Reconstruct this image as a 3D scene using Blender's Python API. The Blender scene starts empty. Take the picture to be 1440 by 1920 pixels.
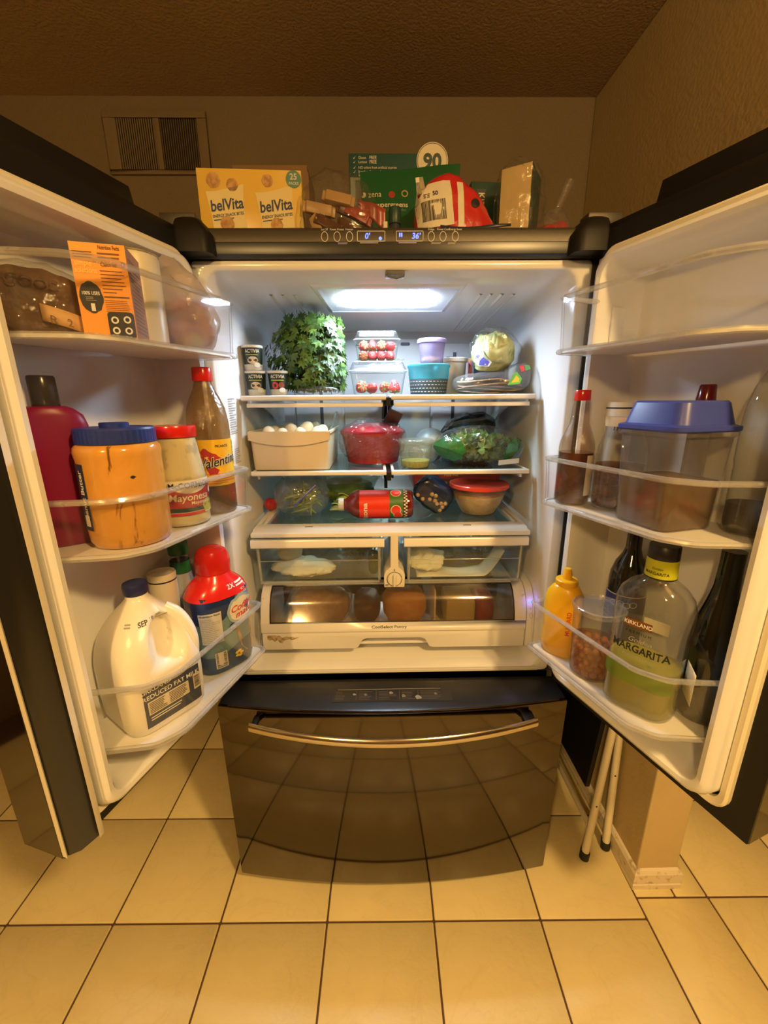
import bpy, bmesh, math, random
from math import sin, cos, pi, radians as rad, hypot
from mathutils import Vector, Matrix, noise

sc = bpy.context.scene
col = sc.collection

# ------------------------------------------------------------------ camera
cam_data = bpy.data.cameras.new('camera')
cam_data.sensor_fit = 'VERTICAL'
cam_data.sensor_height = 36.0
cam_data.lens = 770.75 / 1920 * 36.0
cam_data.clip_start = 0.02
cam = bpy.data.objects.new('camera', cam_data)
col.objects.link(cam)
_C = Vector((-0.0336, -0.995, 1.4394))
_F = Vector((0.0141, 0.9640, -0.2655)).normalized()
_R = Vector((0.9998, -0.0166, -0.0071)); _R = (_R - _F * _R.dot(_F)).normalized()
_U = _R.cross(_F).normalized()
m = Matrix(((_R.x, _U.x, -_F.x, _C.x), (_R.y, _U.y, -_F.y, _C.y), (_R.z, _U.z, -_F.z, _C.z), (0, 0, 0, 1)))
cam.matrix_world = m
sc.camera = cam

# ------------------------------------------------------------------ world, room lamps, exposure
world = bpy.data.worlds.new('world'); sc.world = world
world.use_nodes = True
world.node_tree.nodes['Background'].inputs[0].default_value = (1.0, 0.62, 0.26, 1)
world.node_tree.nodes['Background'].inputs[1].default_value = 0.02

def area_lamp(name, loc, size, power, color, rot=(0, 0, 0), shape='DISK', sy=None):
    d = bpy.data.lights.new(name, 'AREA'); d.shape = shape; d.size = size
    if sy: d.size_y = sy
    d.energy = power; d.color = color; d.spread = rad(150)
    o = bpy.data.objects.new(name, d); col.objects.link(o)
    o.location = loc; o.rotation_euler = rot
    return o

WARM = (1.0, 0.625, 0.225)
def dome_lamp(name, loc, p, r=0.07):
    # flush dome fixture: most light goes down, some sideways
    area_lamp(name, loc, 2 * r, 0.40 * p, WARM)
    d = bpy.data.lights.new(name + '_side', 'POINT'); d.energy = p; d.color = WARM; d.shadow_soft_size = r
    o = bpy.data.objects.new(name + '_side', d); col.objects.link(o); o.location = (loc[0], loc[1], loc[2] - 0.06)
dome_lamp('kitchen_ceiling_lamp', (0.69, -1.45, 2.36), 55.0)
dome_lamp('second_ceiling_lamp', (-0.80, -2.3, 2.36), 58.0)

vs = sc.view_settings
vs.view_transform = 'Standard'; vs.look = 'None'; vs.gamma = 1.0; vs.use_curve_mapping = False
vs.exposure = 0.0
sc.cycles.transparent_max_bounces = 40
sc.cycles.max_bounces = 10
sc.cycles.diffuse_bounces = 4
sc.cycles.glossy_bounces = 4
sc.cycles.transmission_bounces = 8
sc.cycles.caustics_reflective = False
sc.cycles.caustics_refractive = False
sc.cycles.sample_clamp_indirect = 4.0
sc.cycles.use_denoising = True

# ------------------------------------------------------------------ materials
def _new(name):
    mt = bpy.data.materials.new(name); mt.use_nodes = True
    nt = mt.node_tree; nt.nodes.clear()
    out = nt.nodes.new('ShaderNodeOutputMaterial')
    return mt, nt, out

def mat(name, c, rough=0.5, metal=0.0, spec=0.5, bump=None, vary=None, emit=None, trans=0.0, coat=0.0, sss=0.0, aniso=0.0, alpha=1.0):
    """bump=(scale,strength[,detail]); vary=(scale,colour2,lo,hi)"""
    mt, nt, out = _new(name)
    b = nt.nodes.new('ShaderNodeBsdfPrincipled')
    nt.links.new(b.outputs[0], out.inputs[0])
    b.inputs['Base Color'].default_value = (*c, 1)
    b.inputs['Roughness'].default_value = rough
    b.inputs['Metallic'].default_value = metal
    b.inputs['Specular IOR Level'].default_value = spec
    b.inputs['Transmission Weight'].default_value = trans
    b.inputs['Coat Weight'].default_value = coat
    b.inputs['Alpha'].default_value = alpha
    if sss:
        b.inputs['Subsurface Weight'].default_value = sss
        b.inputs['Subsurface Radius'].default_value = (0.02, 0.015, 0.008)
    if aniso: b.inputs['Anisotropic'].default_value = aniso
    if emit:
        b.inputs['Emission Color'].default_value = (*emit[0], 1)
        b.inputs['Emission Strength'].default_value = emit[1]
    if bump or vary:
        tc = nt.nodes.new('ShaderNodeTexCoord')
    if vary:
        n = nt.nodes.new('ShaderNodeTexNoise'); n.inputs['Scale'].default_value = vary[0]; n.inputs['Detail'].default_value = 5
        r = nt.nodes.new('ShaderNodeValToRGB')
        r.color_ramp.elements[0].position = vary[2]; r.color_ramp.elements[1].position = vary[3]
        r.color_ramp.elements[0].color = (*c, 1); r.color_ramp.elements[1].color = (*vary[1], 1)
        nt.links.new(tc.outputs['Object'], n.inputs['Vector']); nt.links.new(n.outputs['Fac'], r.inputs[0])
        nt.links.new(r.outputs[0], b.inputs['Base Color'])
    if bump:
        n = nt.nodes.new('ShaderNodeTexNoise'); n.inputs['Scale'].default_value = bump[0]
        n.inputs['Detail'].default_value = bump[2] if len(bump) > 2 else 3
        bp = nt.nodes.new('ShaderNodeBump'); bp.inputs['Strength'].default_value = bump[1]; bp.inputs['Distance'].default_value = 0.01
        nt.links.new(tc.outputs['Object'], n.inputs['Vector']); nt.links.new(n.outputs['Fac'], bp.inputs['Height'])
        nt.links.new(bp.outputs[0], b.inputs['Normal'])
    return mt

def clear(name, tint=(1, 1, 1), haze=0.04, hazecol=(0.9, 0.9, 0.9), rough=0.06, refl=0.04, edge=0.6, bump=None, blend=0.25):
    """clear plastic, glass or film: transparent + a little scatter + fresnel gloss"""
    mt, nt, out = _new(name)
    N = nt.nodes.new
    tr = N('ShaderNodeBsdfTransparent'); tr.inputs[0].default_value = (*tint, 1)
    df = N('ShaderNodeBsdfDiffuse'); df.inputs[0].default_value = (*hazecol, 1)
    tl = N('ShaderNodeBsdfTranslucent'); tl.inputs[0].default_value = (*hazecol, 1)
    dm = N('ShaderNodeMixShader'); dm.inputs[0].default_value = 0.4
    nt.links.new(df.outputs[0], dm.inputs[1]); nt.links.new(tl.outputs[0], dm.inputs[2])
    m1 = N('ShaderNodeMixShader'); m1.inputs[0].default_value = haze
    nt.links.new(tr.outputs[0], m1.inputs[1]); nt.links.new(dm.outputs[0], m1.inputs[2])
    gl = N('ShaderNodeBsdfGlossy'); gl.inputs['Roughness'].default_value = rough
    lw = N('ShaderNodeLayerWeight'); lw.inputs[0].default_value = 0.5
    pw = N('ShaderNodeMath'); pw.operation = 'POWER'; pw.inputs[1].default_value = 3.5
    nt.links.new(lw.outputs['Facing'], pw.inputs[0])
    mr = N('ShaderNodeMapRange'); mr.inputs[3].default_value = refl; mr.inputs[4].default_value = edge
    nt.links.new(pw.outputs[0], mr.inputs[0])
    m2 = N('ShaderNodeMixShader')
    nt.links.new(mr.outputs[0], m2.inputs[0]); nt.links.new(m1.outputs[0], m2.inputs[1]); nt.links.new(gl.outputs[0], m2.inputs[2])
    nt.links.new(m2.outputs[0], out.inputs[0])
    if bump:
        tc = N('ShaderNodeTexCoord'); n = N('ShaderNodeTexNoise'); n.inputs['Scale'].default_value = bump[0]; n.inputs['Detail'].default_value = 4
        bp = N('ShaderNodeBump'); bp.inputs['Strength'].default_value = bump[1]; bp.inputs['Distance'].default_value = 0.01
        nt.links.new(tc.outputs['Object'], n.inputs['Vector']); nt.links.new(n.outputs['Fac'], bp.inputs['Height'])
        for nd in (gl, lw, df, tl): nt.links.new(bp.outputs[0], nd.inputs['Normal'])
    return mt

M = {}
def tile_mat():
    mt, nt, out = _new('cream_marble_tile')
    N = nt.nodes.new
    b = N('ShaderNodeBsdfPrincipled'); nt.links.new(b.outputs[0], out.inputs[0])
    b.inputs['Roughness'].default_value = 0.38; b.inputs['Specular IOR Level'].default_value = 0.3
    tc = N('ShaderNodeTexCoord'); oi = N('ShaderNodeObjectInfo')
    ad = N('ShaderNodeVectorMath'); ad.operation = 'ADD'
    ml = N('ShaderNodeVectorMath'); ml.operation = 'SCALE'; ml.inputs['Scale'].default_value = 1.0
    cx = N('ShaderNodeCombineXYZ')
    mm = N('ShaderNodeMath'); mm.operation = 'MULTIPLY'; mm.inputs[1].default_value = 40.0
    nt.links.new(oi.outputs['Random'], mm.inputs[0]); nt.links.new(mm.outputs[0], cx.inputs[0]); nt.links.new(mm.outputs[0], cx.inputs[1])
    nt.links.new(tc.outputs['Object'], ad.inputs[0]); nt.links.new(cx.outputs[0], ad.inputs[1])
    n1 = N('ShaderNodeTexNoise'); n1.inputs['Scale'].default_value = 5; n1.inputs['Detail'].default_value = 6; n1.inputs['Distortion'].default_value = 1.2
    nt.links.new(ad.outputs[0], n1.inputs['Vector'])
    rv = N('ShaderNodeValToRGB'); e = rv.color_ramp.elements
    e[0].position = 0.482; e[0].color = (0.78, 0.665, 0.36, 1)
    e[1].position = 0.52; e[1].color = (0.78, 0.665, 0.36, 1)
    k = rv.color_ramp.elements.new(0.5); k.color = (0.75, 0.635, 0.34, 1)
    nt.links.new(n1.outputs['Fac'], rv.inputs[0])
    n2 = N('ShaderNodeTexNoise'); n2.inputs['Scale'].default_value = 14; n2.inputs['Detail'].default_value = 5
    nt.links.new(ad.outputs[0], n2.inputs['Vector'])
    r2 = N('ShaderNodeValToRGB'); r2.color_ramp.elements[0].color = (0.93, 0.92, 0.90, 1); r2.color_ramp.elements[1].color = (1.05, 1.05, 1.05, 1)
    nt.links.new(n2.outputs['Fac'], r2.inputs[0])
    mx = N('ShaderNodeMix'); mx.data_type = 'RGBA'; mx.blend_type = 'MULTIPLY'; mx.inputs[0].default_value = 1.0
    nt.links.new(rv.outputs[0], mx.inputs[6]); nt.links.new(r2.outputs[0], mx.inputs[7])
    nt.links.new(mx.outputs[2], b.inputs['Base Color'])
    n3 = N('ShaderNodeTexNoise'); n3.inputs['Scale'].default_value = 60; n3.inputs['Detail'].default_value = 4
    nt.links.new(ad.outputs[0], n3.inputs['Vector'])
    bp = N('ShaderNodeBump'); bp.inputs['Strength'].default_value = 0.10; bp.inputs['Distance'].default_value = 0.01
    nt.links.new(n3.outputs['Fac'], bp.inputs['Height']); nt.links.new(bp.outputs[0], b.inputs['Normal'])
    return mt
M['tile'] = tile_mat()
M['grout'] = mat('dark_grout', (0.10, 0.055, 0.03), 0.9)
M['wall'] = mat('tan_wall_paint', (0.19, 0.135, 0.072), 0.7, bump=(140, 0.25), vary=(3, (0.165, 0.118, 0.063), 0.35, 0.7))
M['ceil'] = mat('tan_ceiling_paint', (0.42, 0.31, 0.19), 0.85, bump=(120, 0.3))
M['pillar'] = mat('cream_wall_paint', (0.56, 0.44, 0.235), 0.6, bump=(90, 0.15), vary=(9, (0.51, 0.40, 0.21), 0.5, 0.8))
M['trim'] = mat('scuffed_cream_trim', (0.74, 0.66, 0.50), 0.5, vary=(55, (0.36, 0.26, 0.15), 0.56, 0.74))
M['white'] = mat('white_fridge_plastic', (0.80, 0.79, 0.76), 0.22, spec=0.5)
M['liner'] = mat('white_liner_plastic', (0.78, 0.785, 0.79), 0.14, spec=0.55)
M['offwhite'] = mat('offwhite_plastic', (0.72, 0.68, 0.58), 0.35)
M['gasket'] = mat('cream_gasket', (0.80, 0.74, 0.58), 0.45)
M['black'] = mat('black_plastic', (0.012, 0.011, 0.010), 0.28)
M['blackm'] = mat('matte_black_plastic', (0.009, 0.008, 0.007), 0.5, spec=0.3)
M['steel'] = mat('dark_stainless', (0.095, 0.080, 0.060), 0.07, metal=1.0)
M['steel2'] = mat('bright_stainless', (0.62, 0.55, 0.45), 0.16, metal=1.0)
M['panel'] = mat('grey_metallic_panel', (0.085, 0.075, 0.062), 0.40, metal=0.5, bump=(900, 0.10))
M['case'] = mat('charcoal_case', (0.03, 0.028, 0.025), 0.4)
M['bin'] = clear('clear_bin_plastic', (0.985, 0.985, 0.98), haze=0.008, rough=0.04, refl=0.03, edge=0.8)
M['binrim'] = clear('clear_bin_rim', (0.95, 0.95, 0.94), haze=0.26, rough=0.05, refl=0.14, edge=0.8)
M['crisper'] = clear('clear_crisper_plastic', (0.94, 0.97, 0.96), haze=0.02, hazecol=(0.75, 0.85, 0.85), rough=0.08, refl=0.05, edge=0.7)
M['smoke'] = clear('smoked_window', (0.80, 0.75, 0.68), haze=0.03, hazecol=(0.5, 0.45, 0.38), rough=0.09, refl=0.07, edge=0.6)
M['shelfglass'] = clear('shelf_glass', (0.86, 0.95, 0.93), haze=0.04, hazecol=(0.7, 0.9, 0.9), rough=0.03, refl=0.08, edge=0.8)
M['film'] = clear('clear_film', (0.97, 0.97, 0.96), haze=0.03, rough=0.05, refl=0.07, edge=0.6, bump=(45, 0.5))
M['film2'] = clear('soft_clear_bag', (0.95, 0.95, 0.94), haze=0.09, rough=0.08, refl=0.08, edge=0.5, bump=(40, 0.6))
M['frost'] = clear('frosted_bag', (0.88, 0.90, 0.88), haze=0.18, hazecol=(0.72, 0.78, 0.74), rough=0.22, refl=0.08, edge=0.5, bump=(28, 0.9))
M['tub'] = clear('milky_tub_plastic', (0.93, 0.92, 0.88), haze=0.09, hazecol=(0.85, 0.82, 0.74), rough=0.12, refl=0.05, edge=0.5)
M['glass'] = clear('bottle_glass', (0.95, 0.96, 0.93), haze=0.03, rough=0.03, refl=0.07, edge=0.95, blend=0.3)
M['ink'] = mat('black_ink', (0.012, 0.012, 0.014), 0.5)
M['inkw'] = mat('white_ink', (0.82, 0.82, 0.80), 0.45)
M['inkgrey'] = mat('grey_ink', (0.35, 0.34, 0.32), 0.5)
M['inkred'] = mat('red_ink', (0.62, 0.03, 0.03), 0.45)
M['inkblue'] = mat('navy_ink', (0.015, 0.03, 0.12), 0.45)
M['inkgreen'] = mat('green_ink', (0.05, 0.25, 0.07), 0.45)
M['inkyel'] = mat('yellow_ink', (0.85, 0.60, 0.04), 0.45)
M['led'] = mat('blue_led', (0.02, 0.02, 0.3), 0.4, emit=((0.12, 0.18, 1.0), 3.0))
M['chrome'] = mat('chrome', (0.8, 0.78, 0.75), 0.1, metal=1.0)

# ------------------------------------------------------------------ mesh helpers
class G:
    """collects geometry for one mesh object"""
    def __init__(s): s.v = []; s.f = []; s.mi = []; s.cur = 0
    def add(s, V, Fc, T=None):
        b = len(s.v)
        s.v += [tuple(T @ Vector(p)) if T else tuple(p) for p in V]
        s.f += [[i + b for i in q] for q in Fc]; s.mi += [s.cur] * len(Fc)
        return s
    def box(s, x0, x1, y0, y1, z0, z1, T=None):
        V = [(x, y, z) for z in (z0, z1) for y in (y0, y1) for x in (x0, x1)]
        return s.add(V, [(0, 2, 3, 1), (4, 5, 7, 6), (0, 1, 5, 4), (2, 6, 7, 3), (0, 4, 6, 2), (1, 3, 7, 5)], T)
    def loft(s, rings, cap0=True, cap1=True, T=None):
        n = len(rings[0]); V = [p for r in rings for p in r]; Fc = []
        for k in range(len(rings) - 1):
            for i in range(n):
                j = (i + 1) % n
                Fc.append((k * n + i, k * n + j, (k + 1) * n + j, (k + 1) * n + i))
        if cap0: Fc.append(tuple(reversed(range(n))))
        if cap1: Fc.append(tuple((len(rings) - 1) * n + i for i in range(n)))
        return s.add(V, Fc, T)
    def lathe(s, prof, n=36, cap0=True, cap1=True, T=None, cx=0, cy=0):
        return s.loft([[(cx + r * cos(2 * pi * i / n), cy + r * sin(2 * pi * i / n), z) for i in range(n)] for r, z in prof], cap0, cap1, T)
    def tube(s, pts, r, n=8, T=None, cap=True, closed=False):
        P = [Vector(p) for p in pts]; rings = []; up = None
        for i, p in enumerate(P):
            if closed: d = P[(i + 1) % len(P)] - P[i - 1]
            else: d = P[min(i + 1, len(P) - 1)] - P[max(i - 1, 0)]
            d.normalize()
            if up is None:
                up = Vector((0, 0, 1)) if abs(d.z) < 0.9 else Vector((1, 0, 0))
            a = d.cross(up)
            if a.length < 1e-5: a = d.cross(Vector((0, 1, 0)))
            a.normalize(); b = a.cross(d).normalized(); up = b
            rr = r[i] if isinstance(r, (list, tuple)) else r
            rings.append([tuple(p + a * (rr * cos(2 * pi * k / n)) + b * (rr * sin(2 * pi * k / n))) for k in range(n)])
        if closed:
            rings.append(rings[0]); return s.loft(rings, False, False, T)
        return s.loft(rings, cap, cap, T)
    def sheet(s, fn, nu, nv, T=None):
        V = [fn(i / nu, j / nv) for j in range(nv + 1) for i in range(nu + 1)]
        Fc = [(j * (nu + 1) + i, j * (nu + 1) + i + 1, (j + 1) * (nu + 1) + i + 1, (j + 1) * (nu + 1) + i) for j in range(nv) for i in range(nu)]
        return s.add(V, Fc, T)
    def build(s, name, mt, parent=None, smooth=True, angle=35, bevel=0, seg=2, sub=0, solid=0, loc=None, rz=0):
        me = bpy.data.meshes.new(name); me.from_pydata(s.v, [], s.f)
        mts = mt if isinstance(mt, (list, tuple)) else [mt]
        for q in mts: me.materials.append(M[q] if isinstance(q, str) else q)
        if len(mts) > 1: me.polygons.foreach_set('material_index', s.mi)
        bm = bmesh.new(); bm.from_mesh(me)
        bmesh.ops.remove_doubles(bm, verts=bm.verts, dist=1e-6)
        bmesh.ops.recalc_face_normals(bm, faces=bm.faces)
        if bevel:
            es = [e for e in bm.edges if len(e.link_faces) == 2 and e.calc_face_angle(0) > 0.6]
            bmesh.ops.bevel(bm, geom=es, offset=bevel, segments=seg, profile=0.5, affect='EDGES', clamp_overlap=True)
        bm.to_mesh(me); bm.free()
        if smooth:
            me.polygons.foreach_set('use_smooth', [True] * len(me.polygons))
            me.set_sharp_from_angle(angle=rad(angle))
        o = bpy.data.objects.new(name, me); col.objects.link(o)
        if parent: o.parent = parent
        if loc: o.location = loc
        if rz: o.rotation_euler.z = rz
        if solid:
            md = o.modifiers.new('solid', 'SOLIDIFY'); md.thickness = solid; md.offset = -1
        if sub:
            md = o.modifiers.new('sub', 'SUBSURF'); md.levels = sub; md.render_levels = sub
        return o

def thing(name, label, cat, loc=(0, 0, 0), rz=0, group=None, kind=None):
    o = bpy.data.objects.new(name, None); col.objects.link(o)
    o.empty_display_size = 0.05
    o.location = loc; o.rotation_euler.z = rz
    return tag(o, label, cat, group, kind)
def tag(o, label=None, cat=None, group=None, kind=None):
    if label: o['label'] = label
    if cat: o['category'] = cat
    if group: o['group'] = group
    if kind: o['kind'] = kind
    return o
def copy_tree(o, parent=None):
    c = o.copy(); col.objects.link(c); c.parent = parent
    for ch in [x for x in bpy.data.objects if x.parent == o]: copy_tree(ch, c)
    return c

def rrect(w, d, r, z, n=5, cx=0, cy=0):
    """rounded rectangle ring in the xy plane"""
    P = []; r = min(r, w / 2 - 1e-4, d / 2 - 1e-4)
    for k, (sx, sy) in enumerate(((1, 1), (-1, 1), (-1, -1), (1, -1))):
        for i in range(n + 1):
            a = pi / 2 * (k + i / n)
            P.append((cx + sx * (w / 2 - r) + r * cos(a), cy + sy * (d / 2 - r) + r * sin(a), z))
    return P
def sell(a, b, z, p=2.5, n=40, cx=0, cy=0):
    P = []
    for i in range(n):
        t = 2 * pi * i / n; c, s_ = cos(t), sin(t)
        P.append((cx + a * math.copysign(abs(c) ** (2 / p), c), cy + b * math.copysign(abs(s_) ** (2 / p), s_), z))
    return P
def fbm(p, o=4, f=1.0):
    a = 0; k = 1; q = Vector(p) * f
    for _ in range(o):
        a += k * noise.noise(q); q = q * 2.1; k *= 0.5
    return a
def ridge(p, f=1.0, o=3):
    a = 0; k = 1; q = Vector(p) * f
    for _ in range(o):
        a += k * (1 - 2 * abs(noise.noise(q))); q = q * 2.03 + Vector((3.1, 1.7, 5.2)); k *= 0.5
    return a
def bag(g, rx, ry, rz, amp=0.008, f=25, seed=0, nu=44, nv=26, p=2.6, flat=True, T=None, shape=None, o=3):
    """crumpled closed film surface, resting on z=0"""
    off = Vector((seed * 7.3, seed * 3.1, seed * 1.7)); rings = []
    for j in range(nv + 1):
        ph = -pi / 2 + pi * min(max(j / nv, 0.004), 0.996); ring = []
        for i in range(nu):
            th = 2 * pi * i / nu
            def se(c, q): return math.copysign(abs(c) ** (2 / q), c)
            v = Vector((rx * se(cos(ph), p) * se(cos(th), p), ry * se(cos(ph), p) * se(sin(th), p), rz * se(sin(ph), p) + rz))
            if shape: v = Vector(shape(v))
            n = (v - Vector((0, 0, rz))); n.normalize()
            v += n * (amp * (ridge(v + off, f, o) - 0.4))
            if flat: v.z = max(v.z, 0.0005)
            ring.append(tuple(v))
        rings.append(ring)
    return g.loft(rings, True, True, T)

def text(s, size, mt, parent, fn, name='lettering', align='CENTER', bold=0.0, shear=0.0, sx=1.0, sub=0, label=None):
    """flat print mapped by fn(x, y) -> local point"""
    cu = bpy.data.curves.new(name, 'FONT'); cu.body = s; cu.size = size; cu.align_x = align; cu.align_y = 'CENTER'
    cu.shear = shear; cu.offset = bold * size; cu.resolution_u = 3
    t = bpy.data.objects.new('tmp', cu); col.objects.link(t)
    dg = bpy.context.evaluated_depsgraph_get()
    me = bpy.data.meshes.new_from_object(t.evaluated_get(dg), depsgraph=dg)
    bpy.data.objects.remove(t); bpy.data.curves.remove(cu)
    me.name = name
    if sub:
        bm = bmesh.new(); bm.from_mesh(me); bmesh.ops.subdivide_edges(bm, edges=bm.edges, cuts=sub); bm.to_mesh(me); bm.free()
    for v in me.vertices: v.co = fn(v.co.x * sx, v.co.y)
    me.materials.clear(); me.materials.append(M[mt] if isinstance(mt, str) else mt)
    o = bpy.data.objects.new(name, me); col.objects.link(o); o.parent = parent
    if label: o['label'] = label
    return o
def patch(name, mt, parent, fn, x0, x1, y0, y1, nx=1, ny=1, shape=None):
    """flat printed patch mapped by fn(x, y)"""
    g = G()
    g.sheet(lambda u, v: fn(x0 + (x1 - x0) * u, y0 + (y1 - y0) * v), nx, ny)
    return g.build(name, mt, parent)
def disc(name, mt, parent, fn, cx, cy, r, n=20, ry=None, wob=0):
    g = G(); ry = ry or r
    V = [fn(cx, cy)] + [fn(cx + r * (1 + wob * sin(3 * i + 1.3)) * cos(2 * pi * i / n), cy + ry * (1 + wob * cos(4 * i)) * sin(2 * pi * i / n)) for i in range(n)]
    g.add(V, [(0, i + 1, (i + 1) % n + 1) for i in range(n)])
    return g.build(name, mt, parent)
def poly(name, mt, parent, fn, pts):
    g = G(); g.add([fn(x, y) for x, y in pts], [tuple(range(len(pts)))]); return g.build(name, mt, parent)
def cyl(r, phi0=0.0, z0=0.0, eps=0.0006):
    """print on an upright cylinder; phi0 = 0 faces -y"""
    rr = r + eps
    return lambda x, y: Vector((rr * sin(phi0 + x / rr), -rr * cos(phi0 + x / rr), z0 + y))
def prof_map(prof, phi0=0.0, z0=0.0, eps=0.0007):
    """print on a lathed profile"""
    def fn(x, y):
        z = z0 + y; r = prof[-1][0]
        for (r0, a), (r1, b) in zip(prof, prof[1:]):
            if a <= z <= b and b > a: r = r0 + (r1 - r0) * (z - a) / (b - a); break
        r += eps
        return Vector((r * sin(phi0 + x / r), -r * cos(phi0 + x / r), z))
    return fn
def front(y, cx=0.0, cz=0.0, eps=0.0006):
    return lambda x, z: Vector((cx + x, y - eps, cz + z))
def plane(o, ux, uy):
    o, ux, uy = Vector(o), Vector(ux), Vector(uy)
    return lambda x, y: o + ux * x + uy * y
def bars(name, mt, parent, fn, x0, x1, y0, y1, n, seed=0, fill=0.45, ragged=0.3, nx=1):
    """rows of unreadably small print"""
    g = G(); rd = random.Random(seed); h = (y1 - y0) / n
    for i in range(n):
        y = y1 - (i + 0.5) * h; e = x1 - (x1 - x0) * ragged * rd.random()
        g.sheet(lambda u, v: fn(x0 + (e - x0) * u, y + h * fill * (v - 0.5)), nx, 1)
    return g.build(name, mt, parent)
def barcode(parent, fn, x0, x1, y0, y1, seed=1, n=26, vertical=True, mt='ink', nx=1):
    g = G(); rd = random.Random(seed); x = x0; w = (x1 - x0) / n
    while x < x1 - w * 0.5:
        b = w * rd.choice((0.35, 0.5, 0.8)); b = min(b, x1 - x)
        if vertical: g.sheet(lambda u, v: fn(x + b * u, y0 + (y1 - y0) * v), 1, nx)
        else: g.sheet(lambda u, v: fn(y0 + (y1 - y0) * u, x + b * v), nx, 1)
        x += b + w * rd.choice((0.3, 0.45, 0.7))
    return g.build('barcode', mt, parent)

# door frames: s along the door from its hinge edge, t out of its inner face
def frame(side):
    if side == 'L':
        a = rad(17.0); return Vector((-0.428, -0.03, 0)), Vector((-sin(a), -cos(a), 0)), Vector((cos(a), -sin(a), 0))
    a = rad(19.3); return Vector((0.436, -0.04, 0)), Vector((sin(a), -cos(a), 0)), Vector((-cos(a), -sin(a), 0))
def wld(s, t, z, side):
    O, u, n = frame(side); return O + u * s + n * t + Vector((0, 0, z))
def face_cam(p, off=0.0):
    """z rotation that turns a thing's -y front towards the kitchen"""
    d = Vector((-0.0336, -0.995)) - Vector((p[0], p[1]))
    return math.atan2(d.x, -d.y) + off

# ------------------------------------------------------------------ room
def structure(o, label):
    o['kind'] = 'structure'; o['label'] = label; return o
CEIL = 2.44; YB = 0.745
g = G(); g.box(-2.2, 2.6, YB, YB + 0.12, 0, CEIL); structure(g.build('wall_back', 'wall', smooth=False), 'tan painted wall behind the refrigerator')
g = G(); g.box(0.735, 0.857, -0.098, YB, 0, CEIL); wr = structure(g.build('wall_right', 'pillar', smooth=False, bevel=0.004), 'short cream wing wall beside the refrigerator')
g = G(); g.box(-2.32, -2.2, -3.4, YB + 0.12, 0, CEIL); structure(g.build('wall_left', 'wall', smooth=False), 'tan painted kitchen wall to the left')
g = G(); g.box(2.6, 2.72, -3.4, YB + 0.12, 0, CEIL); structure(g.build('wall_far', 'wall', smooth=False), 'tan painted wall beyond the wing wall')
g = G(); g.box(-2.32, 2.72, -3.52, -3.4, 0, CEIL); structure(g.build('wall_front', 'wall', smooth=False), 'tan painted wall behind the photographer')
g = G(); g.box(-2.32, 2.72, -3.52, YB + 0.12, CEIL, CEIL + 0.1); structure(g.build('ceiling', 'ceil', smooth=False), 'dim tan painted ceiling')
# floor: grout bed plus single tiles
g = G(); g.box(-2.32, 2.72, -3.52, YB + 0.12, -0.06, -0.0035)
floor = structure(g.build('floor', 'grout', smooth=False), 'cream marble look tile floor with dark grout')
TS = 0.305; GAP = 0.0055; tr = rad(-0.73); TO = Vector((-0.8024, -0.1633))
_tm = {}
def add_tile(x0, x1, y0, y1):
    """corner coordinates in the tile grid's own frame"""
    w, d = round(x1 - x0 - GAP, 4), round(y1 - y0 - GAP, 4)
    if w < 0.01 or d < 0.01: return
    if (w, d) not in _tm:
        q = G(); q.loft([rrect(w, d, 0.002, -0.006, 1), rrect(w, d, 0.002, -0.0012, 1), rrect(w - 0.003, d - 0.003, 0.002, 0.0, 1)], False, True)
        o = q.build('tile', 'tile', floor); _tm[(w, d)] = o.data
    else:
        o = bpy.data.objects.new('tile', _tm[(w, d)]); col.objects.link(o); o.parent = floor
    cx, cy = (x0 + x1) / 2, (y0 + y1) / 2
    o.location = (TO.x + cx * cos(tr) - cy * sin(tr), TO.y + cx * sin(tr) + cy * cos(tr), 0); o.rotation_euler.z = tr
for i in range(-4, 5):
    for j in range(-6, 3): add_tile(i * TS, (i + 1) * TS, j * TS, (j + 1) * TS)
XR = 5 * TS; ro = 0.052
for j in range(-6, 3):
    y0 = j * TS + ro
    if j == 0:
        add_tile(XR, XR + 0.118, y0, y0 + TS); add_tile(XR + 0.118, XR + 0.213, y0, y0 + TS)
    else: add_tile(XR, XR + 0.213, y0, y0 + TS)
    for i in range(3): add_tile(XR + 0.213 + i * TS, XR + 0.213 + (i + 1) * TS, y0, y0 + TS)
# baseboard around the wing wall's end
def bb_profile(): return [(0.0, 0.0), (0.013, 0.0), (0.013, 0.016), (0.010, 0.019), (0.013, 0.024), (0.012, 0.056), (0.006, 0.066), (0.0, 0.070)]
g = G()
path = [((0.735, 0.70), (-1, 0)), ((0.735, -0.098), (-1, -1)), ((0.857, -0.098), (1, -1)), ((0.857, 0.70), (1, 0))]
rings = [[(x + nx * d, y + ny * d, z) for d, z in bb_profile()] for (x, y), (nx, ny) in path]
g.loft(rings, True, True); structure(g.build('baseboard_right', 'trim', angle=25), 'scuffed cream baseboard around the wing wall end')

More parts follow.
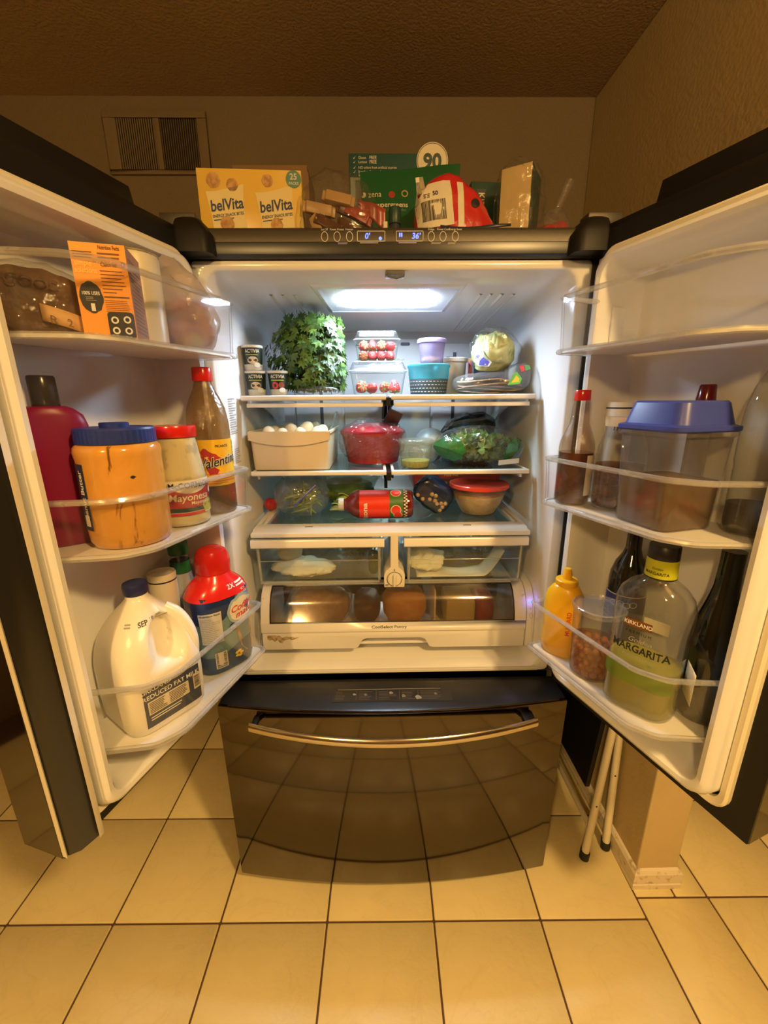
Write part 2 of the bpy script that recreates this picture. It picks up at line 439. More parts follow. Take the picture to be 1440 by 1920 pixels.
# ------------------------------------------------------------------ wall vent
vent = thing('wall_vent', 'tan painted louvred air grille high on the back wall', 'vent', (-0.785, YB, 2.30))
g = G()
for x0, x1, z0, z1 in ((-0.178, 0.174, 0.074, 0.096), (-0.178, 0.174, -0.090, -0.077), (-0.178, -0.136, -0.077, 0.074), (0.140, 0.174, -0.077, 0.074), (-0.006, 0.012, -0.077, 0.074)):
    g.box(x0, x1, -0.010, 0.0, z0, z1)
g.build('grille_frame', 'wall', vent, bevel=0.0015)
M['duct'] = mat('dark_duct', (0.012, 0.010, 0.008), 0.8)
g = G(); g.box(-0.136, 0.140, -0.0015, 0.0, -0.077, 0.074); g.build('duct_opening', 'duct', vent)
for k, (a, b) in enumerate(((-0.136, -0.006), (0.012, 0.140))):
    n = 17; w = (b - a) / n; g = G()
    for i in range(n):
        x = a + (i + 0.5) * w; T = Matrix.Translation((x, -0.006, -0.0015)) @ Matrix.Rotation(rad(38 if k == 0 else -12), 4, 'Z')
        g.box(-0.0019 if k == 0 else -0.0009, 0.0019 if k == 0 else 0.0009, -0.0022 if k == 0 else -0.0010, 0.0022 if k == 0 else 0.0010, -0.0755, 0.0755, T)
    tag(g.build('louvre_slats', 'wall', vent, smooth=False), kind='stuff')

# ------------------------------------------------------------------ refrigerator
fr = thing('refrigerator', 'large dark stainless french door refrigerator standing wide open, full of food', 'refrigerator')
g = G()
for x0, x1 in ((-0.454, -0.436), (0.440, 0.454)): g.box(x0, x1, 0.015, 0.70, 0.03, 1.752)
g.box(-0.436, 0.440, 0.015, 0.70, 1.730, 1.752); g.box(-0.436, 0.440, 0.668, 0.70, 0.03, 1.730)
g.box(-0.436, 0.440, 0.0, 0.668, 0.655, 0.698); g.box(-0.436, 0.440, 0.10, 0.668, 0.03, 0.05)
g.box(-0.454, 0.454, 0.0, 0.016, 0.655, 0.699)
g.box(-0.452, -0.430, 0.0, 0.016, 0.699, 1.752); g.box(0.438, 0.452, 0.0, 0.016, 0.699, 1.752)
g.build('case', 'case', fr, bevel=0.002)
# feet
for x in (-0.38, 0.38):
    g = G(); g.lathe([(0.018, 0.0), (0.018, 0.012), (0.012, 0.016), (0.012, 0.034)], 14, cx=x, cy=0.14); g.build('foot', 'blackm', fr)
    g = G(); g.lathe([(0.018, 0.0), (0.018, 0.012), (0.012, 0.016), (0.012, 0.034)], 14, cx=x, cy=0.60); g.build('foot', 'blackm', fr)
def xzring(x0, x1, z0, z1, r, y, n=5):
    return [(px, y, pz) for px, pz, _ in rrect(x1 - x0, z1 - z0, r, 0, n, (x0 + x1) / 2, (z0 + z1) / 2)]
def szring(s0, s1, z0, z1, r, t, side, n=5):
    return [tuple(wld(px, t, pz, side)) for px, pz, _ in rrect(s1 - s0, z1 - z0, r, 0, n, (s0 + s1) / 2, (z0 + z1) / 2)]
g = G()
g.loft([xzring(-0.430, 0.438, 0.700, 1.7265, 0.012, 0.014), xzring(-0.430, 0.438, 0.700, 1.7265, 0.012, 0.0),
        xzring(-0.426, 0.434, 0.702, 1.723, 0.014, -0.004), xzring(-0.406, 0.411, 0.714, 1.711, 0.03, -0.004),
        xzring(-0.402, 0.407, 0.716, 1.707, 0.034, 0.002), xzring(-0.398, 0.403, 0.722, 1.700, 0.04, 0.10),
        xzring(-0.394, 0.399, 0.722, 1.668, 0.045, 0.585), xzring(-0.36, 0.365, 0.75, 1.64, 0.045, 0.60)], False, True)
liner = g.build('liner', 'liner', fr, angle=50)
# back cover panel with grooves and air slots
g = G(); g.box(-0.155, 0.165, 0.585, 0.599, 1.10, 1.645); g.box(-0.335, -0.165, 0.590, 0.599, 1.10, 1.63); g.box(0.175, 0.34, 0.590, 0.599, 1.10, 1.63)
back = g.build('back_cover', 'liner', fr, bevel=0.003)
M['slot'] = mat('grey_slot', (0.10, 0.11, 0.13), 0.6)
for x, z in ((0.07, 1.628), (-0.09, 1.628), (0.235, 1.58), (-0.235, 1.58)):
    g = G(); g.loft([[(x + a, 0.5845 if abs(x) < 0.16 else 0.5895, z + b) for a, b, _ in rrect(0.034, 0.011, 0.0054, 0)], [(x + a, 0.583 if abs(x) < 0.16 else 0.588, z + b) for a, b, _ in rrect(0.034, 0.011, 0.0054, 0)]]); g.build('air_slot', 'slot', back)
text('Twin Cooling', 0.026, 'inkgrey', back, front(0.585, 0.037, 1.568), align='RIGHT')
text('Plus*', 0.013, 'inkgrey', back, front(0.585, 0.041, 1.574), align='LEFT')
# ceiling ribs
g = G()
for x in (-0.30, -0.27, -0.24, 0.235, 0.262, 0.29, 0.32):
    g = G(); g.add([(x + d * 1.0, y, 1.7005 - (y - 0.10) * 0.066 - h) for y in (0.16, 0.57) for d, h in ((-0.006, 0), (0, 0.004), (0.006, 0))], [(0, 1, 4, 3), (1, 2, 5, 4)]); g.build('ceiling_rib', 'liner', fr)
# light
lamp_mat = mat('led_tube', (1, 1, 1), 0.5, emit=((0.72, 0.86, 1.0), 165.0))
g = G(); z0, z1 = 1.7015, 1.6815
g.loft([[(-0.192, 0.085, z0), (0.186, 0.085, z0), (0.170, 0.315, 1.688), (-0.172, 0.315, 1.688)],
        [(-0.186, 0.092, z1 + 0.015), (0.180, 0.092, z1 + 0.015), (0.164, 0.305, z1), (-0.166, 0.305, z1)],
        [(-0.176, 0.104, z1 + 0.0135), (0.170, 0.104, z1 + 0.0135), (0.155, 0.294, z1 - 0.002), (-0.157, 0.294, z1 - 0.002)]], False, False)
lampf = g.build('light_housing', 'liner', fr, angle=20)
diff = clear('ribbed_diffuser', (0.95, 0.97, 1.0), haze=0.12, hazecol=(0.9, 0.95, 1.0), rough=0.2, refl=0.05, edge=0.3)
g = G(); n = 46
for i in range(n):
    a, b = i / n, (i + 1) / n; mth = (a + b) / 2
    def pt(u, y, h):
        xa = -0.176 + 0.346 * u; xb = -0.157 + 0.312 * u
        return (xa, 0.104, z1 + 0.0135 + h) if y == 0 else (xb, 0.294, z1 - 0.002 + h)
    g.add([pt(a, 0, 0), pt(mth, 0, -0.0025), pt(b, 0, 0), pt(a, 1, 0), pt(mth, 1, -0.0025), pt(b, 1, 0)], [(0, 1, 4, 3), (1, 2, 5, 4)])
tag(g.build('ribbed_diffuser', diff, lampf, smooth=False), kind='stuff')
g = G(); g.loft([rrect(0.250, 0.085, 0.03, 1.6905, 5, -0.004, 0.205), rrect(0.250, 0.085, 0.03, 1.6925, 5, -0.004, 0.205)]); g.build('led_tube', lamp_mat, lampf)
# small lamp low on the back wall
g = G(); g.box(-0.065, 0.075, 0.580, 0.598, 1.000, 1.030); lw2 = g.build('light_housing', 'liner', fr, bevel=0.003)
g = G(); g.box(-0.055, 0.065, 0.5765, 0.5805, 1.005, 1.025); g.build('led_diffuser', mat('led_diffuser', (1, 1, 1), 0.5, emit=((0.80, 0.95, 1.0), 80.0)), lw2)
g = G(); g.box(-0.012, 0.03, 0.0, 0.03, 1.698, 1.706); g.tube([(-0.006, -0.002, 1.702), (-0.006, -0.006, 1.694), (0.012, -0.008, 1.690), (0.028, -0.004, 1.696)], 0.003, 6)
g.build('door_switch', 'slot', fr, bevel=0.001)
# sill in front of the pantry drawer
g = G(); prof = [(-0.004, 0.7005), (-0.0045, 0.708), (0.0, 0.7115), (0.045, 0.7200), (0.10, 0.7285), (0.30, 0.7295)]
g.loft([[(x, y, z) for y, z in prof] for x in (-0.404, -0.13, 0.14, 0.409)], False, False); g.build('sill', 'white', fr, angle=30)

# control panel
g = G(); prof = [(0.016, 1.7875), (0.0, 1.7870), (-0.012, 1.783), (-0.017, 1.776), (-0.0175, 1.756)]
g.loft([[(x, y, z) for y, z in prof] for x in (-0.40, 0.43)], False, False)
cp = g.build('control_panel', 'panel', fr, angle=40)
M['panelk'] = mat('gloss_black_band', (0.013, 0.014, 0.018), 0.30)
g = G(); prof = [(-0.0175, 1.756), (-0.018, 1.7545), (-0.016, 1.734), (-0.008, 1.7275), (0.016, 1.7270), (0.016, 1.756)]
g.loft([[(x, y, z) for y, z in prof] for x in (-0.43, 0.44)], True, True); g.build('lower_band', 'panelk', cp, angle=40)
pf = lambda cx, cz: front(-0.0176, cx, cz)
M['panelink'] = mat('pale_panel_print', (0.62, 0.60, 0.56), 0.5)
def ring(name, parent, fn, rx, ry, w, mt, n=28):
    q = G(); V = []
    for i in range(n):
        a = 2 * pi * i / n; V += [fn(rx * cos(a), ry * sin(a)), fn((rx - w) * cos(a), (ry - w) * sin(a))]
    q.add(V, [(2 * i, 2 * i + 1, (2 * i + 3) % (2 * n), (2 * i + 2) % (2 * n)) for i in range(n)]); return q.build(name, mt, parent)
def px_x(u): return (u - 735.0) * 0.001122 + 0.003
for u, lb in ((609, 'Ice Off'), (632, 'Power Freeze'), (655, 'Freezer'), (806.5, 'Fridge'), (828.5, 'Power Cool'), (851.5, 'Energy Saver')):
    x = px_x(u)
    ring('button_ring', cp, pf(x, 1.7650), 0.0072, 0.0095, 0.0012, 'panelink')
    text(lb, 0.0052, 'panelink', cp, pf(x, 1.7780), name='button_print', bold=0.004)
for u, w in ((643, 0.022), (817, 0.022), (846, 0.018)):
    bars('button_print', 'panelink', cp, pf(px_x(u), 1.7525), -w / 2, w / 2, -0.002, 0.002, 2, 3, 0.35)
for u0, u1 in ((669, 721), (741, 792)):
    a, b = px_x(u0), px_x(u1); w = b - a
    q = G(); z0_, z1_ = 1.7560, 1.7755; t_ = 0.0012; y = -0.0182
    for r_ in ((a, b, z1_ - t_, z1_), (a, b, z0_, z0_ + t_), (a, a + t_, z0_, z1_), (b - t_, b, z0_, z1_)): q.box(r_[0], r_[1], y, -0.0170, r_[2], r_[3])
    q.build('display_frame', 'panelink', cp)
    bars('button_print', 'panelink', cp, pf((a + b) / 2, 1.7535), -w * 0.4, w * 0.3, -0.001, 0.001, 1, 4, 0.6)
text("0'", 0.0150, 'led', cp, pf(px_x(687.5), 1.7655), name='blue_digits', bold=0.02, shear=0.15, label='glowing blue digit')
text("36'", 0.0150, 'led', cp, pf(px_x(778), 1.7655), name='blue_digits', bold=0.02, shear=0.15, label='glowing blue digits')
disc('blue_icon', 'led', cp, pf(px_x(712), 1.7615), 0, 0, 0.0035, 8)
g = G()
for dx in (-0.003, 0.001): g.box(px_x(749.5) + dx, px_x(749.5) + dx + 0.0028, -0.0185, -0.0176, 1.7645, 1.7715)
g.build('blue_icon', 'led', cp)

# hinge covers on the case's top corners
for sg in (-1, 1):
    X = lambda v: 0.004 + sg * v
    g = G()
    def hr(x0, x1, y0, y1, z, r): return rrect(x1 - x0, y1 - y0, r, z, 4, (x0 + x1) / 2, (y0 + y1) / 2)
    xs = sorted((X(0.372), X(0.452))); xb = sorted((X(0.392), X(0.446)))
    g.loft([hr(xs[0], xs[1], -0.052, 0.07, 1.729, 0.02), hr(xs[0], xs[1], -0.052, 0.07, 1.766, 0.02), hr(xb[0], xb[1], -0.040, 0.07, 1.792, 0.02), hr(xb[0] + 0.006, xb[1] - 0.006, -0.03, 0.066, 1.797, 0.015)])
    hc = g.build('hinge_cover', 'blackm', fr, angle=40)
    g = G(); xs = sorted((X(0.408), X(0.482))); g.box(xs[0], xs[1], -0.012, 0.03, 1.785, 1.812)
    g.build('hinge_bracket', 'panel', hc, bevel=0.003)

# shelves
def shelf(z, yf, x0, x1, label):
    q = G(); prof = [(yf + 0.024, z - 0.001), (yf + 0.004, z + 0.001), (yf, z - 0.002), (yf, z - 0.010), (yf + 0.006, z - 0.013), (yf + 0.024, z - 0.012)]
    q.loft([[(x, a, b) for a, b in prof] for x in (x0, x1)])
    if z > 1.3: q.box(x0 + 0.008, x1 - 0.008, yf + 0.02, yf + 0.028, z - 0.030, z - 0.019)
    q.box(x0, x1, 0.50, 0.512, z - 0.012, z + 0.004)
    for x in (x0, x1 - 0.008): q.box(x, x + 0.008, yf + 0.02, 0.50, z - 0.012, z)
    s_ = q.build('shelf', 'white', fr, bevel=0.0012); s_['label'] = label
    q = G(); q.box(x0 + 0.006, x1 - 0.006, yf + 0.018, 0.502, z - 0.006, z - 0.0005); q.build('glass_plate', 'shelfglass', s_)
    for x in ((x0 + 0.012) if x0 < -0.1 else (x0 + 0.004), (x1 - 0.012) if x1 > 0.1 else (x1 - 0.004)):   # cantilever brackets
        q = G(); pts = [(yf + 0.03, z - 0.012), (0.56, z - 0.012), (0.56, z - 0.085), (0.45, z - 0.085), (0.40, z - 0.06), (0.30, z - 0.035), (yf + 0.03, z - 0.026)]
        q.loft([[(x - 0.003, a, b) for a, b in pts], [(x + 0.003, a, b) for a, b in pts]]); q.build('bracket', 'liner' if abs(x) > 0.1 else 'blackm', s_)
    return s_
S1, S2, S3 = 1.449, 1.250, 1.105
shelf(S1, 0.118, -0.388, -0.010, 'upper left glass shelf with white trim'); shelf(S1, 0.118, 0.004, 0.384, 'upper right glass shelf with white trim')
shelf(S2, 0.115, -0.378, -0.010, 'second left glass shelf with white trim'); shelf(S2, 0.115, 0.004, 0.382, 'second right glass shelf with white trim')
g = G(); g.box(-0.009, 0.003, 0.545, 0.600, 1.11, 1.445); g.box(-0.009, 0.003, 0.12, 0.545, S1 - 0.028, S1 - 0.006); g.box(-0.009, 0.003, 0.12, 0.545, S2 - 0.028, S2 - 0.006)
g.build('shelf_rail', 'black', fr)
for x in (-0.24, 0.25):
    g = G(); g.box(x - 0.006, x + 0.006, 0.588, 0.60, 1.11, 1.60); g.build('shelf_rail', 'slot', fr)
# crisper cover
g = G()
def quadbar(a, b, c, d, h):  # prism from 4 top corners
    T_ = [Vector(p) for p in (a, b, c, d)]; return [[tuple(p) for p in T_], [tuple(p - Vector((0, 0, h))) for p in T_]]
g.loft(quadbar((-0.374, 0.046, 1.096), (0.374, 0.046, 1.096), (0.366, 0.105, 1.106), (-0.366, 0.105, 1.106), 0.012))
g.loft(quadbar((-0.374, 0.07, 1.100), (-0.345, 0.105, 1.106), (-0.352, 0.56, 1.106), (-0.390, 0.56, 1.106), 0.012))
g.loft(quadbar((0.345, 0.105, 1.106), (0.374, 0.07, 1.100), (0.394, 0.56, 1.106), (0.356, 0.56, 1.106), 0.012))
cc = g.build('crisper_cover', 'white', fr, bevel=0.002)
g = G(); g.box(-0.36, 0.36, 0.10, 0.56, 1.0985, 1.1045); g.build('glass_plate', 'shelfglass', cc)
for x in (-0.235, 0.20): g = G(); g.box(x, x + 0.022, 0.082, 0.085, 1.1015, 1.1035); g.build('slot_mark', 'slot', cc)
# crisper drawers
def crisper(x0, x1, label):
    q = G(); zb, zt = 0.938, 1.072; yf = 0.062
    def ringq(ins, z, yo): return [(x0 + ins, yf + yo, z), (x1 - ins, yf + yo, z), (x1 - ins, 0.54, z), (x0 + ins, 0.54, z)]
    q.loft([ringq(0.012, zb + 0.004, 0.016), ringq(0.006, zb + 0.014, 0.010), ringq(0.003, zb + 0.07, 0.006), ringq(0.0, zt, 0.0)], True, False)
    d_ = q.build('crisper_drawer', 'crisper', fr, angle=20, solid=0.003); d_['label'] = label
    q = G(); prof = [(yf - 0.008, zt + 0.003), (yf - 0.011, zt - 0.002), (yf - 0.011, zt - 0.018), (yf - 0.006, zt - 0.022), (yf + 0.004, zt - 0.020), (yf + 0.006, zt + 0.003)]
    q.loft([[(x, a, b) for a, b in prof] for x in (x0 - 0.004, x1 + 0.004)]); q.build('drawer_rim', 'white', d_)
    q = G(); q.tube([(x0 + 0.01, yf + 0.012, zb + 0.01), (x0 + 0.01, yf + 0.004, zt - 0.02)], 0.004, 8); q.tube([(x1 - 0.01, yf + 0.012, zb + 0.01), (x1 - 0.01, yf + 0.004, zt - 0.02)], 0.004, 8)
    q.tube([(x0 + 0.01, yf + 0.008, zb + 0.006), (x1 - 0.01, yf + 0.008, zb + 0.006)], 0.004, 8)
    q.tube([(x0 + 0.008, yf + 0.003, zb + 0.072), (x1 - 0.008, yf + 0.003, zb + 0.072)], 0.0012, 6)
    q.build('moulded_edge', 'binrim', d_)
    return d_
crisper(-0.374, -0.022, 'left clear crisper drawer'); crisper(0.040, 0.370, 'right clear crisper drawer')
# humidity dial housing
g = G(); pts = [(-0.019, 0.936), (0.037, 0.936), (0.038, 0.972), (0.032, 0.985), (0.020, 0.996), (0.019, 1.085), (-0.001, 1.085), (-0.002, 0.996), (-0.014, 0.985), (-0.020, 0.972)]
g.loft([[(x, 0.046, z) for x, z in pts], [(x, 0.30, z) for x, z in pts]])
dh = g.build('dial_housing', 'offwhite', fr, bevel=0.002)
g = G(); T = Matrix.Translation((0.009, 0.0455, 0.961)) @ Matrix.Rotation(rad(90), 4, 'X')
g.lathe([(0.019, 0), (0.019, 0.004), (0.017, 0.006)], 28, T=T); g.box(-0.003, 0.003, -0.017, 0.018, 0.004, 0.014, T)
g.build('dial_knob', 'offwhite', dh, bevel=0.0006)
ring('dial_mark', dh, front(0.046, 0.009, 0.961), 0.0212, 0.0212, 0.0012, 'ink')
disc('dial_mark', 'ink', dh, front(0.046, 0.009, 0.986), 0, 0, 0.0015, 8); disc('dial_mark', 'inkgrey', dh, front(0.046, 0.009, 0.9895), 0, 0, 0.0022, 8)
bars('dial_mark', 'ink', dh, front(0.046, -0.010, 0.943), -0.006, 0.004, -0.003, 0.003, 2, 5, 0.5)

# wide pantry drawer
pan = None
g = G()
yF = 0.030
pts = [(-0.364, 0.753), (-0.105, 0.753), (-0.095, 0.757), (-0.082, 0.780), (-0.070, 0.785), (0.084, 0.785), (0.096, 0.780), (0.108, 0.757), (0.118, 0.753), (0.378, 0.753), (0.378, 0.806), (-0.364, 0.806)]
g.loft([[(x, yF + 0.004, z) for x, z in pts], [(x, yF + 0.022, z) for x, z in pts]])
pan = g.build('pantry_drawer', 'white', fr, bevel=0.0015); pan['label'] = 'wide white pantry drawer with smoked window'
cprof = [(0.030, 0.8085), (0.030, 0.838), (0.034, 0.860), (0.045, 0.890), (0.064, 0.915), (0.085, 0.927), (0.11, 0.931)]
def cz(k): return cprof[k]
def strip(q, x0, x1, k0, k1, th=0.006, xo0=None, xo1=None):
    a = [(y, z) for y, z in cprof[k0:k1 + 1]]
    b = [(y + th, z - th * 0.6) for y, z in reversed(a)]
    q.loft([[(x0, y, z) for y, z in a + b], [(x1, y, z) for y, z in a + b]])
g = G(); strip(g, -0.364, 0.378, 0, 1); strip(g, -0.364, -0.338, 1, 6); strip(g, 0.345, 0.378, 1, 6); strip(g, -0.338, 0.345, 5, 6)
g.box(-0.362, -0.356, 0.05, 0.50, 0.757, 0.905); g.box(0.370, 0.376, 0.05, 0.50, 0.757, 0.905); g.box(-0.356, 0.370, 0.05, 0.50, 0.757, 0.763); g.box(-0.356, 0.370, 0.494, 0.50, 0.763, 0.905)
g.build('pantry_frame', 'white', pan, bevel=0.001)
g = G(); g.loft([[(x, y + 0.0015, z - 0.0005) for y, z in cprof[1:6]] for x in (-0.338, 0.345)], False, False); g.build('smoked_window', 'smoke', pan, angle=60)
q = G(); q.tube([(-0.336, 0.0305, 0.8395), (0.343, 0.0305, 0.8395)], 0.0018, 6); q.tube([(-0.336, 0.085, 0.9265), (0.343, 0.085, 0.9265)], 0.0018, 6)
q.tube([(-0.337, y, z) for y, z in cprof[1:6]], 0.0018, 6); q.tube([(0.344, y, z) for y, z in cprof[1:6]], 0.0018, 6); q.build('window_seal', 'black', pan)
text('CoolSelect', 0.0135, 'ink', pan, front(0.030, 0.004, 0.823), align='RIGHT', bold=0.012)
text(' Pantry', 0.0135, 'ink', pan, front(0.030, 0.004, 0.823), align='LEFT')
M['peel'] = mat('torn_label_residue', (0.52, 0.42, 0.26), 0.7, vary=(90, (0.30, 0.20, 0.10), 0.45, 0.6))
rd = random.Random(5)
poly('torn_label', 'peel', pan, front(yF + 0.004, -0.305, 0.793), [(-0.045 + 0.09 * i / 13, -0.002 + 0.012 * rd.random() * (1 - i / 15)) for i in range(14)] + [(0.03 - 0.075 * i / 11, -0.006 - 0.014 * rd.random() * sin(pi * (i + 1) / 13)) for i in range(12)])
# small control strip right of the pantry drawer
g = G(); g.loft([[(0.381, y + 0.002, z) for y, z in [(0.028, 0.756)] + cprof + [(0.20, 0.931), (0.20, 0.756)]], [(0.402, y + 0.004, z) for y, z in [(0.028, 0.756)] + cprof + [(0.20, 0.931), (0.20, 0.756)]]])
cs = g.build('pantry_control', 'white', fr, bevel=0.001)
g = G(); T = Matrix.Translation((0.390, 0.0455, 0.886)) @ Matrix.Rotation(rad(65), 4, 'X'); g.lathe([(0.0042, 0), (0.0042, 0.002), (0.002, 0.003)], 14, T=T)
g.build('blue_led', 'led', cs)['label'] = 'glowing blue indicator'
d = bpy.data.lights.new('blue_led_glow', 'POINT'); d.energy = 0.012; d.color = (0.25, 0.2, 1.0); d.shadow_soft_size = 0.004
o = bpy.data.objects.new('blue_led_glow', d); col.objects.link(o); o.location = (0.3905, 0.036, 0.892); o.parent = fr
cm = lambda k: plane((0.392, 0.0275, 0.858), (1, 0, 0), (0, 0.18, 1))
q = G(); fn = plane((0.392, 0.0320, 0.850), (1, 0, 0), (0, 0.18, 1)); ring('strip_button', cs, fn, 0.005, 0.008, 0.0009, 'inkgrey', 16)
bars('strip_print', 'inkgrey', cs, plane((0.391, 0.0360, 0.870), (1, 0, 0), (0, 0.35, 1)), -0.004, 0.004, -0.003, 0.003, 2, 2, 0.4)
# rating label on the left inner wall
lw_ = plane((-0.3975, 0.085, 1.40), (0, 1, 0), (0, 0, 1))
bars('rating_label', 'inkgrey', fr, lw_, -0.03, 0.02, -0.045, 0.045, 16, 8, 0.5, 0.5)
bars('rating_label', 'inkgrey', fr, plane((-0.3975, 0.085, 1.30), (0, 1, 0), (0, 0, 1)), -0.02, 0.02, -0.02, 0.02, 8, 9, 0.5, 0.5)

# ------------------------------------------------------------------ freezer drawer
NX = 28
def fy(x): return -0.137 + 0.037 * (x / 0.454) ** 2
def flean(z): return 0.014 * max(0.0, (0.684 - z) / 0.62)
def fring(z, ins=0.0, ext=0.0):
    xs = [-0.454 + ins + (0.908 - 2 * ins) * i / NX for i in range(NX + 1)]
    return [(x, fy(x) + ins - ext + flean(z), z) for x in xs] + [(0.454 - ins, -0.012, z), (-0.454 + ins, -0.012, z)]
g = G(); g.loft([fring(0.062, 0.010), fring(0.066, 0.003), fring(0.074), fring(0.675), fring(0.681, 0.002), fring(0.684, 0.006)], True, False)
fz = g.build('freezer_drawer', 'steel', fr, angle=35); fz['label'] = 'bowed dark stainless freezer drawer front'
g = G(); g.loft([fring(0.6835, 0.004), fring(0.6855, 0.010)], False, True); tp = g.build('top_trim', 'panelk', fz)
# drawer body behind the front
g = G(); g.box(-0.43, 0.43, -0.012, 0.55, 0.09, 0.64); g.build('drawer_body', 'case', fz)
g = G(); N = 30; hp = []
for i in range(N + 1):
    x = -0.362 + 0.724 * i / N; hp.append((x, -0.142 - 0.058 * (1 - (x / 0.362) ** 2), 0.650))
R1, R2 = [], []
rings = []
for x, y, z in hp:
    rings.append([(x, y + 0.0075 * cos(a) , z + 0.0125 * sin(a)) for a in [2 * pi * k / 14 for k in range(14)]])
g.loft(rings); hd = g.build('drawer_handle', 'steel2', fz)
hd['label'] = 'bowed polished steel handle bar'
for sx in (-1, 1):
    g = G(); x = sx * 0.358; g.box(min(x, x - sx * 0.03), max(x, x - sx * 0.014), -0.146, -0.108, 0.642, 0.658); g.build('handle_mount', 'blackm', hd, bevel=0.002)
# worn instruction label on the drawer's top
st = plane((-0.002, -0.0765, 0.6862), (1, 0, 0), (0, 1, 0.0))
M['dim'] = mat('worn_pale_print', (0.30, 0.27, 0.21), 0.6); M['dim2'] = mat('worn_faded_print', (0.10, 0.09, 0.07), 0.6)
lab = patch('instruction_label', 'panelk', fz, st, -0.158, 0.156, -0.026, 0.026)
st2 = plane((-0.002, -0.0765, 0.6868), (1, 0, 0), (0, 1, 0.0))
bars('label_print', 'dim', lab, st2, -0.145, 0.13, 0.019, 0.022, 1, 1, 0.6, 0)
for i, x in enumerate((-0.095, -0.043, 0.018, 0.068)): bars('label_print', 'dim2', lab, st2, x, x + 0.0012, -0.02, 0.016, 1, 1, 1, 0)
for i, (x0, x1) in enumerate(((-0.15, -0.12), (-0.088, -0.05), (-0.035, 0.012), (0.025, 0.062), (0.075, 0.13))):
    bars('label_print', 'dim2', lab, st2, x0, x1, -0.02, 0.014, 6, i, 0.35, 0.5)
for x, y, r_ in ((-0.10, 0.002, 0.004), (-0.07, 0.0, 0.004), (-0.003, 0.006, 0.005), (0.03, -0.006, 0.005), (0.068, -0.012, 0.008), (0.115, 0.0, 0.004)):
    disc('label_print', 'dim', lab, st2, x, y, r_, 9, wob=0.25)

# ------------------------------------------------------------------ doors
def fillet(P, r, n=4):
    out = [Vector(P[0])]
    for a, b, c in zip(P, P[1:], P[2:]):
        a, b, c = Vector(a), Vector(b), Vector(c); d1 = (a - b); d2 = (c - b)
        rr = min(r, d1.length * 0.45, d2.length * 0.45); p, q_ = b + d1.normalized() * rr, b + d2.normalized() * rr
        for i in range(n + 1):
            t = i / n; out.append(p * (1 - t) ** 2 + b * 2 * t * (1 - t) + q_ * t * t)
    out.append(Vector(P[-1])); return out
def bin_path(z, side, ins=0.0):
    P = fillet([(0.042 + ins, -0.035), (0.042 + ins, 0.136 - ins), (0.312, 0.136 - ins), (0.356 - ins * 0.5, 0.108 - ins * 0.5), (0.397 - ins, 0.020), (0.397 - ins, -0.035)], 0.014)
    return [tuple(wld(p.x, p.y, z, side)) for p in P]
BINZ = {'L': ((0.851, 0.975), (1.206, 1.296), (1.520, 1.620)), 'R': ((0.858, 0.977), (1.217, 1.315), (1.523, 1.624))}
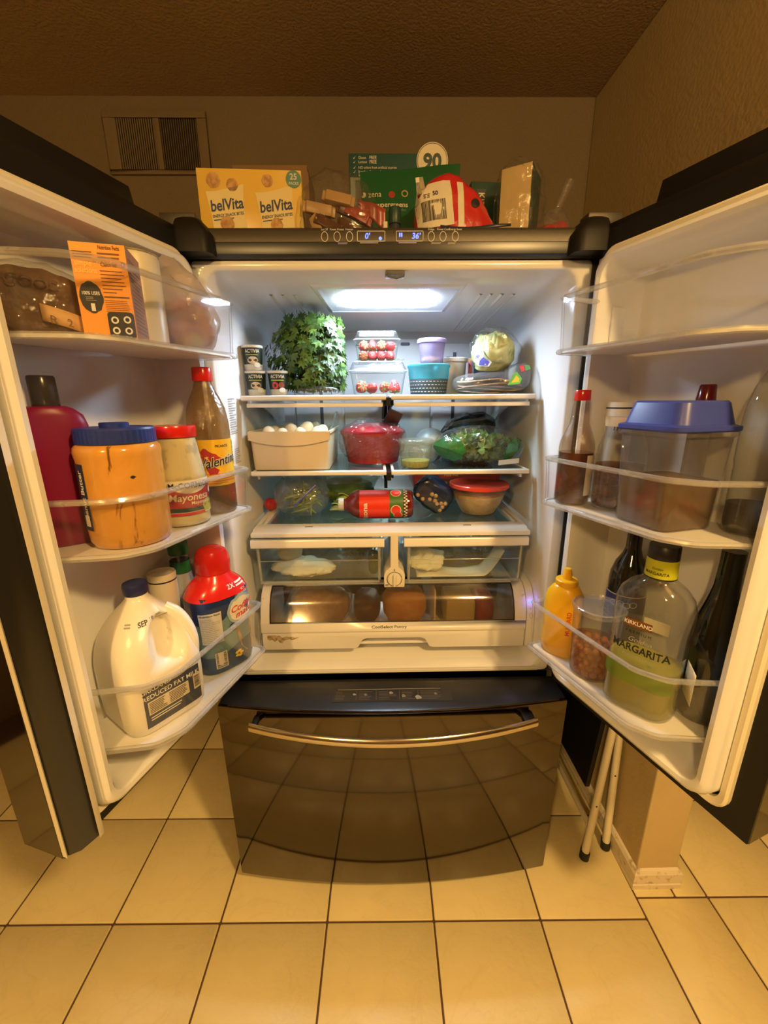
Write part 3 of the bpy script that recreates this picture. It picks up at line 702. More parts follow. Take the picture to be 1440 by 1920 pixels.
def door(side):
    W = lambda s, t, z: tuple(wld(s, t, z, side))
    word = 'left' if side == 'L' else 'right'
    DW = 0.468 if side == 'L' else 0.466
    q = G()
    bow = []
    for k in range(9):
        s_ = 0.002 + (DW - 0.002) * k / 8; bow.append((s_, -0.092 - 0.012 * (1 - (2 * k / 8 - 1) ** 2) * 0.6))
    outer = bow
    def ring_(z, i): return [W(s_ + (i if k == 0 else -i if k == 8 else 0), t + i, z) for k, (s_, t) in enumerate(outer)] + [W(DW - i, -0.004, z), W(0.002 + i, -0.004, z)]
    # outer skin as a closed shell with an open inner face
    z0_, z1_ = 0.700, 1.766
    n = len(outer)
    V = [W(s_, t, z) for z in (z0_, z1_) for s_, t in outer + [(DW, -0.004), (0.002, -0.004)]]
    m_ = n + 2
    Fc = [(i, i + 1, m_ + i + 1, m_ + i) for i in range(n - 1)] + [(n - 1, n, m_ + n, m_ + n - 1), (n + 1, 0, m_, m_ + n + 1)]
    Fc += [tuple(range(m_)), tuple(m_ + i for i in range(m_))]
    q.add(V, Fc); d_ = q.build('fridge_door', 'steel', fr, angle=25); d_['label'] = f'open {word} refrigerator door with dark steel skin'
    q = G()
    q.loft([szring(0.002, DW, z0_, z1_, 0.003, -0.005, side, 2), szring(0.002, DW, z0_, z1_, 0.003, 0.0, side, 2), szring(0.045, DW - 0.055, 0.745, 1.70, 0.03, 0.0, side, 2)], False, False)
    q.build('inner_frame', 'blackm', d_, angle=30)
    a0, a1 = 0.012, DW - 0.036
    q = G()
    q.loft([szring(a0, a1, 0.728, 1.730, 0.03, 0.0, side), szring(a0, a1, 0.728, 1.730, 0.03, 0.010, side), szring(a0 + 0.004, a1 - 0.004, 0.732, 1.726, 0.028, 0.014, side),
            szring(a0 + 0.013, a1 - 0.013, 0.741, 1.717, 0.026, 0.012, side), szring(a0 + 0.014, a1 - 0.014, 0.742, 1.716, 0.026, 0.004, side)], False, False)
    q.build('gasket', 'gasket', d_, angle=40)
    b0, b1, c0, c1 = a0 + 0.012, a1 - 0.014, 0.742, 1.716
    q = G(); ins = lambda i, r, t: szring(b0 + i, b1 - i, c0 + i, c1 - i, r, t, side, 7)
    q.loft([ins(0, 0.035, 0.004), ins(0.002, 0.035, 0.030), ins(0.007, 0.034, 0.042), ins(0.014, 0.032, 0.046), ins(0.022, 0.03, 0.044), ins(0.027, 0.03, 0.034), ins(0.030, 0.03, 0.0),
            ins(0.034, 0.034, -0.040), ins(0.042, 0.034, -0.053), ins(0.055, 0.03, -0.056)], False, True)
    ln = q.build('door_liner', 'liner', d_, angle=40)
    # bin mounting lugs
    for k, (bz0, bz1) in enumerate(BINZ[side]):
        for s_ in (b0 + 0.030, b1 - 0.034):
            q = G(); V = [W(s_ + dx, t, z) for z in (bz0 + 0.02, bz1 - 0.01) for t in (-0.02, 0.012) for dx in (0, 0.005)]
            q.add(V, [(0, 1, 3, 2), (4, 5, 7, 6), (0, 1, 5, 4), (2, 3, 7, 6), (0, 2, 6, 4), (1, 3, 7, 5)]); q.build('bin_lug', 'liner', d_, bevel=0.0015)
    nm = ('lower', 'middle', 'upper')
    for k, (bz0, bz1) in enumerate(BINZ[side]):
        q = G(); lo = bin_path(bz0 + 0.004, side, 0.004); hi = bin_path(bz1, side); th = 0.003
        lo2 = bin_path(bz0 + 0.004, side, 0.004 + th); hi2 = bin_path(bz1, side, th)
        n = len(lo); V = lo + hi + lo2 + hi2
        Fc = [(i, i + 1, n + i + 1, n + i) for i in range(n - 1)] + [(2 * n + i, 2 * n + i + 1, 3 * n + i + 1, 3 * n + i) for i in range(n - 1)] + [(n + i, n + i + 1, 3 * n + i + 1, 3 * n + i) for i in range(n - 1)]
        q.add(V, Fc); b_ = q.build('door_bin', 'bin', d_, angle=40); b_['label'] = f'{nm[k]} clear plastic bin on the {word} door'
        q = G()
        for z, r_, i_ in ((bz1, 0.0050, 0.0015), (bz0 + 0.003, 0.0052, 0.002)):
            q.tube(bin_path(z, side, i_), r_, 8)
        q.build('bin_rim', 'binrim', d_)
        q = G(); P = bin_path(bz0 + 0.001, side, 0.006); P2 = bin_path(bz0 + 0.006, side, 0.007); n = len(P)
        q.loft([P, P2]); q.build('bin_floor', 'binfloor', d_, angle=30)
    # outer bar handle, top cap
    q = G(); hs = DW - 0.045
    q.tube([W(hs, -0.098, 0.78), W(hs, -0.135, 0.80), W(hs, -0.146, 0.86), W(hs, -0.150, 1.23), W(hs, -0.146, 1.60), W(hs, -0.135, 1.66), W(hs, -0.098, 1.68)], 0.012, 10); q.build('door_handle', 'steel2', d_)
    q = G()
    def cap(s0, s1, t0, t1, z0, z1, i=0.0):
        V = [W(s0, t0, z0), W(s1, t0, z0), W(s1, t1, z0), W(s0, t1, z0)]; V2 = [W(s0 + i, t0 + i, z1), W(s1 - i, t0 + i, z1), W(s1 - i, t1 - i, z1), W(s0 + i, t1 - i, z1)]
        q.loft([V, V2])
    cap(0.0, DW, -0.092, 0.0, 1.764, 1.778, 0.003)
    cap(0.098, DW - 0.02, -0.082, -0.012, 1.777, 1.810 if side == 'L' else 1.816, 0.004)
    cap(0.085, 0.115, -0.07, -0.03, 1.777, 1.790, 0.003)
    q.build('top_cap', 'blackm', d_, bevel=0.002)
    if side == 'L':
        q = G()
        V = [W(s_, t, z) for z in (0.722, 1.72) for s_, t in ((DW - 0.045, 0.002), (DW + 0.004, 0.002), (DW + 0.004, 0.022), (DW - 0.008, 0.034), (DW - 0.036, 0.040), (DW - 0.045, 0.036))]
        q.loft([V[:6], V[6:]]); fl = q.build('mullion_flap', 'black', d_, bevel=0.002)
        for (s_, t, s2, t2) in ((DW + 0.0045, 0.010, DW + 0.0045, 0.020), (DW - 0.044, 0.0395, DW - 0.035, 0.0415)):
            q = G(); a, b = Vector((s_, t)), Vector((s2, t2)); nn = Vector((0.003, 0.003))
            q.loft([[W(p.x, p.y, z) for p in (a, b, b + nn, a + nn)] for z in (0.722, 1.72)]); q.build('flap_seal', 'gasket', d_)
    return d_
M['binfloor'] = mat('white_bin_floor', (0.80, 0.79, 0.76), 0.3, spec=0.4)
door('L'); door('R')

# ------------------------------------------------------------------ print that hugs any body
from mathutils.bvhtree import BVHTree
def onsurf(o, phi0=0.0, z0=0.0, eps=0.0008, flat=False, rref=0.05, cx=0.0, cy=0.0):
    bv = BVHTree.FromPolygons([v.co[:] for v in o.data.vertices], [p.vertices[:] for p in o.data.polygons])
    def fn(x, y):
        if flat:
            c, s_ = cos(phi0), sin(phi0); org = Vector((x * c + s_, x * s_ - c, z0 + y)); org.x += cx; org.y += cy; d = Vector((-s_, c, 0))
        else:
            a = phi0 + x / rref; d = Vector((-sin(a), cos(a), 0)); org = Vector((cx + sin(a), cy - cos(a), z0 + y))
        h = bv.ray_cast(org, d)[0]
        if h is None: h = org + d * (1.0 - rref)
        return h - d * eps
    return fn
def at(side, s, t, z, off=0.0):
    p = wld(s, t, z, side); return tuple(p), face_cam(p, off)
def liquid(name, c, haze=0.8, tint=None, rough=0.1):
    return clear(name, tint or c, haze=haze, hazecol=c, rough=rough, refl=0.03, edge=0.2)
LB, LM, LT = [z[0] + 0.0062 for z in BINZ['L']]
RB, RM, RT = [z[0] + 0.0062 for z in BINZ['R']]

# --- milk jug
M['milk'] = mat('milky_jug_plastic', (0.86, 0.83, 0.75), 0.28, sss=0.25, spec=0.45, bump=(60, 0.04))
M['navycap'] = mat('navy_cap', (0.012, 0.018, 0.10), 0.4)
loc, rz = at('L', 0.277, 0.034, LB, rad(22))
jug = thing('milk_jug', 'gallon milk jug with navy cap and blue label, in the lower left door bin', 'jug', loc, rz)
jug.scale = (0.94, 0.94, 0.99)
g = G(); rings = []
for z, a, p in ((0.0, 0.066, 5), (0.003, 0.072, 5), (0.010, 0.0755, 6), (0.05, 0.077, 7), (0.100, 0.077, 7), (0.110, 0.077, 6.5), (0.118, 0.0768, 6), (0.126, 0.0765, 5.4), (0.134, 0.0762, 4.8), (0.142, 0.0756, 4.3), (0.150, 0.0748, 3.9), (0.158, 0.0736, 3.5), (0.166, 0.0718, 3.2), (0.174, 0.0694, 3.0), (0.182, 0.0662, 2.8), (0.190, 0.062, 2.65), (0.198, 0.057, 2.5), (0.206, 0.051, 2.4), (0.214, 0.044, 2.3), (0.222, 0.0365, 2.2), (0.230, 0.029, 2), (0.237, 0.0225, 2), (0.240, 0.020, 2), (0.252, 0.0195, 2)):
    q = []
    for x, y, zz in sell(a, a, z, p, 120):
        if y < 0:   # finger pocket behind the grip on the label side
            e = ((x - 0.014) / 0.038) ** 2 + ((zz - 0.164) / 0.050) ** 2
            k = max(0.0, 1 - e); k = k * k * (3 - 2 * k)
            y += 0.050 * min(1.0, 1.6 * k) * (0.55 + 0.45 * (x + 0.01) / 0.05 if x > -0.01 else 0.55)
        q.append((x, y, zz))
    rings.append(q)
g.loft(rings); jb = g.build('jug_body', 'milk', jug, angle=70)
def spline(P, n=6):
    P = [Vector(p) for p in P]; out = []
    Q = [2 * P[0] - P[1]] + P + [2 * P[-1] - P[-2]]
    for i in range(1, len(Q) - 2):
        for k in range(n):
            t = k / n; a, b, c, d = Q[i - 1], Q[i], Q[i + 1], Q[i + 2]
            out.append(0.5 * ((2 * b) + (c - a) * t + (2 * a - 5 * b + 4 * c - d) * t * t + (3 * b - a - 3 * c + d) * t ** 3))
    return out + [P[-1]]
g = G(); g.tube(spline([(0.036, -0.026, 0.212), (0.052, -0.040, 0.196), (0.062, -0.052, 0.170), (0.066, -0.058, 0.140), (0.064, -0.058, 0.112)]), 0.0115, 12); g.build('jug_handle', 'milk', jug)
g = G(); g.lathe([(0.0205, 0.247), (0.0215, 0.249), (0.0218, 0.264), (0.0205, 0.268)], 40); g.build('cap', 'navycap', jug)
f0 = onsurf(jb, 0, 0.058, flat=True)
M['label_navy'] = mat('navy_label', (0.02, 0.035, 0.085), 0.45); M['label_cream'] = mat('cream_label', (0.72, 0.66, 0.52), 0.5)
lab = patch('milk_label', 'label_navy', jug, f0, -0.052, 0.060, -0.040, 0.036, 16, 8); lab['label'] = 'navy blue milk label'
f1 = onsurf(jb, 0, 0.062, eps=0.0014, flat=True)
text('KIRKLAND', 0.0125, 'inkw', lab, lambda x, y: f1(x - 0.028, y + 0.031), bold=0.02)
text('REDUCED FAT MILK', 0.0125, 'inkw', lab, lambda x, y: f1(x + 0.002, y + 0.017), bold=0.012)
patch('nutrition_panel', 'label_cream', lab, f1, -0.046, 0.034, -0.018, 0.009, 10, 4)
f2 = onsurf(jb, 0, 0.062, eps=0.0019, flat=True)
bars('panel_print', 'ink', lab, f2, -0.044, -0.012, -0.016, 0.007, 7, 3, 0.45); bars('panel_print', 'ink', lab, f2, -0.006, 0.030, -0.016, 0.007, 7, 4, 0.45)
bars('panel_print', 'inkw', lab, f1, -0.044, 0.030, -0.032, -0.022, 2, 5, 0.4)
patch('barcode_panel', 'label_cream', lab, f1, 0.044, 0.059, -0.018, 0.014, 3, 3); barcode(lab, f2, -0.014, 0.010, 0.046, 0.057, 3, 16, False)
f3 = onsurf(jb, rad(-12), 0.207, rref=0.05)
text('SEP 19', 0.011, 'ink', jug, lambda x, y: f3(x, y + x * 0.1), name='date_stamp', bold=0.02)
bars('date_stamp', 'inkgrey', jug, f3, 0.022, 0.05, -0.004, 0.005, 2, 1, 0.6); bars('date_stamp', 'inkgrey', jug, f3, -0.036, -0.022, -0.004, 0.004, 2, 2, 0.6)

# --- coffee creamer
M['redcap'] = mat('red_cap', (0.62, 0.015, 0.012), 0.22, coat=0.3)
M['creamteal'] = mat('teal_sleeve', (0.14, 0.24, 0.26), 0.25); M['creamnavy'] = mat('navy_sleeve', (0.012, 0.03, 0.12), 0.2); M['creamdeep'] = mat('deep_blue_sleeve', (0.03, 0.06, 0.12), 0.25)
loc, rz = at('L', 0.114, 0.070, LB, rad(26))
cr = thing('creamer_bottle', 'blue coffee creamer bottle with large red cap in the lower left door bin', 'bottle', loc, rz)
g = G(); rings = []
for z, a, b in ((0.0, 0.050, 0.038), (0.004, 0.058, 0.045), (0.02, 0.061, 0.048), (0.07, 0.060, 0.047), (0.11, 0.060, 0.047), (0.145, 0.063, 0.050), (0.165, 0.064, 0.051), (0.182, 0.060, 0.048), (0.196, 0.052, 0.043), (0.208, 0.042, 0.037)):
    rings.append(sell(a, b, z, 3.0, 48))
g.loft(rings); cb = g.build('bottle_body', 'creamteal', cr, angle=60)
g = G(); rings = []
for z, a, b in ((0.177, 0.0632, 0.0508), (0.183, 0.0605, 0.0490), (0.190, 0.0575, 0.0465), (0.198, 0.052, 0.0435), (0.207, 0.043, 0.039), (0.214, 0.034, 0.0335), (0.222, 0.031, 0.031), (0.224, 0.0295, 0.0295), (0.226, 0.031, 0.031), (0.246, 0.032, 0.032), (0.262, 0.030, 0.030), (0.273, 0.025, 0.025), (0.279, 0.016, 0.016), (0.281, 0.004, 0.004)):
    rings.append(sell(a + 0.0028, b + 0.0028, z, 2.4, 48))
g.loft(rings); rc = g.build('red_cap', 'redcap', cr, angle=30)
def wrap(name, mt, par, o, zlo, zhi, a0, a1, nx=96, ny=10, eps=0.0014):
    f = onsurf(o, 0, 0, eps=eps, rref=1.0); q = G()
    q.sheet(lambda u, v: f(a0 + (a1 - a0) * u, zlo(a0 + (a1 - a0) * u) * (1 - v) + zhi(a0 + (a1 - a0) * u) * v), nx, ny); return q.build(name, mt, par)
wrap('upper_sleeve', 'creamnavy', cr, cb, lambda a: 0.128 + 0.050 * max(0, min(1, (a + 0.35) / 0.7)) ** 1.5 if a > -0.4 else 0.124, lambda a: 0.1850, -pi, pi)
wrap('lower_sleeve', 'creamdeep', cr, cb, lambda a: 0.005, lambda a: 0.055 + 0.01 * sin(a * 2), -pi, pi)
fc = lambda phi, z, e=0.0012: onsurf(cb, rad(phi), z, eps=e + 0.0012, rref=0.055)
M['logo_cream'] = mat('cream_logo', (0.80, 0.74, 0.55), 0.4); M['logo_blue'] = mat('pale_blue_logo', (0.35, 0.48, 0.58), 0.4)
disc('logo_halo', 'logo_blue', cr, fc(30, 0.140), 0, 0, 0.036, 22, 0.034, 0.06); disc('logo_shape', 'logo_cream', cr, fc(31, 0.140, 0.0016), 0, 0, 0.031, 22, 0.028, 0.08)
text('Coffee', 0.021, 'inkred', cr, (lambda f: lambda x, y: f(x, y + 0.12 * x))(fc(31, 0.146, 0.0021)), bold=0.015, shear=0.2, sub=1)
text('mate', 0.021, 'inkred', cr, (lambda f: lambda x, y: f(x, y + 0.12 * x))(fc(35, 0.130, 0.0021)), bold=0.015, shear=0.2, sub=1)
disc('black_badge', 'ink', cr, fc(6, 0.103), 0, 0, 0.011, 18, 0.0095); text('ICED', 0.007, 'inkw', cr, fc(6, 0.103, 0.0018), bold=0.01)
M['caramel'] = mat('caramel_print', (0.55, 0.30, 0.10), 0.4, vary=(45, (0.30, 0.14, 0.04), 0.4, 0.6))
poly('caramel_swirl', 'caramel', cr, fc(30, 0.062), [(-0.016, 0.034), (0.03, 0.038), (0.035, -0.01), (0.022, -0.036), (0.004, -0.030), (-0.008, -0.012)])
for k in range(5): disc('flower', 'inkyel', cr, fc(13, 0.035, 0.0016), 0.006 * cos(k * 1.257), 0.006 * sin(k * 1.257), 0.0052, 10, 0.0032)
fcp = onsurf(rc, rad(24), 0.197, eps=0.001, rref=0.05)
text('2X', 0.014, 'inkw', cr, lambda x, y: fcp(x - 0.010, y), bold=0.02); bars('cap_print', 'inkw', cr, fcp, 0.002, 0.028, -0.006, 0.007, 2, 3, 0.55, 0.1, 3)
fv = fc(26, 0.180); text('FRENCH', 0.0065, 'inkw', cr, lambda x, y: fv(x + 0.008, y + 0.003)); text('VANILLA', 0.0065, 'inkw', cr, lambda x, y: fv(x + 0.008, y - 0.004))
M['label_grey'] = mat('grey_white_label', (0.55, 0.54, 0.50), 0.45)
fnut = fc(-42, 0.125); patch('nutrition_panel', 'label_grey', cr, fnut, -0.020, 0.020, -0.045, 0.028, 6, 8)
fn2 = fc(-42, 0.125, 0.0017); text('Nutrition Facts', 0.0058, 'ink', cr, lambda x, y: fn2(x, y + 0.023), bold=0.02); bars('panel_print', 'inkgrey', cr, fn2, -0.018, 0.018, -0.043, 0.017, 14, 2, 0.35, 0.5, 3)
fb_ = fc(-30, 0.036); patch('barcode_panel', 'label_cream', cr, fb_, -0.012, 0.012, -0.018, 0.02, 4, 3); barcode(cr, fc(-30, 0.036, 0.0017), -0.016, 0.018, -0.010, 0.010, 7, 18, False)

# --- green capped bottle and cup behind the milk
M['greencap'] = mat('green_cap', (0.012, 0.10, 0.02), 0.35); M['darkgreen'] = mat('dark_green_label', (0.02, 0.06, 0.05), 0.4)
loc, rz = at('L', 0.112, -0.018, LB)
gb = thing('sauce_bottle', 'slim clear bottle with dark green cap behind the creamer bottle', 'bottle', loc, rz)
prof = [(0.026, 0.0), (0.030, 0.003), (0.030, 0.13), (0.028, 0.17), (0.021, 0.215), (0.0185, 0.23), (0.0185, 0.262)]
g = G(); g.lathe(prof, 32); g.build('bottle_glass', 'glass', gb, angle=60)
M['darksauce'] = mat('dark_sauce', (0.03, 0.022, 0.012), 0.15); M['pale_fill'] = mat('pale_bottle_fill', (0.42, 0.40, 0.33), 0.4)
g = G(); g.lathe([(0.027, 0.003), (0.0285, 0.006), (0.0285, 0.105)], 28); g.build('sauce', 'darksauce', gb)
g = G(); g.lathe([(0.0285, 0.106), (0.0285, 0.13), (0.0268, 0.17), (0.0205, 0.212)], 28); g.build('pale_fill', 'pale_fill', gb)
g = G(); g.lathe([(0.0222, 0.214), (0.0205, 0.240)], 28, False, False); g.build('neck_band', 'greencap', gb)
g = G(); g.lathe([(0.0205, 0.255), (0.0212, 0.257), (0.0212, 0.281), (0.0195, 0.284)], 32); g.build('cap', 'greencap', gb, angle=50)
loc, rz = at('L', 0.166, -0.018, LB)
cup = thing('small_can', 'small cream can with thin black rim band standing behind the milk jug', 'can', loc, rz)
M['cream_paper'] = mat('cream_can', (0.74, 0.68, 0.54), 0.5)
g = G(); g.lathe([(0.026, 0.0), (0.0275, 0.002), (0.0275, 0.230), (0.0265, 0.233), (0.0255, 0.230), (0.0255, 0.226)], 32); g.build('can_body', 'cream_paper', cup, angle=50)
g = G(); g.lathe([(0.0279, 0.216), (0.0279, 0.219)], 32, False, False); g.build('black_band', 'ink', cup)

# --- magenta bottle
M['magenta'] = mat('magenta_plastic', (0.23, 0.008, 0.055), 0.38, spec=0.4); M['greycap'] = clear('smoky_grey_cap', (0.42, 0.40, 0.36), haze=0.45, hazecol=(0.13, 0.115, 0.09), rough=0.2, refl=0.05, edge=0.4)
loc, rz = at('L', 0.324, -0.020, LM)
mb = thing('magenta_bottle', 'tall magenta bottle with smoky grey cap at the end of the left door bin', 'bottle', loc, rz)
g = G(); g.loft([sell(a, b, z, 2.4, 44) for z, a, b in ((0.0, 0.045, 0.022), (0.004, 0.0485, 0.025), (0.05, 0.050, 0.026), (0.15, 0.0495, 0.0255), (0.19, 0.0485, 0.025), (0.206, 0.044, 0.0245), (0.216, 0.033, 0.024), (0.220, 0.024, 0.021))]); g.build('bottle_body', 'magenta', mb, angle=60)
g = G(); g.lathe([(0.0165, 0.219), (0.018, 0.221), (0.0175, 0.262), (0.016, 0.2645)], 28); g.build('cap', 'greycap', mb, angle=50)

# --- peanut butter jar
def pb_mat():
    mt, nt, out = _new('peanut_butter'); N = nt.nodes.new
    b = N('ShaderNodeBsdfPrincipled'); nt.links.new(b.outputs[0], out.inputs[0]); b.inputs['Roughness'].default_value = 0.12; b.inputs['Coat Weight'].default_value = 0.3
    tc = N('ShaderNodeTexCoord'); mp = N('ShaderNodeMapping'); mp.inputs['Scale'].default_value = (1, 1, 0.45); nt.links.new(tc.outputs['Object'], mp.inputs[0])
    n = N('ShaderNodeTexNoise'); n.inputs['Scale'].default_value = 26; n.inputs['Detail'].default_value = 3; n.inputs['Distortion'].default_value = 1.5
    nt.links.new(mp.outputs[0], n.inputs['Vector'])
    r = N('ShaderNodeValToRGB'); e = r.color_ramp.elements; e[0].position = 0.30; e[0].color = (0.16, 0.07, 0.015, 1); e[1].position = 0.37; e[1].color = (0.62, 0.30, 0.055, 1)
    k = r.color_ramp.elements.new(0.8); k.color = (0.70, 0.36, 0.08, 1)
    nt.links.new(n.outputs['Fac'], r.inputs[0]); nt.links.new(r.outputs[0], b.inputs['Base Color']); return mt
M['pb'] = pb_mat(); M['bluelid'] = mat('royal_blue_lid', (0.012, 0.03, 0.22), 0.4)
loc, rz = at('L', 0.288, 0.065, LM, rad(10))
pj_ = thing('peanut_butter_jar', 'big peanut butter jar with ribbed royal blue lid in the left door bin', 'jar', loc, rz)
pj_.scale = (0.92, 0.92, 0.97)
prof = [(0.056, 0.0), (0.062, 0.003), (0.0655, 0.012), (0.0665, 0.03), (0.066, 0.10), (0.0655, 0.145), (0.0665, 0.150), (0.0670, 0.156), (0.0655, 0.163), (0.061, 0.168)]
g = G(); g.lathe(prof, 56); pjb = g.build('jar_body', 'pb', pj_, angle=60)
g = G(); n = 96
def lidring(r, z, rib): return [((r + (rib if i % 2 else 0)) * cos(2 * pi * i / n), (r + (rib if i % 2 else 0)) * sin(2 * pi * i / n), z) for i in range(n)]
g.loft([lidring(0.0595, 0.1685, 0.0), lidring(0.0605, 0.170, 0.0009), lidring(0.0605, 0.190, 0.0009), lidring(0.0590, 0.193, 0.0), lidring(0.040, 0.193, 0), lidring(0.0225, 0.193, 0), lidring(0.0225, 0.199, 0), lidring(0.021, 0.2005, 0)])
g.build('lid', 'bluelid', pj_, angle=28)
fp = onsurf(pjb, rad(-82), 0.088, rref=0.066); patch('jar_label', 'label_navy', pj_, fp, -0.03, 0.020, -0.055, 0.052, 8, 8)
fp2 = onsurf(pjb, rad(-82), 0.088, eps=0.0014, rref=0.066); text('Peanut Butter', 0.015, 'inkw', pj_, lambda x, y: fp2(-y + 0.010, x), name='label_print', bold=0.02)
patch('label_print', 'label_cream', pj_, fp2, 0.002, 0.016, -0.048, -0.030, 4, 3)
disc('date_mark', 'ink', pj_, onsurf(pjb, rad(2), 0.118, rref=0.066), 0, 0, 0.004, 8, 0.0025, 0.2)

# --- mayonnaise
M['mayo'] = mat('mayonnaise', (0.80, 0.70, 0.42), 0.3, vary=(24, (0.58, 0.50, 0.32), 0.55, 0.62), coat=0.3)
M['mayo_pale'] = mat('mayonnaise_base', (0.82, 0.70, 0.40), 0.35, coat=0.4)
loc, rz = at('L', 0.178, 0.076, LM, rad(28))
my = thing('mayonnaise_jar', 'mayonnaise jar with flat red lid between peanut butter and hot sauce bottle', 'jar', loc, rz)
prof = [(0.040, 0.0), (0.0455, 0.003), (0.0470, 0.010), (0.0470, 0.018), (0.0462, 0.020), (0.0462, 0.088), (0.0470, 0.091), (0.0462, 0.098), (0.0400, 0.135), (0.0372, 0.155), (0.0360, 0.162)]
g = G(); g.lathe(prof, 48); mo = g.build('jar_glass', 'glass', my, angle=60)
g = G(); g.lathe([(r - 0.0016, z + (0.001 if z == 0 else 0)) for r, z in prof[:6]], 40); g.build('mayonnaise', 'mayo_pale', my, angle=60)
g = G(); g.lathe([(r - 0.0018, z) for r, z in prof[5:]], 40, True, False); g.build('mayonnaise_smear', 'mayo', my, angle=60)
g = G(); g.lathe([(0.0375, 0.163), (0.0385, 0.1645), (0.0385, 0.180), (0.0375, 0.183)], 48); g.build('lid', 'redcap', my, angle=50)
fm = lambda x0, z, e=0.0007: onsurf(mo, rad(x0), z, eps=e, rref=0.0465)
M['label_white'] = mat('white_label', (0.80, 0.77, 0.68), 0.45)
lb = patch('jar_label', 'label_white', my, fm(0, 0.055), -0.075, 0.058, -0.032, 0.032, 24, 2)
M['banner'] = mat('red_banner', (0.42, 0.03, 0.03), 0.45); M['lime'] = mat('lime_print', (0.42, 0.48, 0.05), 0.45)
f = fm(0, 0.055, 0.0011)
g = G(); g.sheet(lambda u, v: f(-0.075 + 0.117 * u, (-0.018) * (1 - v) + (0.008 + 9.0 * (0.117 * (u - 0.58)) ** 2 if u > 0.05 else 0.02) * v), 24, 3); g.build('red_banner', 'banner', lb)
patch('green_band', 'darkgreen', lb, f, -0.07, 0.018, -0.026, -0.018, 12, 1); patch('red_band', 'inkred', lb, f, -0.07, 0.016, -0.032, -0.027, 12, 1)
f = fm(0, 0.055, 0.0015)
disc('lime', 'lime', lb, f, 0.026, -0.018, 0.014, 18, 0.012); disc('leaf', 'darkgreen', lb, f, 0.045, -0.010, 0.010, 14, 0.013)
f = fm(0, 0.055, 0.0019)
text('McCORMICK', 0.0135, 'ink', lb, lambda x, y: f(x - 0.006, y + 0.023), bold=0.02, sub=1)
text('Mayonesa', 0.0185, 'logo_cream', lb, lambda x, y: f(x - 0.010, y + 0.001), bold=0.01, shear=0.15, sub=1)
text('Mayonnaise', 0.0085, 'logo_cream', lb, lambda x, y: f(x + 0.010, y - 0.010), bold=0.01)
disc('seal', 'label_white', lb, f, 0.038, 0.008, 0.006, 12)

# --- Valentina
M['tan_residue'] = clear('sauce_coated_glass', (0.70, 0.55, 0.34), haze=0.42, hazecol=(0.34, 0.22, 0.09), rough=0.05, refl=0.07, edge=0.7, bump=(120, 0.3))
M['chili'] = mat('chili_sauce', (0.16, 0.035, 0.012), 0.15, coat=0.4)
loc, rz = at('L', 0.090, 0.081, LM, rad(16))
va = thing('hot_sauce_bottle', 'large hot sauce bottle with yellow label and red screw cap, beside the mayonnaise', 'bottle', loc, rz)
prof = [(0.036, 0.0), (0.0400, 0.003), (0.0410, 0.010), (0.0410, 0.165), (0.0402, 0.185), (0.0360, 0.212), (0.0280, 0.232), (0.0200, 0.248), (0.0165, 0.260), (0.0160, 0.268)]
g = G(); g.lathe(prof, 44); vo = g.build('bottle_glass', 'tan_residue', va, angle=60)
g = G(); g.lathe([(0.035, 0.002), (0.0392, 0.006), (0.0396, 0.062)], 40); g.build('sauce', 'chili', va)
g = G(); g.lathe([(0.0185, 0.263), (0.0190, 0.265), (0.0182, 0.287), (0.0170, 0.289)], 28); g.build('cap', 'redcap', va, angle=50)
M['valyel'] = mat('yellow_label', (0.78, 0.48, 0.03), 0.4)
fv_ = lambda e, p=0: onsurf(vo, rad(p), 0.106, eps=e, rref=0.041)
lb = patch('sauce_label', 'valyel', va, fv_(0.0007), -0.068, 0.052, -0.046, 0.046, 24, 1)
f = fv_(0.0012)
M['lemon'] = mat('lemon_yellow_strip', (0.82, 0.70, 0.05), 0.4)
patch('label_strip', 'lemon', lb, f, 0.040, 0.052, -0.012, 0.046, 3, 1); barcode(lb, fv_(0.0017), -0.008, 0.040, 0.042, 0.050, 3, 16, False)
for x, y, r_ in ((-0.022, 0.020, 0.009), (-0.006, 0.008, 0.011), (-0.028, 0.006, 0.008), (-0.012, -0.014, 0.010)): disc('chili_print', 'banner', lb, f, x, y, r_, 9, wob=0.3)
f2 = fv_(0.0022)
text('Valentina', 0.0265, 'label_white', lb, lambda x, y: f(x + 0.003, y + 0.003 + x * 0.17), bold=0.055, shear=0.2, sx=0.82, sub=1)
text('Valentina', 0.0265, 'ink', lb, lambda x, y: f2(x + 0.003, y + 0.003 + x * 0.17), bold=0.01, shear=0.2, sx=0.82, sub=1)
text('PICANTE', 0.0068, 'ink', lb, lambda x, y: f(x + 0.010, y + 0.033), name='label_print', bold=0.02)
bars('label_print', 'inkred', lb, f, -0.03, 0.04, -0.043, -0.020, 5, 2, 0.25, 0.4, 6)

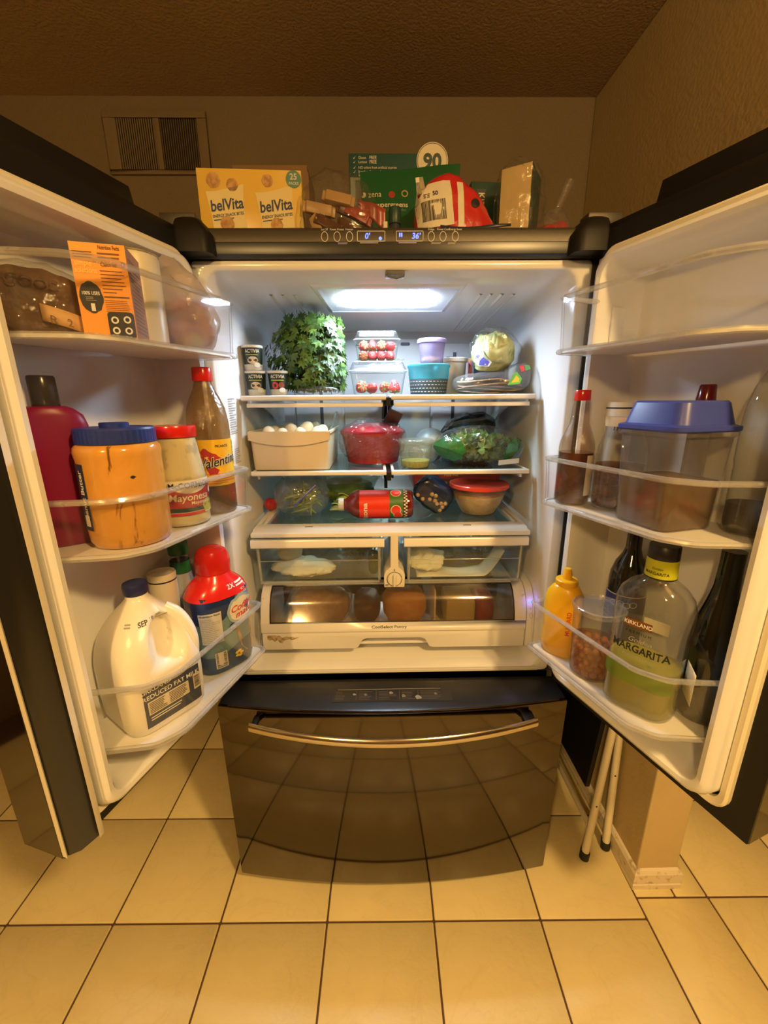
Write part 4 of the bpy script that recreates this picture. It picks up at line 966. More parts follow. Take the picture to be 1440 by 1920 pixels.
# --- bread bag, tea box, pale canister, bag of produce
M['loaf'] = mat('brown_loaf', (0.105, 0.048, 0.014), 0.6, bump=(40, 0.4), vary=(18, (0.22, 0.115, 0.04), 0.4, 0.75))
loc, rz = at('L', 0.318, -0.006, LT, rad(8))
bb = thing('bread_bag', 'brown loaf in a shiny clear bag at the outer end of the upper left bin', 'bread', loc, rz)
g = G(); bag(g, 0.060, 0.036, 0.046, 0.003, 22, 3, 40, 24, 3.2); g.build('loaf', 'loaf', bb)
g = G(); bag(g, 0.066, 0.040, 0.049, 0.005, 24, 4, 56, 30, 3.0); bgo = g.build('clear_wrap', 'film', bb, angle=12)
fbg = onsurf(bgo, rad(0), 0.070, flat=True, eps=0.0015)
text('GOOD', 0.020, 'loaf', bb, lambda x, y: fbg(x - 0.005, y), name='wrap_print', shear=0.2)
M['kraft'] = mat('tan_paper_tag', (0.62, 0.38, 0.16), 0.6)
g = G(); g.sheet(lambda u, v: Vector((-0.002 + 0.058 * u, -0.043 - 0.008 * sin(u * 3), 0.006 + 0.016 * (1 - u) + (v - 0.5) * 0.022 + 0.011)), 8, 2); g.build('paper_tag', 'kraft', bb, solid=0.0006)
text('R', 0.016, 'loaf', bb, lambda x, y: Vector((0.010 + x, -0.0515, 0.022 + y - 0.25 * x)), name='tag_print'); text('2', 0.014, 'loaf', bb, lambda x, y: Vector((0.028 + x, -0.0535, 0.020 + y - 0.25 * x)), name='tag_print')

M['orange'] = mat('orange_card', (0.90, 0.36, 0.035), 0.45); M['browncard'] = mat('brown_card', (0.36, 0.155, 0.04), 0.5); M['browntxt'] = mat('dark_brown_print', (0.17, 0.055, 0.012), 0.5)
loc, rz = at('L', 0.262, 0.077, LT, rad(-14))
tb = thing('tea_box', 'small orange carton with nutrition facts panel in the upper left door bin', 'box', loc, rz)
g = G(); g.cur = 0; W_, D_, H_ = 0.068, 0.078, 0.124
g.box(-W_ / 2, W_ / 2, -D_ / 2, D_ / 2, 0, H_); g.mi = [0] * 6; g.mi[5] = 1
g.build('carton', ['orange', 'browncard'], tb, smooth=False)
f = front(-D_ / 2, 0, 0)
text('Nutrition Facts', 0.0072, 'browntxt', tb, lambda x, y: f(x + 0.014, y + 0.119), bold=0.02, sx=0.6)
text('Calories', 0.0085, 'browntxt', tb, lambda x, y: f(x + 0.011, y + 0.098), bold=0.02, sx=0.7); text('0', 0.011, 'browntxt', tb, lambda x, y: f(x + 0.029, y + 0.0985), bold=0.02)
bars('panel_print', 'browntxt', tb, f, -0.001, 0.030, 0.060, 0.092, 7, 4, 0.22, 0.5); bars('panel_print', 'browntxt', tb, f, -0.001, 0.030, 0.104, 0.114, 2, 5, 0.4, 0.2); bars('panel_print', 'browntxt', tb, f, -0.001, 0.031, 0.0555, 0.0575, 1, 5, 0.9, 0)
bars('panel_print', 'browncard', tb, f, -0.001, 0.030, 0.036, 0.053, 7, 6, 0.3, 0.1)
bars('panel_print', 'browntxt', tb, f, -0.031, -0.006, 0.104, 0.114, 3, 7, 0.35, 0.2)
M['lightorange'] = mat('pale_orange_print', (0.95, 0.62, 0.14), 0.5)
text('simple', 0.010, 'lightorange', tb, lambda x, y: f(x - 0.020, y + 0.098), bold=0.02, sx=0.8); text('solutions', 0.010, 'lightorange', tb, lambda x, y: f(x - 0.018, y + 0.089), bold=0.02, sx=0.75)
disc('black_badge', 'ink', tb, f, -0.017, 0.055, 0.0145, 22, 0.0205, 0.04)
f2 = front(-D_ / 2 - 0.0005, 0, 0); text('100% USES', 0.0062, 'inkw', tb, lambda x, y: f2(x - 0.017, y + 0.060), bold=0.02, sx=0.8); bars('badge_print', 'inkgrey', tb, f2, -0.024, -0.011, 0.050, 0.056, 3, 2, 0.4); patch('badge_print', 'inkw', tb, f2, -0.019, -0.014, 0.037, 0.047)
poly('black_panel', 'ink', tb, lambda x, y: f(x + 0.016, y + 0.019), [(p[0], p[1]) for p in rrect(0.034, 0.036, 0.005, 0)])
for x, y in ((0.008, 0.026), (0.024, 0.027), (0.008, 0.012), (0.024, 0.012)): ring('panel_icon', tb, lambda u, v, x=x, y=y: f2(x + u, y + v), 0.005, 0.005, 0.0022, 'inkw', 12)
fs = lambda x, y: Vector((W_ / 2 + 0.0006, x, y))
bars('side_print', 'browntxt', tb, fs, -0.032, 0.034, 0.010, 0.112, 18, 9, 0.4, 0.35)

M['palecan'] = mat('pale_canister', (0.66, 0.62, 0.50), 0.3); M['canrim'] = mat('canister_rim', (0.55, 0.50, 0.36), 0.25, metal=0.6)
loc, rz = at('L', 0.181, 0.046, LT)
pc = thing('pale_canister', 'plain pale canister with rolled metal rim beside the orange carton', 'canister', loc, rz)
g = G(); g.lathe([(0.036, 0.0), (0.0385, 0.002), (0.0385, 0.140), (0.0365, 0.146), (0.034, 0.148)], 44); g.build('canister_body', 'palecan', pc, angle=50)
g = G(); g.tube([(0.0372 * cos(2 * pi * i / 36), 0.0372 * sin(2 * pi * i / 36), 0.146) for i in range(36)], 0.0016, 6, closed=True); g.build('metal_rim', 'canrim', pc)
g = G(); g.lathe([(0.036, 0.1445), (0.030, 0.1435)], 36); g.build('lid', 'cream_paper', pc)

M['produce'] = mat('dusky_produce', (0.50, 0.20, 0.20), 0.5, vary=(9, (0.55, 0.30, 0.16), 0.45, 0.7))
M['white_bag'] = clear('thin_white_bag', (0.88, 0.84, 0.80), haze=0.42, hazecol=(0.84, 0.74, 0.70), rough=0.25, refl=0.06, edge=0.35, bump=(22, 0.6))
loc, rz = at('L', 0.096, 0.072, LT)
pb_ = thing('produce_bag', 'thin white produce bag of reddish roots at the hinge end of the upper left bin', 'bag', loc, rz)
g = G()
for k, (x, y, z, r_) in enumerate(((-0.016, -0.010, 0.030, 0.025), (0.018, -0.006, 0.030, 0.025), (-0.002, 0.012, 0.034, 0.026), (-0.010, -0.004, 0.072, 0.025), (0.014, 0.006, 0.068, 0.023))):
    bag(g, r_, r_ * 0.95, r_ * 0.9, 0.003, 30, k, 20, 12, 2.0, False, Matrix.Translation((x, y, z - r_ * 0.9 + 0.003)))
g.build('roots', 'produce', pb_)
g = G(); bag(g, 0.052, 0.042, 0.080, 0.006, 24, 9, 56, 36, 2.4, shape=lambda v: (v.x * (1.0 - 0.42 * max(0, v.z - 0.07) / 0.09) - 0.20 * max(0, v.z - 0.06), v.y * (1 - 0.5 * max(0, v.z - 0.08) / 0.09), v.z))
bo = g.build('thin_bag', 'white_bag', pb_, angle=25)
fb2 = onsurf(bo, rad(-5), 0.118, flat=True, eps=0.0015); text('Br', 0.016, 'ink', pb_, lambda x, y: fb2(x * 0.75 - y * 0.66 - 0.012, y * 0.75 - x * 0.66), name='bag_print', bold=0.01); text('ed', 0.014, 'inkgrey', pb_, lambda x, y: fb2(x * 0.75 + 0.004, y * 0.75 - 0.024 - x * 0.4), name='bag_print')

# ---------------------------------------------------------------- right door
M['redbrown'] = mat('red_brown_sauce', (0.085, 0.020, 0.008), 0.12, coat=0.4)
M['speckglass'] = clear('speckled_neck_glass', (0.90, 0.82, 0.70), haze=0.07, hazecol=(0.4, 0.25, 0.12), rough=0.03, refl=0.06, edge=0.8, bump=(150, 0.25))
loc, rz = at('R', 0.084, 0.092, RM)
hs = thing('hot_sauce_bottle', 'narrow necked brown hot sauce bottle with small red cap in the right door bin', 'bottle', loc, rz)
prof = [(0.028, 0.0), (0.0325, 0.003), (0.0340, 0.009), (0.0340, 0.118), (0.0325, 0.130), (0.0250, 0.150), (0.0190, 0.165), (0.0160, 0.195), (0.0140, 0.212)]
g = G(); g.lathe(prof, 40); ho = g.build('bottle_glass', 'speckglass', hs, angle=60)
g = G(); g.lathe([(0.0275, 0.002), (0.0318, 0.005), (0.0325, 0.010), (0.0325, 0.108)], 36); g.build('sauce', 'redbrown', hs)
g = G(); g.lathe([(0.0150, 0.210), (0.0155, 0.212), (0.0148, 0.229), (0.0140, 0.2305)], 26); g.build('cap', 'redcap', hs, angle=50)
patch('paper_label', 'label_cream', hs, onsurf(ho, rad(62), 0.062, rref=0.034), -0.014, 0.03, -0.040, 0.042, 8, 1)

M['brine'] = liquid('dark_brine', (0.16, 0.06, 0.02), 0.10, (0.70, 0.42, 0.24)); M['cherry'] = mat('dark_red_fruit', (0.22, 0.05, 0.03), 0.3, vary=(60, (0.25, 0.08, 0.03), 0.4, 0.7))
loc, rz = at('R', 0.146, 0.038, RM)
cj = thing('fruit_jar', 'squat glass jar with cream lid and dark round fruit in brine', 'jar', loc, rz)
prof = [(0.038, 0.0), (0.043, 0.003), (0.0450, 0.010), (0.0455, 0.030), (0.0455, 0.105), (0.0440, 0.122), (0.0380, 0.140), (0.0340, 0.150), (0.0335, 0.168)]
g = G(); g.lathe(prof, 44); g.build('jar_glass', 'glass', cj, angle=60)
g = G(); g.lathe([(0.0355, 0.162), (0.0362, 0.164), (0.0362, 0.178), (0.0355, 0.180)], 40); g.build('lid', 'cream_paper', cj, angle=50)
g = G(); g.lathe([(0.036, 0.003), (0.0420, 0.006), (0.0440, 0.012), (0.0440, 0.088)], 36); g.build('brine', 'brine', cj, angle=60)
cj_p = Vector(loc); rd = random.Random(4)
gs = G(); gs.loft([sell(r_, r_, z, 2, 14) for r_, z in ((0.002, -0.0105), (0.006, -0.0095), (0.0098, -0.005), (0.0108, 0), (0.0098, 0.005), (0.006, 0.0095), (0.0025, 0.0092))])
base = None
for k in range(24):
    lay, i = divmod(k, 8); a = 2 * pi * (i + 0.5 * (lay % 2)) / 8; r_ = 0.0305
    o = gs.build('pickled_fruit', 'cherry') if base is None else base.copy()
    if base is None: base = o
    else: col.objects.link(o)
    o.location = cj_p + Vector((r_ * cos(a), r_ * sin(a), 0.0145 + lay * 0.0215)); o.rotation_euler = (rd.random() * 3, rd.random() * 3, 0)
    tag(o, 'dark red round fruit packed in the squat glass jar', 'fruit', 'round fruit in the glass jar')

loc, rz = at('R', 0.086, -0.012, RM)
wc = thing('white_tin', 'tall white tin with black line round its top, behind the fruit jar', 'tin', loc, rz)
g = G(); g.lathe([(0.025, 0.0), (0.0268, 0.002), (0.0268, 0.200), (0.0255, 0.206)], 36); g.build('tin_body', 'label_white', wc, angle=50)
g = G(); g.lathe([(0.0271, 0.193), (0.0271, 0.196)], 36, False, False); g.build('black_line', 'ink', wc)
text('4.', 0.013, 'ink', wc, cyl(0.0268, rad(-10), 0.172), bold=0.02, shear=0.2); text('TH', 0.014, 'ink', wc, cyl(0.0268, rad(-4), 0.154), bold=0.02, shear=0.1)

# blue-lidded pitcher tub
M['pitcherlid'] = mat('cornflower_blue_lid', (0.04, 0.06, 0.34), 0.32); M['tea'] = liquid('amber_liquid', (0.26, 0.14, 0.035), 0.65, (0.60, 0.40, 0.16)); M['carrot'] = mat('orange_carrot', (0.72, 0.22, 0.05), 0.4)
loc, rz = at('R', 0.257, 0.056, RM, rad(-40))
pt_ = thing('food_tub', 'square translucent tub of pickled vegetables with stepped blue lid', 'container', loc, rz)
g = G()
g.loft([rrect(0.104, 0.104, 0.018, 0.0, 5), rrect(0.110, 0.110, 0.020, 0.004, 5), rrect(0.122, 0.122, 0.020, 0.152, 5), rrect(0.131, 0.131, 0.022, 0.156, 5), rrect(0.131, 0.131, 0.022, 0.162, 5)], True, False)
to = g.build('tub_body', 'tub', pt_, angle=45)
g = G(); g.loft([rrect(0.103, 0.103, 0.016, 0.003, 5), rrect(0.107, 0.107, 0.018, 0.006, 5), rrect(0.112, 0.112, 0.018, 0.082, 5)]); g.build('pickling_liquid', 'tea', pt_, angle=45)
g = G(); g.loft([rrect(0.131, 0.131, 0.022, 0.1625, 5), rrect(0.136, 0.136, 0.024, 0.165, 5), rrect(0.136, 0.136, 0.024, 0.171, 5), rrect(0.120, 0.120, 0.022, 0.174, 5), rrect(0.104, 0.104, 0.020, 0.207, 5), rrect(0.098, 0.098, 0.018, 0.210, 5)])
g.build('lid', 'pitcherlid', pt_, angle=30)
gs = G(); gs.lathe([(0.016, -0.004), (0.018, -0.0035), (0.018, 0.0035), (0.016, 0.004)], 18); base = None
for k, (x, y, z, a, b) in enumerate(((-0.012, -0.034, 0.016, 1.1, 0.2), (0.022, -0.032, 0.014, 1.3, -0.4), (0.034, 0.010, 0.020, 0.9, 0.6), (-0.034, -0.020, 0.016, 0.7, 0.9), (0.004, 0.02, 0.024, 0.3, 0.1))):
    o = gs.build('carrot_slice', 'carrot') if base is None else base.copy()
    if base is None: base = o
    else: col.objects.link(o)
    T = Matrix.Translation(loc) @ Matrix.Rotation(rz, 4, 'Z') @ Matrix.Translation((x, y, z + 0.010))
    o.location = T.translation; o.rotation_euler = (a, 0, rz + b); o.scale = (1.1, 1.1, 1)
    tag(o, 'orange carrot slice at the bottom of the blue lidded tub', 'carrot', 'carrot slices in the tub')

M['darkred'] = mat('dark_red_gloss', (0.12, 0.006, 0.008), 0.15)
loc, rz = at('R', 0.236, -0.036, RM)
dc = thing('condiment_bottle', 'bottle with tapered dark red nozzle standing behind the blue lidded tub', 'bottle', loc, rz)
g = G(); g.lathe([(0.017, 0), (0.018, 0.002), (0.018, 0.16), (0.014, 0.19)], 26); g.build('bottle_body', 'redbrown', dc)
g = G(); g.lathe([(0.0165, 0.186), (0.0155, 0.205), (0.0125, 0.234), (0.011, 0.2365)], 26); g.build('nozzle', 'darkred', dc, angle=50)

M['blackcap'] = mat('black_cap', (0.012, 0.012, 0.02), 0.35); M['cola'] = liquid('dark_cola', (0.05, 0.028, 0.012), 0.6, (0.25, 0.18, 0.12))
loc, rz = at('R', 0.348, -0.016, RM)
cbt = thing('ribbed_bottle', 'clear ribbed plastic bottle with dark cap, nearly empty, at the bin end', 'bottle', loc, rz)
prof = [(0.022, 0.0), (0.029, 0.002), (0.0325, 0.012)]
for k in range(9): z = 0.02 + k * 0.010; prof += [(0.0325, z), (0.0318, z + 0.005)]
prof += [(0.0325, 0.112), (0.0335, 0.118), (0.0335, 0.185), (0.0320, 0.205), (0.0255, 0.232), (0.0165, 0.252), (0.0140, 0.262)]
g = G(); g.lathe(prof, 40); g.build('bottle_body', 'glass', cbt, angle=50)
g = G(); g.lathe([(0.021, 0.002), (0.028, 0.004), (0.0310, 0.013), (0.0308, 0.050)], 36); g.build('cola', 'cola', cbt)
g = G(); g.lathe([(0.0155, 0.260), (0.0160, 0.262), (0.0160, 0.281), (0.0145, 0.283)], 26); g.build('cap', 'blackcap', cbt, angle=50)

# mustard
M['mustard'] = mat('mustard_yellow', (0.85, 0.46, 0.012), 0.3)
loc, rz = at('R', 0.091, 0.083, RB, rad(-20))
mu = thing('mustard_bottle', 'yellow squeeze mustard bottle with pointed nozzle at the lower right bin', 'bottle', loc, rz)
g = G(); g.loft([sell(a, b, z, 2.5, 40) for z, a, b in ((0.0, 0.034, 0.024), (0.004, 0.039, 0.029), (0.03, 0.041, 0.031), (0.085, 0.040, 0.030), (0.12, 0.042, 0.031), (0.150, 0.038, 0.029), (0.165, 0.028, 0.025), (0.171, 0.022, 0.022))])
mob = g.build('bottle_body', 'mustard', mu, angle=60)
g = G(); g.lathe([(0.0225, 0.170), (0.0235, 0.172), (0.0235, 0.182), (0.0215, 0.184), (0.0110, 0.185), (0.0105, 0.187), (0.0078, 0.206), (0.0065, 0.209), (0.0035, 0.2095)], 30); g.build('nozzle_cap', 'mustard', mu, angle=35)
fmu = onsurf(mob, rad(42), 0.09, rref=0.038); text('MUSTARD', 0.013, 'inkred', mu, lambda x, y: fmu(-y, x), name='label_print', bold=0.01)

# chickpea tub
M['lidclear'] = clear('clear_lid_plastic', (0.93, 0.93, 0.92), haze=0.16, rough=0.07, refl=0.10, edge=0.7, bump=(45, 0.5))
M['bean'] = mat('tan_bean', (0.52, 0.27, 0.09), 0.35, vary=(90, (0.64, 0.38, 0.15), 0.4, 0.7)); M['beanliq'] = liquid('bean_broth', (0.30, 0.15, 0.05), 0.12, (0.85, 0.62, 0.40))
loc, rz = at('R', 0.176, 0.074, RB)
ct = thing('bean_tub', 'round clear deli tub of tan beans with clear lid in the lower right bin', 'container', loc, rz)
ct.scale = (0.93, 0.93, 1.0)
g = G(); g.lathe([(0.042, 0.0), (0.0455, 0.004), (0.0465, 0.03), (0.0520, 0.150), (0.0535, 0.153)], 44, True, False); g.build('tub_body', 'tub', ct, angle=50)
g = G(); g.lathe([(0.0545, 0.148), (0.0555, 0.150), (0.0555, 0.158), (0.0525, 0.160), (0.0505, 0.1555), (0.030, 0.1552)], 44, False, True)
g.build('lid', 'lidclear', ct, angle=40)
g = G(); g.lathe([(0.041, 0.003), (0.0445, 0.006), (0.0480, 0.079)], 36); g.build('broth', 'beanliq', ct)
gs = G(); gs.loft([sell(r_, r_ * 0.95, z, 2, 10) for r_, z in ((0.002, -0.0078), (0.0055, -0.006), (0.0078, 0), (0.0058, 0.006), (0.002, 0.0078))]); base = None; ctp = Vector(loc)
for lay in range(5):
    n = 13
    for i in range(n):
        a = 2 * pi * (i + 0.5 * (lay % 2)) / n; r_ = 0.0328 + 0.0006 * lay
        o = gs.build('bean', 'bean') if base is None else base.copy()
        if base is None: base = o
        else: col.objects.link(o)
        o.location = ctp + Vector((r_ * cos(a), r_ * sin(a), 0.0125 + lay * 0.0135)); o.rotation_euler = (rd.random() * 3, rd.random() * 3, rd.random() * 3)
        tag(o, 'tan bean in the round clear deli tub', 'bean', 'beans in the round tub')

# wine bottle, margarita bottle, dark bottle
M['wineglass'] = mat('black_green_glass', (0.006, 0.008, 0.006), 0.06, coat=0.5); M['winelabel'] = mat('navy_wine_label', (0.02, 0.022, 0.06), 0.5); M['gold'] = mat('gold_line', (0.45, 0.33, 0.16), 0.4)
loc, rz = at('R', 0.160, -0.018, RB)
wb = thing('wine_bottle', 'dark wine bottle with navy label behind the bean tub', 'bottle', loc, rz)
prof = [(0.032, 0.0), (0.0365, 0.003), (0.0375, 0.010), (0.0375, 0.195), (0.0360, 0.212), (0.0290, 0.236), (0.0190, 0.254), (0.0150, 0.268), (0.0143, 0.322), (0.0150, 0.324), (0.0150, 0.332)]
g = G(); g.lathe(prof, 44); wo = g.build('bottle_glass', 'wineglass', wb, angle=60)
patch('wine_label', 'winelabel', wb, onsurf(wo, 0, 0.115, rref=0.0375), -0.052, 0.052, -0.055, 0.056, 20, 1)
patch('gold_line', 'gold', wb, onsurf(wo, 0, 0.115, eps=0.0013, rref=0.0375), -0.052, 0.052, 0.0535, 0.0555, 20, 1)
fw_ = onsurf(wo, 0, 0.150, eps=0.0013, rref=0.0375); q = G()
for k in range(4): q.tube([fw_(-0.020 + 0.012 * k + 0.007 * cos(a), 0.006 * sin(a) + 0.002 * (k % 2)) for a in [2 * pi * i / 14 for i in range(14)]], 0.0006, 5, closed=True)
q.build('label_scrolls', 'label_grey', wb)

M['margliq'] = liquid('lime_margarita', (0.46, 0.42, 0.07), 0.72, (0.82, 0.78, 0.36)); M['greenband'] = clear('green_band_label', (0.52, 0.70, 0.10), haze=0.55, hazecol=(0.30, 0.46, 0.03), rough=0.2, refl=0.03, edge=0.2)
M['neckyel'] = mat('lime_neck_label', (0.48, 0.50, 0.02), 0.4)
loc, rz = at('R', 0.282, 0.066, RB, rad(-14))
mg = thing('margarita_bottle', 'large clear margarita bottle with lime neck label, a third full', 'bottle', loc, rz)
def mring(w, d, r, z): return rrect(w, d, r, z, 7)
RG = [(0.104, 0.074, 0.030, 0.0), (0.118, 0.084, 0.036, 0.004), (0.122, 0.086, 0.038, 0.014), (0.122, 0.086, 0.038, 0.170), (0.126, 0.088, 0.04, 0.190), (0.126, 0.088, 0.042, 0.215), (0.114, 0.082, 0.040, 0.236), (0.088, 0.070, 0.034, 0.252), (0.058, 0.056, 0.0275, 0.262), (0.050, 0.050, 0.0248, 0.268), (0.047, 0.047, 0.0233, 0.298)]
g = G(); g.loft([mring(*r) for r in RG]); mgo = g.build('bottle_glass', 'glass', mg, angle=60)
g = G(); g.loft([mring(r[0] - 0.006, r[1] - 0.006, r[2] - 0.003, r[3] + 0.002) for r in RG[:3]] + [mring(0.116, 0.080, 0.035, 0.100)]); g.build('margarita', 'margliq', mg, angle=60)
g = G(); g.lathe([(0.0254, 0.270), (0.0246, 0.303)], 32, False, False); g.build('neck_label', 'neckyel', mg)
g = G(); g.lathe([(0.0256, 0.268), (0.0258, 0.2705)], 32, False, False); g.build('neck_ring', 'ink', mg)
g = G(); g.lathe([(0.0240, 0.303), (0.0246, 0.305), (0.0240, 0.326), (0.0225, 0.328)], 32); g.build('cap', 'blackcap', mg, angle=50)
fn_ = cyl(0.0250, 0, 0.288); text('MARGARITA', 0.0072, 'ink', mg, lambda x, y: fn_(x, y - 0.009), bold=0.015, name='neck_print'); text('Golden', 0.006, 'ink', mg, lambda x, y: fn_(x, y), shear=0.3, name='neck_print')
fg = onsurf(mgo, 0, 0.0, flat=True)
patch('logo_block', 'browntxt', mg, fg, -0.030, 0.014, 0.176, 0.192, 6, 1)
fg2 = onsurf(mgo, 0, 0.0, eps=0.0014, flat=True)
text('KIRKLAND', 0.0105, 'inkw', mg, lambda x, y: fg2(x - 0.008, y + 0.184), bold=0.02, sx=0.9)
text('P R E M I U M', 0.0085, 'ink', mg, lambda x, y: fg(x - 0.006, y + 0.166), sx=0.85); text('Golden', 0.013, 'inkgrey', mg, lambda x, y: fg(x - 0.002, y + 0.152), shear=0.3)
text('MARGARITA', 0.0205, 'ink', mg, lambda x, y: fg(x + 0.0, y + 0.134), bold=0.022, sx=0.82); text('READY TO DRINK', 0.0065, 'inkgrey', mg, lambda x, y: fg(x, y + 0.119))
fgg = onsurf(mgo, 0, 0.0, eps=0.0010, rref=0.055); patch('green_band', 'greenband', mg, fgg, -0.072, 0.062, 0.062, 0.096, 24, 1)
patch('band_line', 'darkgreen', mg, onsurf(mgo, 0, 0.0, eps=0.0014, rref=0.055), -0.072, 0.062, 0.0965, 0.099, 24, 1)
patch('back_label', 'label_cream', mg, onsurf(mgo, pi, 0.0, eps=0.001, flat=True), -0.02, 0.024, 0.135, 0.160, 4, 2)
g = G(); g.sheet(lambda u, v: Vector((0.0625 + 0.020 * u, 0.012 - 0.03 * u, 0.062 + 0.062 * v - 0.008 * u)), 3, 3); g.build('loose_label', 'label_cream', mg, solid=0.0006)

loc, rz = at('R', 0.342, -0.016, RB)
db = thing('dark_bottle', 'tall black glass bottle standing beside the margarita bottle', 'bottle', loc, rz)
g = G(); g.lathe([(0.033, 0.0), (0.0380, 0.003), (0.0390, 0.012), (0.0390, 0.120), (0.0380, 0.155), (0.0330, 0.195), (0.0240, 0.230), (0.0185, 0.260), (0.0172, 0.300), (0.0175, 0.325)], 44); g.build('bottle_glass', 'wineglass', db, angle=60)

# ================================================================== food on the shelves
Z1, Z2, Z3 = S1 + 0.001, S2 + 0.001, 1.1050
def leafmat(name, c, c2, rough=0.42):
    mt, nt, out = _new(name); N = nt.nodes.new
    b = N('ShaderNodeBsdfPrincipled'); b.inputs['Roughness'].default_value = rough
    tl = N('ShaderNodeBsdfTranslucent'); mx = N('ShaderNodeMixShader'); mx.inputs[0].default_value = 0.25
    oi = N('ShaderNodeObjectInfo'); tc = N('ShaderNodeTexCoord'); n = N('ShaderNodeTexNoise'); n.inputs['Scale'].default_value = 30
    ad = N('ShaderNodeMath'); ad.operation = 'ADD'; r = N('ShaderNodeValToRGB'); r.color_ramp.elements[0].position = 0.5; r.color_ramp.elements[1].position = 1.4 if False else 1.0
    ml = N('ShaderNodeMath'); ml.operation = 'MULTIPLY'; ml.inputs[1].default_value = 0.5
    r.color_ramp.elements[0].color = (*c, 1); r.color_ramp.elements[1].color = (*c2, 1)
    nt.links.new(tc.outputs['Object'], n.inputs['Vector']); nt.links.new(oi.outputs['Random'], ml.inputs[0]); nt.links.new(ml.outputs[0], ad.inputs[0]); nt.links.new(n.outputs['Fac'], ad.inputs[1])
    nt.links.new(ad.outputs[0], r.inputs[0]); nt.links.new(r.outputs[0], b.inputs['Base Color']); nt.links.new(r.outputs[0], tl.inputs[0])
    nt.links.new(b.outputs[0], mx.inputs[1]); nt.links.new(tl.outputs[0], mx.inputs[2]); nt.links.new(mx.outputs[0], out.inputs[0]); return mt
M['parsley'] = leafmat('parsley_leaf', (0.022, 0.060, 0.010), (0.11, 0.21, 0.03)); M['stem'] = mat('green_stem', (0.10, 0.18, 0.04), 0.45)
M['salad'] = leafmat('salad_leaf', (0.10, 0.20, 0.035), (0.30, 0.42, 0.10)); M['lettuce'] = leafmat('pale_lettuce', (0.42, 0.52, 0.16), (0.62, 0.66, 0.32), 0.4)

# --- yoghurt cups
M['yog_dark'] = mat('dark_olive_sleeve', (0.012, 0.020, 0.008), 0.35); M['yog_cup'] = mat('cream_cup', (0.74, 0.70, 0.58), 0.4); M['yog_pic'] = mat('vanilla_print', (0.50, 0.36, 0.20), 0.5, vary=(60, (0.62, 0.52, 0.36), 0.4, 0.6))
M['foil'] = mat('cup_foil_lid', (0.55, 0.55, 0.52), 0.3, metal=0.6)
def yog(x, y, z, rz, label, berry=False):
    t = thing('yoghurt_cup', label, 'yoghurt', (x, y, z), rz, 'small yoghurt cups')
    pr = [(0.0205, 0.0), (0.0225, 0.002), (0.0265, 0.058), (0.0285, 0.060), (0.0285, 0.063)]
    q = G(); q.lathe(pr, 32); c = q.build('cup', 'yog_cup', t, angle=50)
    q = G(); q.lathe([(0.0288, 0.0628), (0.0288, 0.0640), (0.012, 0.0643)], 32); q.build('foil_lid', 'foil', t)
    f = onsurf(c, 0, 0, eps=0.0006, rref=0.025); patch('sleeve', 'yog_dark', t, f, -0.036, 0.036, 0.016, 0.0575, 20, 2)
    f1 = onsurf(c, 0, 0, eps=0.0011, rref=0.025)
    if berry:
        ring('fruit_print', t, lambda u, v: f1(-0.007 + u, 0.026 + v), 0.0085, 0.0095, 0.005, 'strawb'); disc('fruit_print', 'cherry', t, f1, 0.010, 0.027, 0.008, 12)
        patch('green_line', 'lime', t, f1, -0.018, 0.016, 0.0385, 0.0405, 6, 1)
    else:
        disc('vanilla_print', 'yog_pic', t, f1, 0.0, 0.026, 0.014, 16, 0.0095)
        f2 = onsurf(c, 0, 0, eps=0.0015, rref=0.025); poly('vanilla_pod', 'browntxt', t, f2, [(-0.012, 0.029), (0.004, 0.024), (0.004, 0.0255), (-0.012, 0.031)]); poly('vanilla_pod', 'browntxt', t, f2, [(0.002, 0.027), (0.014, 0.021), (0.014, 0.023), (0.002, 0.0285)])
        bars('sleeve_print', 'lime', t, f1, -0.018, 0.016, 0.0385, 0.0405, 1, 1, 0.8, 0.2, 6)
    disc('cream_swirl', 'yog_cup', t, onsurf(c, 0, 0, eps=0.0020, rref=0.025), 0.012, 0.014, 0.009, 12, 0.0065)
    text('ACTIVIA', 0.0125, 'label_cream', t, lambda u, v: f1(u, 0.0485 + v), bold=0.01, sx=0.78); return t
M['strawb'] = mat('strawberry_red', (0.55, 0.028, 0.03), 0.3, bump=(240, 0.5), vary=(40, (0.72, 0.10, 0.07), 0.5, 0.8))
yog(-0.362, 0.185, Z1, rad(12), 'lower vanilla yoghurt cup on the top shelf against the side wall'); yog(-0.303, 0.190, Z1, rad(8), 'yoghurt cup with red berries printed on it, beside the parsley', True); yog(-0.367, 0.190, Z1 + 0.0645, rad(14), 'vanilla yoghurt cup stacked on another cup')

# --- parsley bunch
par = thing('parsley_bunch', 'big leafy bunch of dark green parsley on the top shelf', 'parsley', (-0.220, 0.285, Z1))
def leaf_geo(n=3, s=0.017):
    V = [(0, 0, 0)]; P = []
    lob = [(-1.15, 0.75), (-0.75, 0.60), (-0.55, 1.0), (-0.25, 0.65), (0.0, 1.15), (0.25, 0.65), (0.55, 1.0), (0.75, 0.60), (1.15, 0.75)]
    for a, r_ in lob: P.append((s * r_ * sin(a * 1.1), s * r_ * cos(a * 1.1), s * 0.18 * (r_ - 0.6) * (1 if abs(a) > 0.1 else -1)))
    V += P + [(-0.0008, -s * 1.1, -0.001), (0.0008, -s * 1.1, -0.001)]
    F_ = [(0, i + 2, i + 1) for i in range(len(P) - 1)] + [(0, len(P) + 2, len(P) + 1)]
    return V, F_
lv, lf = leaf_geo(); base = None; rd = random.Random(11)
